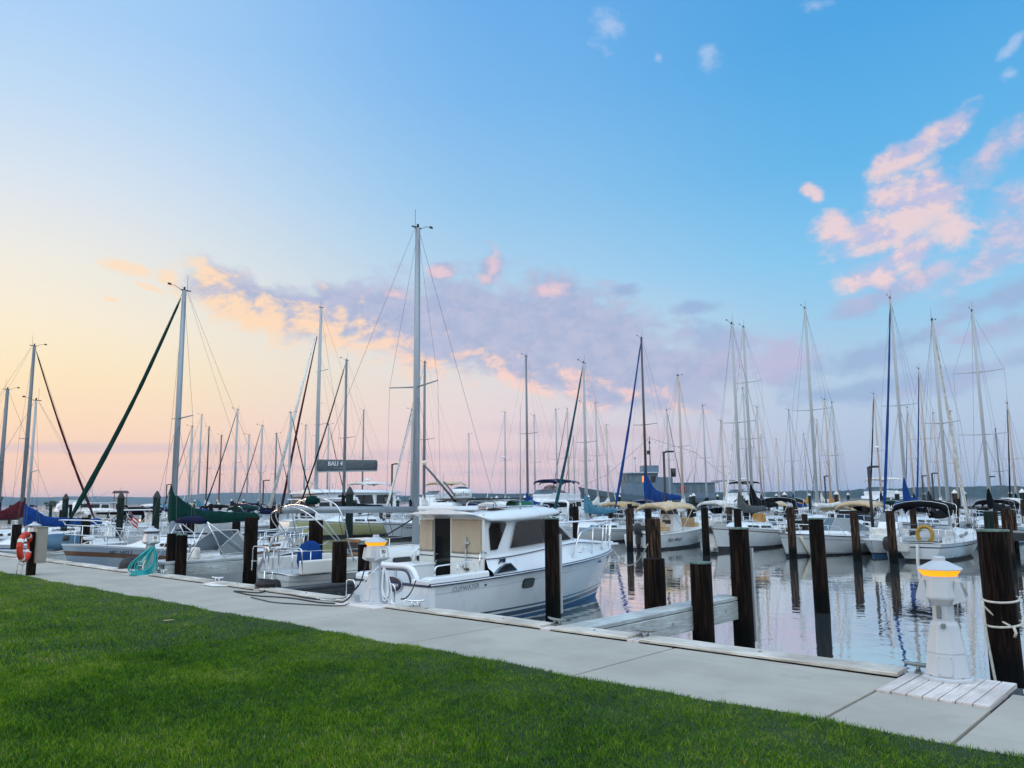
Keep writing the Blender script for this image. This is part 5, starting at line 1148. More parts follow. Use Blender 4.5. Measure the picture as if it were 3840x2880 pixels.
    lg = [(-.11, -.06), (-.02, -.01), (.09, -.04), (.12, .04), (.05, .05), (-.01, .035), (-.10, .05), (-.06, .01)]
    MB().poly([(1.045, 2.2 + a, 1.27 + b_) for a, b_ in lg], 0, (.02, 0, 0)).build('ray_emblem', 'navy', t)
    c = H.yz(.98, .815, 1, .012); r_ = (H.yz(1.3, .83, 1) - H.yz(.66, .80, 1)); lettering(ho, 'CUTWATER', .135, c, r_, (0, 0, 1), 'textgrey', .001)
    a_, b_ = H.yz(6.35, 1.15, 1), H.yz(6.75, 1.17, 1); mid = (a_ + b_) / 2
    y = 6.55; h = H.hb(H.t(y)); lettering(t, 'MD 8442 CT', .095, (h - .055, y, Z(y) + .075), H.yz(6.8, 1.2, 1) - H.yz(6.3, 1.2, 1) + Vector((0, 0, .02)), (-.25, 0, 1), 'textgrey', .002)
    rails(H, t, .63, .74, 5, r=.022, over=.24)
    m = MB(); m.lathe([(.03, 0), (.03, .05)], 8, (1.0, 5.2, 1.36)); m.box((.98, 3.1, 1.16), (.04, .14, .03)); m.box((.98, 6.0 - 1.0, 1.28), (.04, .14, .03)); m.build('deck_cleats', 'steel', t)
    m = MB(); m.box((0, 7.55, 1.34), (.34, .5, .05)); m.tube([(0, 7.3, 1.40), (0, 7.75, 1.38)], .03, 8); m.build('bow_roller', 'gel', t, bevel=.01)
    return t
cruiser()
m = MB(); m.tube(arc((-12.25, 10.45, .12), (-10.2, 8.4, .12), -.10, 12), .013, 6); tag(m.build('stern_line', 'ropedark'), 'dark stern line from the cabin cruiser to the dock cleat', 'rope')

# ------------------------------------------------------------------ white sloop, stern to the dock, bare boom
t, H, q = sailboat('white sloop with tallest grey mast, bare boom, bent steel hoops and teak companionway', (-17.2, 14.35, W), 0, tw=.52, L=8.2, B=2.75, fs=.88, fb=1.15, mast=10.5, hull='gelw', boot='gelgrey', bottom='bottom_black', stripe='gelgrey', ym=.3, mr=.085, mmat='alu', boom=0, cab=False, detail=1, sprw=1.05, backstay=True, group=None)
dz = q['dz']; c, side = cabin(H, t, -1.75, 2.6, 1.0, .62, .44, .34, 'gelw', nose=1.1, n=9, tumble=.86)
windows(c, side, [(-1.25, -.62), (-.42, .10), (.35, .75)], .28, .70, 'glass')
m = MB(); m.tube([(0, .22, 2.32), (0, -3.95, 2.38)], .07, 10, flat=1.3); bm = m.build('boom', 'alu', t); MB().box((0, -3.96, 2.38), (.12, .06, .16)).build('boom_end_cap', 'black', bm)
m = MB()
for y in (-.6, -1.3, -2.2): m.tube([(0, y, 2.38), (.06, y - .1, 2.1), (.02, y + .1, 1.6)], .008, 5)
m.tube([(0, .5, 2.2), (0, -.8, 1.62)], .02, 6); m.build('mainsheet', 'ropedark', t)
for s in (-1, 1): MB().box((s * .92, -2.9, 1.06), (.14, 2.1, .32)).build('coaming', 'gelw', t, bevel=.03)
m = MB(); m.box((0, -2.9, .90), (1.7, 2.2, .06)); m.build('cockpit', 'deckgrey', t)
m = MB(); m.box((0, -1.80, 1.32), (.62, .05, .42)); m.build('companionway', 'cardboard', t)
m = MB(); [m.box((0, -1.84, 1.16 + i * .075), (.58, .03, .06)) for i in range(2)]; m.build('washboards', 'teak', t)
m = MB(); m.box((0, -1.45, 1.58), (.66, .7, .05)); h = m.build('sliding_hatch', 'gelw', t, bevel=.015); MB().box((0, -1.83, 1.56), (.6, .03, .08)).build('hatch_edge', 'teak', h)
m = MB()
for yo, zo, k in ((0, 2.66, 1.0), (-.25, 2.50, .96), (-.32, 2.44, .92)):
    m.tube(bend([(1.12, -2.6 - yo * .3, 1.12), (1.12 * k, -3.0 + yo * 2.2, zo - .22), (.4 * k, -3.0 + yo * 2.2, zo), (-.4 * k, -3.0 + yo * 2.2, zo), (-1.12 * k, -3.0 + yo * 2.2, zo - .22), (-1.12, -2.6 - yo * .3, 1.12)], 7, .5), .016, 8)
m.build('bimini_hoops', 'steel', t)
MB().loft([[(.0 + .10 * k * math.cos(a), -3.05 + .16 * k * math.sin(a), z) for a in [2 * PI * j / 10 for j in range(10)]] for z, k in ((2.50, .7), (2.56, 1.3), (2.66, 1.1), (2.72, .4))], 0, True).build('green_rag', 'c_green', t)
m = MB(); m.loft([[(-.15 + .26 * k * math.cos(a), -3.0 + .34 * k * math.sin(a), z) for a in [2 * PI * j / 14 for j in range(14)]] for z, k in ((.95, .85), (1.1, 1.0), (1.35, .95), (1.52, .7), (1.6, .3))], 0, True); m.build('helm_cover', 'c_blue', t)
m = MB(); m.tube(bend([(-1.0, -4.08, .92), (-.98, -4.08, 1.5), (-.2, -4.1, 1.5), (-.2, -4.1, .92)], 5, .1), .016, 6); m.tube(bend([(1.0, -3.95, .92), (.98, -3.95, 1.5), (.25, -4.1, 1.5), (.25, -4.1, .92)], 5, .1), .016, 6); m.tube([(.1, -4.2, .35), (.1, -4.16, .95)], .02, 6); m.tube([(-.25, -4.2, .35), (-.25, -4.16, .95)], .02, 6); m.build('stern_pulpit', 'steel', t)
m = MB(); m.tube([(-.75, -4.05, .95), (-.55, -3.75, 1.75), (-.5, -3.6, 1.8)], .04, 8); m.build('davit', 'alulight', t)
outboard(t, .62, -4.35, .45, .8)
rope('mooring_rope', arc((-16.7, 9.95, .05), (-14.4, 8.5, .06), -.06, 10), .012, 'pale stern line of the white sloop')
rope('mooring_rope', arc((-18.1, 10.2, .25), (-22.9, 15.7, .35), -.2, 12), .014, 'pale line from the white sloop to the knotted pile')

# ------------------------------------------------------------------ open runabout with folded blue bimini
t, H = motorboat('bowrider', 'white runabout with rolled navy bimini, angular windscreen and brown stripe', (-21.1, 11.3, W), 0, L=5.0, B=2.0, fs=.92, fb=1.2, hull='gel', boot='black', bottom='bottom_black', stripe='navy', canvas='c_navy', group=None)
m = MB()
for s in (-1, 1): 
    a = [H.yz(y, H.sh(H.t(y)) - .01, s, -.06) + Vector((0, 0, .12)) for y in (-.1, .6, 1.2, 1.8)]; b_ = [p + Vector((-s * .02, 0, .07)) for p in a]; m.grid([a, b_], 0, False)
m.build('brown_panel', 'brown', t, solid=.02)
rails(H, t, .55, .62, 5)
y = 1.35; lettering(t, 'MD 5231 BM', .16, H.yz(y, .86, 1, .02), H.yz(y + .6, .9, 1) - H.yz(y - .6, .88, 1), (.12, 0, 1), 'textblack', .002)
bpy.data.objects.remove([c for c in t.children if c.name.startswith('engine_cover')][0]); outboard(t, 0, -2.72, .75, 1.0)

# ------------------------------------------------------------------ grey sloop, bow to the dock, green canvas
t, H, q = sailboat('grey hulled sloop with brown stripe, dark green sail cover and furled green jib', (-25.6, 12.15, W), PI, L=7.6, B=2.6, fs=.95, fb=1.42, mast=9.62, hull='gelblue', boot='gelgrey', bottom='bottom_black', stripe='brown', ym=.55, mr=.075, mmat='alu', cover='c_green', boom=3.15, jib='c_green', jr=.092, sprw=.75, detail=1, bimini=None, group=None, coverh=.60, peak=.9, st=(.34, .14), jibfoot=.5, jibtop=.965, cab=True)
y = 2.45; p = H.yz(y, 1.12, -1, .012); lettering(t, 'MD 1472 J', .14, p, H.yz(y - .6, 1.1, -1) - H.yz(y + .6, 1.16, -1), (-.15, 0, 1), 'textblack', .003)
m = MB()
for s in (-1, 1): m.tube(bend([(s * .75, 2.3, 1.4), (s * .5, 2.7, 2.05), (s * .2, 3.6, 2.1), (0, 3.9, 2.1)], 5, .3), .02, 6)
m.build('high_bow_rail', 'steel', t)
m = MB(); m.lathe([(.13, 0), (.16, .04), (.16, .1)], 12, (0, 3.05, 1.5)); m.build('windlass', 'gel', t)

# ------------------------------------------------------------------ white open boat with a tubular hard top frame, beyond the grey sloop
t = thing('hardtop_boat', 'open white boat with long flat white hard top on curved steel tubes', 'motorboat', (-48.0, 18.2, W), PI, None); t.scale = (1, 1, .82)
H = Hull(6.4, 2.3, .75, 1.0, rake=.5, tw=.9, kind='motor', N=14); H.build(t, 'gel', 'navy', 'bottom_black')
m = MB(); m.box((0, -.3, 2.62), (2.0, 4.1, .07)); m.build('hard_top', 'gel', t, bevel=.03)
m = MB(); m.loft([[(-.8, -1.5, 2.25), (.8, -1.5, 2.25), (.8, -1.5, 2.5), (-.8, -1.5, 2.5)], [(-.7, .6, 2.35), (.7, .6, 2.35), (.7, .6, 2.5), (-.7, .6, 2.5)]], 0, False); m.build('canvas_roll', 'c_black', t)
for y0_, y1_ in ((-2.2, -2.6), (-1.4, -2.0), (-.4, -1.0), (.5, 0.2), (1.2, 1.6)):
    m = MB()
    for s in (-1, 1): m.tube(bend([(s * .95, y1_, .85), (s * .98, (y0_ + y1_) / 2, 1.8), (s * .85, y0_, 2.6)], 6, .5), .026, 6)
    m.build('top_support', 'steel', t)
m = MB(); m.loft([[(-.4, -.4, .8), (.4, -.4, .8), (.4, .3, .8), (-.4, .3, .8)], [(-.36, -.35, 1.6), (.36, -.35, 1.6), (.3, .0, 1.6), (-.3, .0, 1.6)]], 0, False); m.build('console', 'gel', t, bevel=.04)

# ------------------------------------------------------------------ dinghy with blue canopy
t = thing('dinghy', 'small dark dinghy with rounded blue canopy near the boarding ladder', 'dinghy', (-35.6, 11.2, W), PI * .92)
H = Hull(3.6, 1.6, .62, .8, rake=.4, tw=.85, kind='motor', N=12); H.build(t, 'gelgrey', 'black', 'bottom_black', None, rub='gelw', deck='deckgrey')
rows = [[(x * .68, y, .66 + .72 * math.sqrt(max(0, 1 - x * x * .96)) * k) for x in (-1, -.8, -.5, -.2, .2, .5, .8, 1)] for y, k in ((-1.2, .55), (-1.0, .95), (-.2, 1.0), (.35, .92))]
MB().grid(rows, 0, True).build('canopy', pbr('canopy_steel_blue', (.03, .10, .17), .5, .2, 3), t, solid=.02)
m = MB(); m.box((.3, -.4, .85), (.05, .5, .3)); m.build('side_window', 'clear', t)

# ------------------------------------------------------------------ boats at far left of the seawall
sailboat('white sloop with royal blue sail cover drooping along its boom, far left', (-40.4, 12.3, W), PI, L=7.2, B=2.5, mast=7.25, boot='navy', stripe='blue', ym=.6, mr=.05, mmat='alulight', cover='c_blue', boom=3.3, coverh=.6, peak=.7, jib=None, sprw=.6, group=None, fs=.70, fb=.95)
sailboat('white sloop with maroon sail cover and furled maroon jib at far left', (-44.6, 12.1, W), 0, L=8.4, B=2.8, mast=10.5, boot='navy', stripe='navy', ym=.55, mr=.075, mmat='alugrey', cover='c_maroon', boom=3.6, coverh=.55, peak=.75, jib='c_maroon', jr=.075, sprw=.8, group=None, fs=.95, fb=1.2)
sailboat('sloop at the left edge, only its grey mast and shrouds in view', (-48.8, 11.9, W), 0, L=8.2, B=2.7, mast=8.7, mr=.085, mmat='alugrey', cover='c_navy', boom=3.2, group=None)
t = thing('flag', 'small american flag on a slanting staff over the far left boats', 'flag', (-39.2, 15.4, -.0), 0)
MB().tube([(0, 0, 0), (.25, .15, 1.35)], .018, 6).build('flag_staff', 'alulight', t)
for i in range(6): MB().grid([[(.25 + .10 * k + .02 * math.sin(k * 2 + i), .15 + .05 * k + .04 * math.sin(k * 1.9), 1.30 - .085 * i - .10 * k - dz_) for k in range(6)] for dz_ in (0, .085)], 0, True).build('stripe', 'flagred' if i % 2 == 0 else 'whiteband', t, solid=.008)
MB().grid([[(.26 + .10 * k, .14 + .05 * k - .012, 1.31 - .10 * k - dz_) for k in range(3)] for dz_ in (0, .26)], 0, True).build('canton', 'navy', t, solid=.03)
# ------------------------------------------------------------------ docks behind
def dock(x0, x1, y, w, z, label, piles=True):
    t = thing('dock', label, 'dock', (x0, y, z), 0, 'timber docks between the rows of boats')
    m = MB(); n = int(abs(x1 - x0) / .5); st = (x1 - x0) / n
    for i in range(n): m.box((st * (i + .5), 0, rng.uniform(-.006, .006)), (abs(st) - .02, w, .06))
    m.build('decking', 'dockwood', t)
    for s in (-1, 1): MB().box(((x1 - x0) / 2, s * (w / 2 + .05), -.16), (abs(x1 - x0), .1, .34)).build('side_beam', 'darktimber', t)
dock(3, -52, 41.3, 1.9, .0, 'long grey dock behind the nearest facing row of boats')
dock(3, -110, 75.3, 2.0, .1, 'second long dock under the white capped piles')
dock(3, -130, 109.3, 2.0, .2, 'third long dock far out')
# piles of the facing row, each seen against the boats
G2 = 'brown piles of the facing row of slips'
for px_, X_, mt, top, lb in [(1243, -25.6, 'pile', 1.25, 'dark pile before the covered white sloop bow'), (1359, -22.3, 'pilebrown', 1.15, 'brown pile with rope left of the beige bimini'), (1401, -21.2, 'pile', 1.15, 'dark pile beside the outboard of the centre console'), (1520, -18.2, 'pile', 1.2, 'dark pile at the bow of the white sloop with grey cover'),
      (1591, -16.6, 'pile', 1.15, 'dark pile with rope rings in front of the white sloop cabin'), (1705, -14.2, 'pilebrown', 1.2, 'brown pile between the white sloop and the sport runabout'), (1848, -11.6, 'pilebrown', 1.0, 'leaning brown pile with pale tide mark at the stern of the sport runabout'), (1927, -10.25, 'pilebrown', 1.07, 'brown pile left of the sloop with the outboard'),
      (2137, -6.95, 'pilegreen', 1.07, 'greenish pile behind the thick roped pile'), (2175, -6.4, 'pilebrown', 1.17, 'brown pile with rope right of the thick roped pile')]:
    pile(X_, 32.5, top, .16, lb, mt, None if px_ not in (1591, 2137) else 'flat', (-.012, 0) if px_ in (1848, 1927) else (0, 0), G2)
GD = 'mooring piles along the far docks'
for i in range(26): pile(-22 - i * 4.25 + rng.uniform(-.4, .4), 44.6 + rng.uniform(-.6, .6), rng.choice((1.0, 1.25, 1.45)), .16, 'dark pile between the boats of the second row', 'pile', None, (0, 0), GD, sides=10)
for i in range(13):
    for yy in (40.2, 42.5): pile(-4 - i * 4.2 + rng.uniform(-.3, .3), yy, rng.choice((.95, .75, 1.1)), .15, 'brown pile beside the long grey dock', 'pilebrown', None, (0, 0), GD, sides=10)
for i in range(25): pile(-5 - i * 4.25 + rng.uniform(-.4, .4), 51.5, rng.choice((1.2, 1.35)), .15, 'dark pile in the row behind the long grey dock', rng.choice(('pile', 'pilebrown')), None, (0, 0), GD, sides=10)
for i in range(34): pile(-3 - i * 4.3 + rng.uniform(-.4, .4), 65.5, 1.75, .17, 'white capped pile in the row of piles along the far slips', rng.choice(('pilegreen', 'pilebrown')), 'cone', (0, 0), 'white capped piles of the far slips', sides=10)
for i in range(34): pile(-6 - i * 4.3 + rng.uniform(-.4, .4), 99, 1.7, .17, 'white capped pile in the row farther out', rng.choice(('pilegreen', 'pile')), 'cone', (0, 0), 'white capped piles of the far slips', sides=8)
for i in range(22): pile(-58 - i * 4.4 + rng.uniform(-.4, .4), 31.5 + rng.uniform(-.5, .5), rng.choice((.9, 1.5)), .16, 'dark pile across the fairway on the left', rng.choice(('pile', 'pilegreen')), None, (0, 0), GD, sides=10)
for i in range(16): pile(-100 - i * 6.1, 60 + rng.uniform(-2, 2), 1.2, .17, 'dark pile in open water towards the far left shore', 'pile', None, (0, 0), GD, sides=8)

# ------------------------------------------------------------------ sailing boats: (x, y of the mast), height of the mast head over the water
SB = []
def sail(x, y, h, hd, label, L=None, **kw):
    L = L or min(11.5, max(6.6, h * .72)); ym = L * .10; rz = 0 if hd > 0 else PI
    s = math.cos(rz)
    t, H, q = sailboat(label, (x, y - ym * s, W), rz, L=L, B=L * .32, mast=h, fs=kw.pop('fs', L * .088), fb=kw.pop('fb', L * .128), boom=kw.pop('boom', L * .38), detail=kw.pop('detail', 0), sprw=kw.pop('sprw', L * .10), mr=kw.pop('mr', .05 + h * .003), **kw)
    return t, H, q
# facing row
t, H, q = sail(-9.75, 38.6, 10.35, 1, 'white sloop seen from astern with outboard, black bimini and yellow horseshoe buoy', L=7.9, detail=1, mmat='alulight', cover='c_black', bimini='c_black', jib='c_white', jr=.10, mr=.075, boot='bottom_black', stripe='navy', bottom='bottom_black', wind='glass', peak=.5)
ya = -7.9 / 2
outboard(t, -.95, ya - .35, .55, 1.05, tilt=.5, low='alulight'); MB().box((-.6, ya - .15, .55), (.6, .3, .3)).build('motor_bracket', 'gelw', t)
m = MB(); m.tube([(.25 + .27 * math.cos(a), ya + .12, 1.05 + .31 * math.sin(a)) for a in [-1.0 + i * .29 for i in range(18)]], .075, 8); m.build('horseshoe_buoy', 'yellow', t)
m = MB(); m.loft([[(-.02 - .1 * 0, ya - .03, .7), (.05, ya - .03, .7), (.05, ya - .2, .7), (-.02, ya - .2, .7)], [(-.02, ya - .18, -.35), (.05, ya - .18, -.35), (.05, ya - .4, -.35), (-.02, ya - .4, -.35)]], 0, False); m.build('rudder', 'gelw', t)
MB().lathe([(.0, 0), (.09, 0), (.09, .05), (.05, .06)], 14).build('compass', 'clear', t, loc=(.85, -2.0, 1.35)).rotation_euler = (PI / 2, 0, 0)
t, H = motorboat('bowrider', 'white sport runabout with low angular windscreen, bow towards the camera', (-14.1, 36.6, W), PI - .26, L=7.3, B=2.4, fs=.68, fb=1.02, hull='gel', boot='gelgrey', bottom='bottom_black', stripe='gelgrey', group=None)
y = -1.9; lettering(t, 'SEA PRO', .30, H.yz(y, .40, -1, .02), H.yz(y - .7, .40, -1) - H.yz(y + .7, .40, -1), (0, 0, 1), 'textblack', .006, .2)
m = MB(); m.tube([H.yz(2.95, .85, -1, .03), H.yz(2.75, .3, -1, .05), H.yz(2.5, -.05, -1, .05)], .06, 6); m.build('bow_fender', 'gelcream', t)
t, H, q = sail(-19.0, 37.6, 11.5, -1, 'white sloop with drooping grey sail cover and sheer stripe, bow towards the camera', L=7.7, fs=.85, fb=1.22, detail=1, mmat='alulight', mr=.075, cover='c_grey', boot='bottom_black', bottom='bottom_black', stripe='brown', spr=1, sprw=1.0, coverh=.5, peak=.8, wind='glass', group='sailboats in the marina')
y = 2.7; lettering(t, 'MD 577 BR', .19, H.yz(y, .80, -1, .015), H.yz(y - .5, .8, -1) - H.yz(y + .5, .84, -1), (-.15, 0, 1), 'textblack', .004)
m = MB(); m.loft([[(a * .28 * k, -1.2 + b * .2 * k, z) for a, b in ((-1, -1), (1, -1), (1, 1), (-1, 1))] for z, k in ((1.25, 1.1), (1.62, 1.0), (1.70, .8))], 0, False); m.build('ochre_cover', 'c_orange', t, bevel=.05)
t, H = motorboat('console', 'white centre console boat with beige bimini, stern towards the camera', (-22.6, 37.0, W), 0, L=6.2, B=2.35, fs=.75, fb=1.05, boot='bottom_black', bottom='bottom_black', canvas='c_beige', motor=True, group=None)
y = -1.6; lettering(t, 'KEY WEST', .27, H.yz(y, .47, 1, .015), H.yz(y + .7, .48, 1) - H.yz(y - .7, .47, 1), (0, 0, 1), 'textblack', .006, .25)
t, H = motorboat('express', 'white express cruiser with dark cabin windows and a dark board above', (-32.2, 36.9, W), PI, L=7.0, B=2.6, boot='bottom_black', bottom='bottom_black', group=None)
m = MB(); m.box((0, -.6, 1.95), (1.6, .08, .45)); m.build('dark_board', 'c_black', t); m = MB(); [m.tube([(s * .7, -.6, 1.0), (s * .7, -.6, 1.74)], .02, 6) for s in (-1, 1)]; m.build('board_posts', 'alulight', t)
t, H, q = sail(-28.6, 37.4, 10.6, -1, 'white mast sloop with faded teal sail cover and dark teal furled jib', L=8.2, detail=1, mmat='alulight', mr=.07, cover='c_teal', jib='c_dteal', jr=.10, boot='bottom_black', bottom='bottom_black', stripe='gelgrey', coverh=.6, peak=1.0)
motorboat('express', 'white cuddy cruiser hidden behind the hardtop cruiser bow', (-36.6, 37.2, W), PI, L=7.4, B=2.7, canvas='c_white', group='motorboats in the marina')
t, H, q = sail(-42.0, 36.5, 12.2, -1, 'pale grey hulled sloop with thick off white furled jib, left of the tall bare mast', L=9., detail=1, hull='gelgrey', jib='c_white', jr=.10, mmat='alugrey', cover='c_white', boot='bottom_black', bottom='bottom_black')
y = 2.8; lettering(t, '77 MARGO SE', .24, H.yz(y, .75, -1, .015), H.yz(y - .5, .75, -1) - H.yz(y + .5, .78, -1), (-.15, 0, 1), 'textblack', .005)
t, H, q = sail(-48.4, 34.4, 12.9, -1, 'yellow green hulled sloop with black sail cover bearing a white shield', L=10., detail=1, hull='gelyel', jib='c_black', jr=.075, cover='c_black', mmat='alugrey', boot='bottom_black', bottom='bottom_black', stripe='gelw', coverh=.62, peak=1.1)
zz_ = q['zbm'] + .55
for s in (-1,):
    pts = [(-.10, .14), (.10, .14), (.10, -.02), (.05, -.12), (0, -.16), (-.05, -.12), (-.10, -.02)]
    m = MB()
    for sgn in (-1, 1): m.tube([(sgn * .17, q['ym'] - .12 + a, zz_ + b) for a, b in pts + pts[:1]], .022, 6, cap=False)
    m.build('shield_emblem', 'textwhite', t)
motorboat('trawler', 'white cabin trawler with dark aft opening, moored stern to the fairway', (-56.5, 38.7, W), .05, L=9.5, B=3.3, hull='gelw', fs=1.0, fb=1.5, boot='bottom_black', bottom='bottom_black', glassm='glass', group='motorboats in the marina')
motorboat('console', 'low white skiff tied between the sport runabout and the sloop with the outboard', (-12.0, 37.6, W), PI, L=4.6, B=1.8, fs=.5, fb=.7, boot='bottom_black', group='motorboats in the marina')

# rows behind
S0 = dict(boot='navy')
sail(-14.0, 47.2, 13.7, -1, 'sloop with royal blue sail cover and long royal blue furled jib at right', cover='c_blue', jib='c_blue', jr=.095, mmat='alulight', coverh=.8, peak=1.3, detail=1)
sail(-10.0, 47.4, 12.3, -1, 'sloop with two pairs of spreaders and black sail cover at right', cover='c_black', mmat='alulight', spr=2, sprw=1.2, detail=1)
sail(-19.0, 47.3, 14.0, -1, 'dark green hulled sloop with tall white mast and white sail rolled on its boom', cover='c_white', coverh=.20, peak=.05, hull='gelgreen', mmat='alulight', spr=1, sprw=1.25, detail=1, dodger='c_beige')
sail(-23.0, 47.1, 13.4, -1, 'sloop with black sail cover, long black bimini and pale furled jib', cover='c_black', bimini='c_black', jib='c_white', jr=.075, mmat='alulight', spr=2, detail=1, coverh=.75, peak=1.3)
sail(-28.0, 47.2, 10.8, 1, 'sloop with grey mast catching the sunset, right of the tall lamp post', mmat='alusunset', cover='c_white', detail=0)
sail(-31.0, 47.4, 13.9, -1, 'sloop with dark brown mast and royal blue sail cover before the grey ship', mmat='alubrown', cover='c_blue', jib='c_blue', jr=.11, mr=.085, coverh=1.0, peak=1.8, bup=.45, boom=5.0, detail=1)
sail(-36.0, 47.0, 9.6, -1, 'sloop with slim pale mast and navy sail cover left of the teal covered sloop', mmat='alulight', cover='c_navy')
sail(-42.0, 47.3, 14.0, -1, 'sloop with dull grey mast and blue drooping sail cover right of the radar dome', mmat='alugrey', cover='c_blue', mr=.085, detail=1)
sail(-57.0, 48.0, 10.9, -1, 'sloop with black furled jib just left of the tall bare mast', jib='c_black', cover='c_navy', mmat='alulight')
sail(-69.0, 47.0, 10.3, 1, 'sloop with black jib slanting right towards the catamaran', jib='c_black', cover='c_black', mmat='alulight')
sail(-74.0, 47.5, 10.6, -1, 'sloop with thin pale mast behind the white furled catamaran jib', mmat='alulight', cover='c_navy')
sail(-81.5, 54.0, 14.1, 1, 'tall bare masted sloop with wide spreaders left of the catamaran', mmat='alulight', cover='c_white', spr=2)
sail(-79.0, 47.0, 10.0, 1, 'sloop with mauve grey mast and black jib slanting to the right', mmat='alugrey', jib='c_black', cover='c_black')
sail(-85.0, 47.0, 10.2, -1, 'sloop with slim pale mast beside a lamp post on the left', mmat='alulight', cover='c_navy')
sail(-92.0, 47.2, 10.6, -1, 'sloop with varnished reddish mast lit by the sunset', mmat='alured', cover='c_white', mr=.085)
sail(-97.0, 47.0, 13.5, -1, 'sloop with pale blue cover and grey furled jib right of the green sail cover', mmat='alulight', cover='c_teal', jib='c_white', jr=.06)
sail(-107.0, 53.0, 13.0, -1, 'sloop with dark plum mast between a pale and a reddish mast', mmat='alubrown', cover='c_white', jib='c_white', jr=.05)
sail(-60.0, 37.0, 10.1, 1, 'sloop with black furled jib crossing the pale catamaran jib', jib='c_black', jr=.07, cover='c_navy', mmat='alulight')
sail(-65.0, 37.2, 9.3, -1, 'sloop with navy sail cover and plum coloured furled jib', jib='c_maroon', cover='c_navy', mmat='alulight', boot='bottom_black')
sail(-69.2, 37.0, 11.1, -1, 'white sloop with navy sail cover and navy blue furled jib at the fairway', jib='c_navy', jr=.07, cover='c_navy', mmat='alulight', boot='navy', detail=1)
sail(-79.0, 37.3, 10.2, -1, 'sloop with lilac grey mast and plum jib right of the green covered mast', jib='c_maroon', jr=.05, cover='c_blue', mmat='alulight')
sail(-94.0, 70.0, 15.6, -1, 'sloop with slim mast behind the grey sail bag', jib='c_white', jr=.05, cover='c_white', mmat='alugrey')
sail(-72.0, 70.0, 10.7, 1, 'far sloop with a small flag aloft, right of the tall bare mast', mmat='alulight', cover='c_white')
sail(-66.0, 70.3, 13.0, -1, 'far sloop with two grey jibs slanting left, mid picture', mmat='alulight', cover='c_white', jib='c_white', jr=.05, radar=True)
sail(-61.0, 70.0, 12.2, -1, 'far sloop with teal blue sail cover behind the radar dome', mmat='alulight', cover='c_teal')
sail(-58.0, 70.4, 12.7, 1, 'far sloop with wide spreaders and black jib left of the blue furled jibs', mmat='alulight', cover='c_navy', sprw=1.3)
sail(-64.0, 80.0, 14.0, -1, 'far sloop with warm tinted mast and navy blue jib', mmat='alusunset', jib='c_navy', cover='c_navy', radar=True)
sail(-52.0, 70.0, 12.9, 1, 'far sloop with pale furled jib running down to the grey ship', mmat='alulight', jib='c_white', jr=.06, cover='c_white')
sail(-58.0, 80.2, 11.5, 1, 'far sloop with slim mast above the grey ship pilothouse', mmat='alusunset', cover='c_white')
sail(-82.0, 104.0, 12.7, -1, 'farthest sloop with black jib above the brown roofed pavilion', mmat='alulight', jib='c_black', cover='c_navy')
sail(-43.0, 70.0, 11.4, 1, 'far sloop with slim mast right beside the tall lamp post', mmat='alulight', jib='c_black', jr=.035, cover='c_white')
sail(-39.0, 70.2, 11.5, 1, 'far sloop with black sail cover sloping left from its mast', mmat='alulight', cover='c_black', coverh=.5, peak=1.0)
sail(-37.0, 70.0, 9.8, -1, 'far sloop with warm mast just left of the grey covered sloop', mmat='alusunset', cover='c_white')
sail(-34.7, 70.3, 12.8, 1, 'far sloop with white mast right behind the grey covered sloop', mmat='alulight', cover='c_white')
sail(-38.0, 80.0, 12.0, -1, 'far sloop with pinkish mast right of the pale twisted jib', mmat='alusunset', cover='c_navy')
sail(-49.0, 104.0, 10.9, 1, 'farthest sloop with faint mast right of the pinkish mast', mmat='alulight', cover='c_white')
sail(-30.2, 70.0, 10.3, -1, 'far sloop with royal blue sail cover right of the long black bimini', mmat='alulight', cover='c_blue', coverh=.55, peak=1.1)
sail(-47.0, 104.3, 10.2, -1, 'farthest sloop with faint warm mast above the blue sail cover', mmat='alusunset', cover='c_white')
sail(-43.0, 104.0, 10.7, 1, 'farthest sloop with faint mast and black stay left of the tall white mast', mmat='alulight', jib='c_black', jr=.03, cover='c_orange')
sail(-27.0, 70.3, 11.0, -1, 'far sloop with straight pinkish mast right of the tall white mast', mmat='alusunset', cover='c_orange')
sail(-30.0, 80.0, 11.8, 1, 'far sloop with slim mast two masts right of the tall white mast', mmat='alulight', cover='c_beige')
sail(-41.2, 104.2, 12.4, -1, 'farthest sloop hiding behind the tall white mast, black jib', mmat='alusunset', jib='c_black', jr=.04, cover='c_white')
sail(-26.0, 80.2, 12.3, -1, 'far sloop with sunset orange mast, radar dome and black twisted jib', mmat='alusunset', jib='c_black', jr=.10, radar=True, cover='c_navy', mr=.09)
sail(-23.0, 80.0, 10.7, -1, 'far ketch rigged boat with two close warm masts behind the blue cover', mmat='alusunset', cover='c_navy', jib='c_blue', jr=.05)
sail(-20.9, 80.3, 10.0, 1, 'far sloop with warm white mast right of the blue furled jib', mmat='alusunset', cover='c_white')
sail(-19.0, 70.0, 12.8, -1, 'far sloop with orange lit mast and thin royal blue furled jib', mmat='alusunset', cover='c_black', jib='c_blue', jr=.085, spr=1, sprw=1.3)
sail(-17.0, 70.2, 9.1, 1, 'far sloop with white mast between the pale jib and the right hand mast', mmat='alusunset', cover='c_black')
sail(-13.0, 70.0, 9.4, -1, 'far sloop with warm mast and black jib at the right edge', mmat='alusunset', cover='c_black', jib='c_black', jr=.07)
sail(-16.0, 80.3, 8.2, 1, 'far sloop with short plum mast near the right edge', mmat='alugrey', cover='c_white')

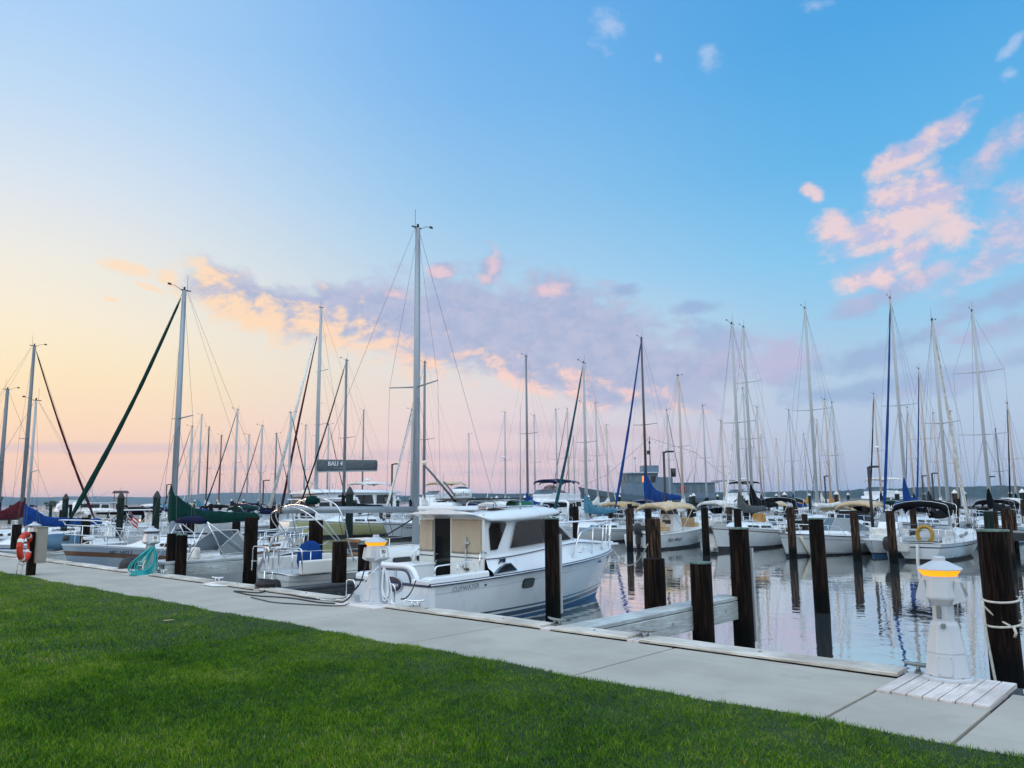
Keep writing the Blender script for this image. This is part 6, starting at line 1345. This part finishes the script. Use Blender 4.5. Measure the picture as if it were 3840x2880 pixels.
# ------------------------------------------------------------------ catamaran with grey sail bag
t = thing('catamaran', 'large white sailing catamaran with wide dark windows and lettered grey sail bag', 'catamaran', (-62.5, 43.5, W), PI - .10)
for s in (-1, 1):
    H = Hull(13.2, 1.9, 1.45, 1.75, rake=.25, tw=.8, kind='sail', N=14)
    tmp = thing('hull', None, None); tmp.parent = t; tmp.location = (s * 2.7, 0, 0); tmp.name = 'float_hull'
    H.build(tmp, 'gel', 'navy', 'bottom_blue', None, name='topsides')
    MB().box((s * .96, 1.0, 1.05), (.02, 4.6, .26)).build('hull_window', 'glass', tmp)
m = MB(); m.box((0, -.6, 1.25), (5.4, 9.5, .7)); m.build('bridge_deck', 'gel', t, bevel=.1)
rings = []
for y, w, h in ((-4.8, 2.95, 1.7), (1.6, 2.95, 1.7), (3.4, 2.4, 1.55)): rings.append([(-w, y, 1.55), (-w * .94, y - .4 * (y > 0), 1.55 + h), (w * .94, y - .4 * (y > 0), 1.55 + h), (w, y, 1.55)])
c = MB().loft(rings, 0, False).build('saloon', 'gel', t, bevel=.06)
for s in (-1, 1):
    for a, d in ((-4.3, -2.6), (-2.3, -.4), (-.1, 1.4)): MB().poly([(s * 2.93, a, 2.25), (s * 2.93, d, 2.25), (s * 2.84, d - .1, 3.05), (s * 2.84, a + .1, 3.05)], 0, (s * .03, 0, 0)).build('window', 'glass', c)
for x0_, x1_ in ((-2.1, -.8), (-.65, .65), (.8, 2.1)): MB().poly([(x0_, 3.30, 2.15), (x1_, 3.30, 2.15), (x1_ * .95, 3.08, 2.95), (x0_ * .95, 3.08, 2.95)], 0, (0, .10, .02)).build('windscreen', 'glass', c)
rings = [[(-w, y, z_), (-w * .8, y, z_ + .22), (0, y, z_ + .34), (w * .8, y, z_ + .22), (w, y, z_)] for y, w, z_ in ((-5.3, 3.1, 3.2), (-2, 3.15, 3.24), (2.2, 3.1, 3.26), (3.4, 2.5, 3.2))]
MB().loft(rings, 0, True).build('saloon_roof', 'gel', t)
m = MB(); m.tube([(0, 2.0, 3.3), (0, 2.0, 12), (0, 1.95, 20.6)], [.14, .13, .09], 10, flat=1.4); mo = m.build('mast', 'alulight', t)
for z_ in (9.5, 14.5):
    for s in (-1, 1): MB().tube([(0, 2, z_), (s * 1.2, 1.7, z_ + .1)], .03, 6).build('spreader', 'alulight', mo)
m = MB(); m.box((0, 1.95, 20.65), (.08, .5, .06)); m.tube([(0, 2, 20.6), (0, 2, 21.2)], .012, 5); m.build('masthead_gear', 'lampblack', mo)
m = MB(); m.tube([(0, 1.8, 5.25), (0, -4.4, 5.45)], .12, 8); m.build('boom', 'alulight', t)
rings = []
for i in range(10):
    y = lerp(2.05, -4.35, i / 9); z_ = 5.3 + .2 * i / 9; h = 1.02 - .10 * i / 9; w = .30 - .06 * i / 9
    rings.append([(-w * .5, y, z_ - .05), (-w, y, z_ + .3), (-w * .9, y, z_ + h * .8), (-.05, y, z_ + h), (.05, y, z_ + h), (w * .9, y, z_ + h * .8), (w, y, z_ + .3), (w * .5, y, z_ - .05)])
sb = MB().loft(rings, 0, True).build('sail_bag', 'c_bag', t)
lettering(sb, 'BALI 44', .56, (-.335, .15, 5.95), (0, -1, .03), (-.1, 0, 1), 'textwhite', .012); lettering(sb, 'OPEN SPACE', .20, (-.335, -.1, 5.55), (0, -1, .03), (-.1, 0, 1), 'textgrey', .004)
lettering(c, 'BALI', .5, (-3.02, -3.9, 2.62), (0, -1, 0), (0, 0, 1), 'textgrey', .006)
for y0_, r_, mt in ((6.4, .14, 'c_white'), (5.3, .10, 'c_maroon')):
    m = MB(); m.tube([(0, y0_, 2.0), (0, lerp(y0_, 2.3, .5), 10.2), (0, 2.3, 18.6 if r_ > .12 else 17.8)], [r_ * 1.2, r_, r_ * .4], 8); m.build('furled_jib', mt, t)
m = MB(); m.tube([(0, 2, 20.4), (3.4, .3, 1.7)], .012, 4); m.tube([(0, 2, 20.4), (-3.4, .3, 1.7)], .012, 4); m.tube([(0, 1.9, 20.5), (0, -4.3, 5.6)], .01, 4); m.tube([(0, 1.9, 16), (0, -2, 6.3)], .008, 4); m.tube([(0, 1.9, 16), (0, 0, 6.3)], .008, 4); m.build('rigging', 'wire', t)
m = MB()
for s in (-1, 1):
    m.tube([(s * 3.5, y, 2.2) for y in (-5.5, 0, 5.5)], .015, 5)
    for y in (-5.5, -3, 0, 3, 5.5): m.tube([(s * 3.5, y, 1.5), (s * 3.5, y, 2.2)], .015, 5)
m.build('lifelines', 'steel', t)

# ------------------------------------------------------------------ grey converted ship
t = thing('grey_ship', 'old grey ship with rounded pilothouse and long deckhouse behind the blue covered sloop', 'ship', (-63.5, 100.0, W), R(132)); t.scale = (-.95, .92, 1.12)
def sr(y, w, z): return [(-w, y, z), (w, y, z)]
b = MB(); rows = []
for t_ in [i / 16 for i in range(17)]:
    y = lerp(-9.5, 12.5, t_); q_ = max(0, (t_ - .62) / .38); w = 2.7 * (1 - q_ ** 2.0) + .03; S = 2.1 + 1.6 * t_ ** 2.4
    rows.append([(-w * .8, y - 2.0 * q_, -.3), (-w * .9, y - 1.3 * q_, .6), (-w, y, S), (-w * .96, y, S + .02), (0, y, S - .1), (w * .96, y, S + .02), (w, y, S), (w * .9, y - 1.3 * q_, .6), (w * .8, y - 2.0 * q_, -.3)])
b.grid(rows, 0, True, flip=True); b.poly([rows[0][k] for k in (0, 1, 2, 6, 7, 8)]); hu = b.build('hull', 'shiphull', t)
MB().tube([(2.72, -9.4, 1.5), (2.72, 4, 1.8), (1.6, 9.5, 2.5)], .08, 6).build('rubbing_strake', 'black', hu)
arcx = lambda w, y0_, d, n=9: [(w * math.cos(PI * k / (n - 1)), y0_ + d * math.sin(PI * k / (n - 1))) for k in range(n)]
pts = [(2.1, .2)] + arcx(2.1, 4.2, 1.6) + [(-2.1, .2)]
ph = MB().loft([[(x * k, y, z_) for x, y in pts] for z_, k in ((1.9, 1.02), (3.6, 1.0), (5.35, .97))], 0, False).build('pilothouse', 'shipgrey', t)
for k in range(8):
    a0_, a1_ = PI * (k + .12) / 8, PI * (k + .88) / 8
    MB().poly([(2.13 * math.cos(a), 4.2 + 1.63 * math.sin(a), z_) for a, z_ in ((a0_, 4.25), (a1_, 4.25), (a1_, 5.0), (a0_, 5.0))], 0, (0, .02, .0)).build('window', 'clear', ph)
for y0_, y1_, mt in ((3.0, 3.9, 'clear'), (1.9, 2.7, 'winglow'), (.6, 1.3, 'glass')): MB().poly([(2.13, y0_, 4.2), (2.13, y1_, 4.2), (2.10, y1_, 5.0), (2.10, y0_, 5.0)], 0, (.02, 0, 0)).build('window', mt, ph)
pts2 = [(2.5, 0)] + arcx(2.5, 4.2, 1.9) + [(-2.5, 0)]
MB().loft([[(x, y, z_) for x, y in pts2] for z_ in (5.36, 5.5)], 0, False).build('pilothouse_roof', 'gelgrey', t)
m = MB(); m.box((0, 1.2, 5.95), (2.6, 2.6, .85)); m.build('flying_bridge', 'shipgrey', t, bevel=.03)
m = MB(); m.box((0, -.9, 3.4), (4.1, 2.4, 2.9)); m.build('midship_house', 'shipgrey', t, bevel=.04)
m = MB(); m.box((0, -5.3, 2.95), (4.2, 6.6, 2.1)); dh = m.build('deckhouse', 'shipgrey', t, bevel=.04)
for k in range(5): MB().box((2.12, -2.9 - k * 1.25, 3.25), (.03, .72, .85)).build('window', 'clear', dh)
MB().tube([(2.18, -3.55 + .38 * math.cos(a), 3.3 + .38 * math.sin(a)) for a in [i * PI / 10 for i in range(21)]], .08, 6, cap=False).build('ring_buoy', 'flagred', dh)
m = MB(); m.box((0, -5.6, 4.06), (4.6, 7.2, .10)); m.build('deckhouse_roof', 'shipgrey', t)
m = MB(); m.box((0, -10.4, 4.3), (4.4, 2.8, .08)); [m.tube([(s * 2.0, y, 2.1), (s * 2.0, y, 4.3)], .04, 6) for s in (-1, 1) for y in (-9.3, -11.6)]; m.build('aft_awning', 'shipgrey', t)
m = MB(); m.tube([(0, 1.0, 6.3), (0, 1.0, 10.2)], [.09, .05], 8); m.tube([(-.9, 1, 8.7), (.9, 1, 8.7)], .035, 6); m.box((0, 1.2, 8.1), (.5, .5, .5)); m.box((0, 1, 9.4), (.25, .25, .25)); m.tube([(-.5, 1, 9.6), (.5, 1, 9.6)], .03, 5); m.build('signal_mast', 'lampblack', t)
m = MB(); m.tube([(0, 3.4, 5.5), (0, 3.4, 7.3)], .06, 8); m.box((0, 3.4, 7.4), (1.3, .2, .16)); m.build('radar', 'alulight', t)
m = MB(); m.lathe([(.42, 0), (.42, 1.1), (.3, 1.1)], 12, (0, -2.6, 4.9)); m.build('funnel', 'lampblack', t)
m = MB(); m.tube([(.3, -5.8, 4.1), (.3, -6.4, 8.6)], .05, 6); m.tube([(0, -4.6, 4.1), (.3, -6.0, 6.4)], .05, 6); m.build('aft_mast', 'alusunset', t)
m = MB(); m.tube([(.0, 12.3, 3.7), (0, 8, 5.2), (0, 1, 10)], .02, 4); m.tube([(0, 1, 10), (.3, -6.2, 8.0), (0, -11.6, 4.4)], .02, 4)
for k in range(9): m.lathe([(.05, 0), (.05, .12)], 6, (0, lerp(1, -6.2, k / 8), 9.9 - 1.9 * k / 8 - .8 * math.sin(PI * k / 8)))
m.build('light_string', 'wire', t)

# ------------------------------------------------------------------ further motor boats
mb_ = [('flybridge', -69., 52., 10.5, PI, 'c_white', 'white motor yacht with wide dark windows right behind the catamaran', dict(radar=True)),
 ('flybridge', -63.5, 58., 10., PI * .95, 'c_beige', 'white flybridge yacht with a canvas framed upper deck right of the radar dome', {}),
 ('flybridge', -51., 62., 9.5, PI * .95, 'c_grey', 'white flybridge yacht with grey canvas, mid picture before the pavilion', {}),
 ('sportfish', -27., 84., 9., PI * .9, 'c_white', 'white sport fishing yacht with tall white enclosed bridge left of the blue furled jib', dict(radar=False)),
 ('flybridge', -43.5, 87., 9., PI * .9, 'c_black', 'white yacht with thin black canopy over its bridge, catching pink light', dict(radar=True)),
 ('express', -80.5, 44., 8., PI, 'c_navy', 'white cruiser with navy canopy below the navy sail covers', {}),
 ('express', -90., 41., 7.5, 0, 'c_teal', 'white cruiser with teal canopy across the fairway on the left', {}),
 ('express', -104., 43., 8., PI, 'c_white', 'white cabin cruiser under the green piles across the fairway', {}),
 ('trawler', -118., 42., 9., PI, None, 'white cabin boat with square dark window in front of the lookout hut', {}),
 ('express', -74., 36.5, 7.5, PI, 'c_black', 'white cruiser with black canopy between the sloops across the fairway', {}),
 ('express', -5.2, 37.2, 7., PI, 'c_white', 'white cruiser beyond the roped pile at the right edge', {}),
 ('trawler', -7.6, 62., 9., PI, None, 'white cabin boat with pink tinted windows at the right edge', {}),
 ('flybridge', -9.3, 83., 9.5, PI, 'c_black', 'white yacht with black bridge canopy at the far right edge', {}),
 ('console', -6.4, 46.5, 6., PI, 'c_blue', 'open boat with blue canopy behind the right hand mast', {}),
 ('express', -17.0, 60., 7., 0, 'c_blue', 'cruiser with royal blue canopy behind the black bimini sloop', {}),
 ('express', -33.4, 46.5, 7.5, PI, 'c_tan', 'cruiser with tan canopy in front of the blue sail cover', {}),
 ('console', -24.8, 52.5, 6.5, PI, 'c_beige', 'open boat with beige canopy behind the black covered sloop', {}),
 ('express', -16.3, 45.6, 7.4, PI, 'c_beige', 'cruiser with long beige canopy behind the sport runabout', {}),
 ('express', -29.6, 56.0, 7.5, 0, 'c_white', 'cruiser with white canopy behind the dock, left of the black bimini', {}),
 ('express', -47.0, 45.5, 7.5, PI, 'c_navy', 'white cruiser with navy canopy left of the thick off white jib', {}),
 ('trawler', -51.0, 46.5, 9., PI, None, 'white cabin boat behind the bare boom', {}),
 ('express', -37.5, 44.0, 7.5, PI, 'c_black', 'white cruiser with black canopy right behind the hardtop cruiser roof', {}),
 ('console', -19.6, 64.0, 6.4, 0, 'c_green', 'open boat with green canopy far out at right', {}),
 ('express', -12.6, 64.0, 7.4, PI, 'c_white', 'far white cruiser with white canopy near the right edge', {}),
 ('express', -46.0, 69.0, 8., PI, 'c_blue', 'far cruiser with blue canopy below the grey ship', {}),
 ('express', -55.0, 67.0, 8., PI, 'c_grey', 'far cruiser with grey canopy below the grey ship bow', {}),
 ('express', -88.0, 66.0, 8., PI, 'c_green', 'far cruiser with green canopy left of the catamaran', {}),
 ('flybridge', -100., 70.0, 9., PI, None, 'far white bridge yacht without canvas behind the navy sail covers', {}),
 ('express', -126., 58.0, 8., PI, 'c_beige', 'far cruiser with beige canopy between the green cover and the lookout hut', {}),
 ('express', -62., 33.0, 7., PI, 'c_green', 'small cruiser with dark green canopy right of the white trawler', {}),
 ('flybridge', -140., 47., 9., PI, None, 'far left white yacht behind the green piles', {}), ('express', -150., 42., 8., PI, 'c_navy', 'far left cruiser with navy canopy beside the maroon jib', {}), ('express', -62., 24., 7., PI, 'c_black', 'white boat with long black canopy at far left', {}), ('express', -54., 18.5, 7., PI, 'c_white', 'white boat with steel frames behind the maroon sail cover', {})]
mb_ += [('express', -66., 44.5, 7.5, PI, 'c_black', 'white cruiser with black canopy between the white trawler and the catamaran', {}), ('console', -72., 31., 6., 0, 'c_navy', 'open boat with navy canopy under the green sail cover end', {}), ('express', -96., 52., 8., PI, 'c_maroon', 'far cruiser with maroon canopy behind the navy sail covers', {}), ('express', -110., 62., 8., 0, 'c_black', 'far cruiser with black canopy right of the green sail cover', {}), ('trawler', -84., 58., 9., PI, None, 'far cabin boat under the bare masted sloop', {}), ('express', -56., 58.5, 8., PI, 'c_black', 'far cruiser with black canopy right of the tall bare mast', {}), ('flybridge', -47.5, 57., 9., PI, 'c_navy', 'white yacht with navy bridge canopy above the cruiser roof rack', {}), ('express', -40.5, 61., 8., PI, 'c_navy', 'far cruiser with navy canopy before the grey ship', {}), ('express', -11.5, 55., 7.5, PI, 'c_black', 'cruiser with black canopy behind the two spreader sloop', {}), ('express', -22.5, 66., 7.5, 0, 'c_grey', 'far cruiser with grey canopy right of the tall white mast', {}), ('console', -3.6, 41.0 + 4, 6., PI, 'c_white', 'open boat with white canopy at the right edge', {})]
for k, x, y, L, rz, cv_, lb, kw in mb_:
    motorboat(k, lb, (x, y, W), rz, L=L, B=L * .34, fs=L * .10, fb=L * .15, canvas=cv_, detail=0, boot=rng.choice(('navy', 'bottom_black', 'gelgrey')), bottom='bottom_black', hull=rng.choice(('gel', 'gel', 'gelw')), **kw)

# ------------------------------------------------------------------ lamp posts
def lamp_post(x, y, h, label, arm=.9, ang=0.):
    t = thing('lamp_post', label, 'lamp post', (x, y, 0), R(YAW - 90) + ang, 'black lamp posts along the docks')
    MB().tube([(0, 0, -1), (0, 0, h)], .075, 8).build('post', 'lampblack', t); m = MB(); m.tube([(0, 0, h - .1), (arm * .4, 0, h + .02)], .05, 6); m.box((arm * .62, 0, h), (arm * .8, .28, .10)); m.build('lamp_head', 'lampblack', t, bevel=.02)
# ------------------------------------------------------------------ pavilion, lookout hut
t = thing('pavilion', 'brown hipped roof pavilion on the far dock behind the blue sail covers', 'pavilion', (-98., 117., W), .5); t.scale = (.9, .9, .74)
for a in range(8): MB().tube([(3.6 * math.cos(a * PI / 4), 3.6 * math.sin(a * PI / 4), 0), (3.6 * math.cos(a * PI / 4), 3.6 * math.sin(a * PI / 4), 4.2)], .12, 6).build('post', 'hutwall', t)
MB().lathe([(4.6, 4.1), (4.55, 4.25), (1.5, 6.0), (1.5, 6.3), (.9, 6.7), (.05, 6.9)], 8, smooth=False).build('roof', 'roofbrown', t)
MB().lathe([(3.3, .4), (3.3, 1.6)], 8, smooth=False).build('railing', 'hutwall', t)
t = thing('lookout_hut', 'small lookout hut on stilts with pale walls and pitched roof, far left', 'hut', (-152., 59., W), R(35)); t.scale = (.62, .62, .86)
MB().box((.0, 0, 3.1), (1.9, 1.9, 1.9)).build('hut_wall', 'hutwall', t)
m = MB(); [m.tube([(sx * 1.2, sy * 1.2, -1), (sx * 1.2, sy * 1.2, 5.0)], .10, 6) for sx in (-1, 1) for sy in (-1, 1)]; m.build('stilts', 'pile', t)
MB().box((0, 0, 2.1), (2.7, 2.7, .14)).build('platform', 'dockwood', t)
m = MB(); m.loft([[(-1.75, y, 4.9), (1.75, y, 4.9), (1.2, y, 5.45), (-1.2, y, 5.45)] for y in (-1.6, 1.6)], 0, False); m.build('roof', 'roofbrown', t); MB().tube([(0, 0, 5.4), (0, 0, 6.3)], .04, 6).build('finial', 'lampblack', t)

# ------------------------------------------------------------------ far shores
def ridge(name, pts, kind, depth, h0, jag, mat, seed, step):
    """wooded far shore: a long uneven band of land with real depth"""
    q = random.Random(seed); rows = []; P = [Vector((p[0], p[1], 0)) for p in pts]; ph = [q.uniform(0, 6) for _ in range(8)]
    n = int((P[1] - P[0]).length / step); d = (P[1] - P[0]).normalized(); nn = Vector((-d.y, d.x, 0))
    for i in range(n + 1):
        s = i * step; c = P[0].lerp(P[1], i / n); e = min(1, i / n * 8, (1 - i / n) * 8 + .25)
        h = h0 * e * (1 + .22 * math.sin(s / 190 + ph[0]) + .12 * math.sin(s / 71 + ph[1])) + jag * q.uniform(-1, 1) + jag * .7 * math.sin(s / 17 + ph[2])
        off = 6 * math.sin(s / 40 + ph[3]) + q.uniform(-2, 2)
        rows.append([c + nn * (off - depth * .1) + Vector((0, 0, -.5)), c + nn * off + Vector((0, 0, h * .55)), c + nn * (off + depth * .08) + Vector((0, 0, h * .9)), c + nn * (off + depth * .2) + Vector((0, 0, h)), c + nn * (off + depth) + Vector((0, 0, h * .9)), c + nn * (off + depth * 1.1) + Vector((0, 0, -.5))])
    o = MB().grid([[tuple(p) for p in r] for r in rows], 0, False).build(name, mat); o.location.z = W
    return tag(o, kind=kind)
M['far_wood'] = pbr('far_wood', (.012, .028, .026), .95, .5, .05, col2=(.03, .055, .045), detail=8, spec=.05)
M['hill'] = pbr('hill', (.05, .07, .05), .9, .3, .01)
for x, y, h, lb in [(-51.5, 41.3, 4.6, 'black lamp post right of the grey sail bag'), (-25.7, 41.3, 4.4, 'tall black lamp post right of the grey ship, the largest one'), (-49.5, 75.3, 3.2, 'black lamp post in front of the grey ship deckhouse'), (-97., 43., 3.8, 'black lamp post left of the green sail cover, far left'), (-74.5, 43., 3.8, 'black lamp post behind the navy sail covers'),
                 (-14.0, 41.6, 3.1, 'black lamp post beside the black furled jib at right'), (-29.4, 75.3, 3.5, 'far black lamp post right of the tall white mast'), (-20.9, 75.3, 3.3, 'small far lamp post behind the royal blue sail cover'), (-20.1, 75.3, 3.5, 'lamp post between the blue sail cover and the black bimini'), (-15.8, 75.3, 3.1, 'far lamp post near the right edge')]:
    lamp_post(x, y, h, lb, .6 if h > 3.7 else .5, .2)
ridge('wooded_shore', [(-1460, 1020), (-60, 1640)], 'stuff', 220, 11.5, 1.1, 'far_wood', 3, 5.)
bpy.data.objects['wooded_shore']['label'] = 'dark wooded far shore across the water at right'; bpy.data.objects['wooded_shore']['category'] = 'wood'
ridge('hills', [(-3150, 450), (-2250, 2100)], 'structure', 700, 27, .8, 'hill', 8, 14.)
def tree(x, y, h, w, label, seed):
    q = random.Random(seed); t = thing('tree', label, 'tree', (x, y, W + .3), 0, None)
    m = MB(); m.tube([(0, 0, -.5), (.1, 0, h * .3), (.0, .1, h * .7)], [w * .04, w * .03, w * .015], 7)
    for i in range(6):
        a = i * 1.05; m.tube([(0, 0, h * (.25 + .05 * i)), (w * .3 * math.cos(a), w * .3 * math.sin(a), h * (.5 + .06 * i))], [w * .03, w * .01], 5)
    m.build('trunk', 'bark', t); b = MB()
    cl = [(q.uniform(-.5, .5) * w, q.uniform(-.5, .5) * w, h * q.uniform(.12, .9), q.uniform(.10, .2) * w) for _ in range(34)]
    for cx, cy, cz, r in cl:
        k = 1 - abs(cz / h - .55) * .9; cx *= k; cy *= k
        for _ in range(70):
            d = Vector((q.gauss(0, 1), q.gauss(0, 1), q.gauss(0, .8))); d.normalize(); p = Vector((cx, cy, cz)) + d * r * q.uniform(.4, 1.05); s = w * q.uniform(.018, .04)
            u = d.orthogonal().normalized() * s; v = d.cross(u) * q.uniform(.6, 1); n_ = q.uniform(-.5, .5); u = u + d * s * n_
            b.add([p - u - v, p + u - v * .6, p + u * .7 + v, p - u * .8 + v * .8], [(0, 1, 2, 3)])
    b.build('crown', 'leaf', t)
tree(-262., 82., 3.0, 3.2, 'small round tree on the far left spit', 1); tree(-236., 60., 5.5, 4.5, 'dark tree at the left edge behind the maroon sail cover', 2); tree(-232., 78., 1.6, 2.4, 'low bush right of the small round tree', 3)
mb = MB(); rows = []
for i in range(30):
    k = i / 29; x = lerp(-300, -215, k); y = lerp(64, 92, k); w = 3 + 2 * math.sin(i); rows.append([(x + 2, y - w, W - .3), (x + 1, y - w * .5, W + .35), (x, y + w * .5, W + .4), (x - 2, y + w, W - .3)])
tag(mb.grid(rows, 0, True).build('spit', 'hutwall'), kind='structure')

# ------------------------------------------------------------------ air
if HAZE:
    m = bpy.data.materials.new('haze'); m.use_nodes = True; nt = m.node_tree; nt.nodes.remove(nt.nodes['Principled BSDF'])
    pv = nt.nodes.new('ShaderNodeVolumePrincipled'); pv.inputs['Density'].default_value = HAZE; pv.inputs['Color'].default_value = (.50, .72, 1.0, 1); pv.inputs['Anisotropy'].default_value = .0
    nt.links.new(pv.outputs[0], nt.nodes['Material Output'].inputs['Volume']); m.cycles.homogeneous_volume = True
    M['haze'] = m; mb = MB().box((-1200, 1650, 14.5), (5000, 4400, 35)); o = mb.build('haze', 'haze'); tag(o, kind='stuff')
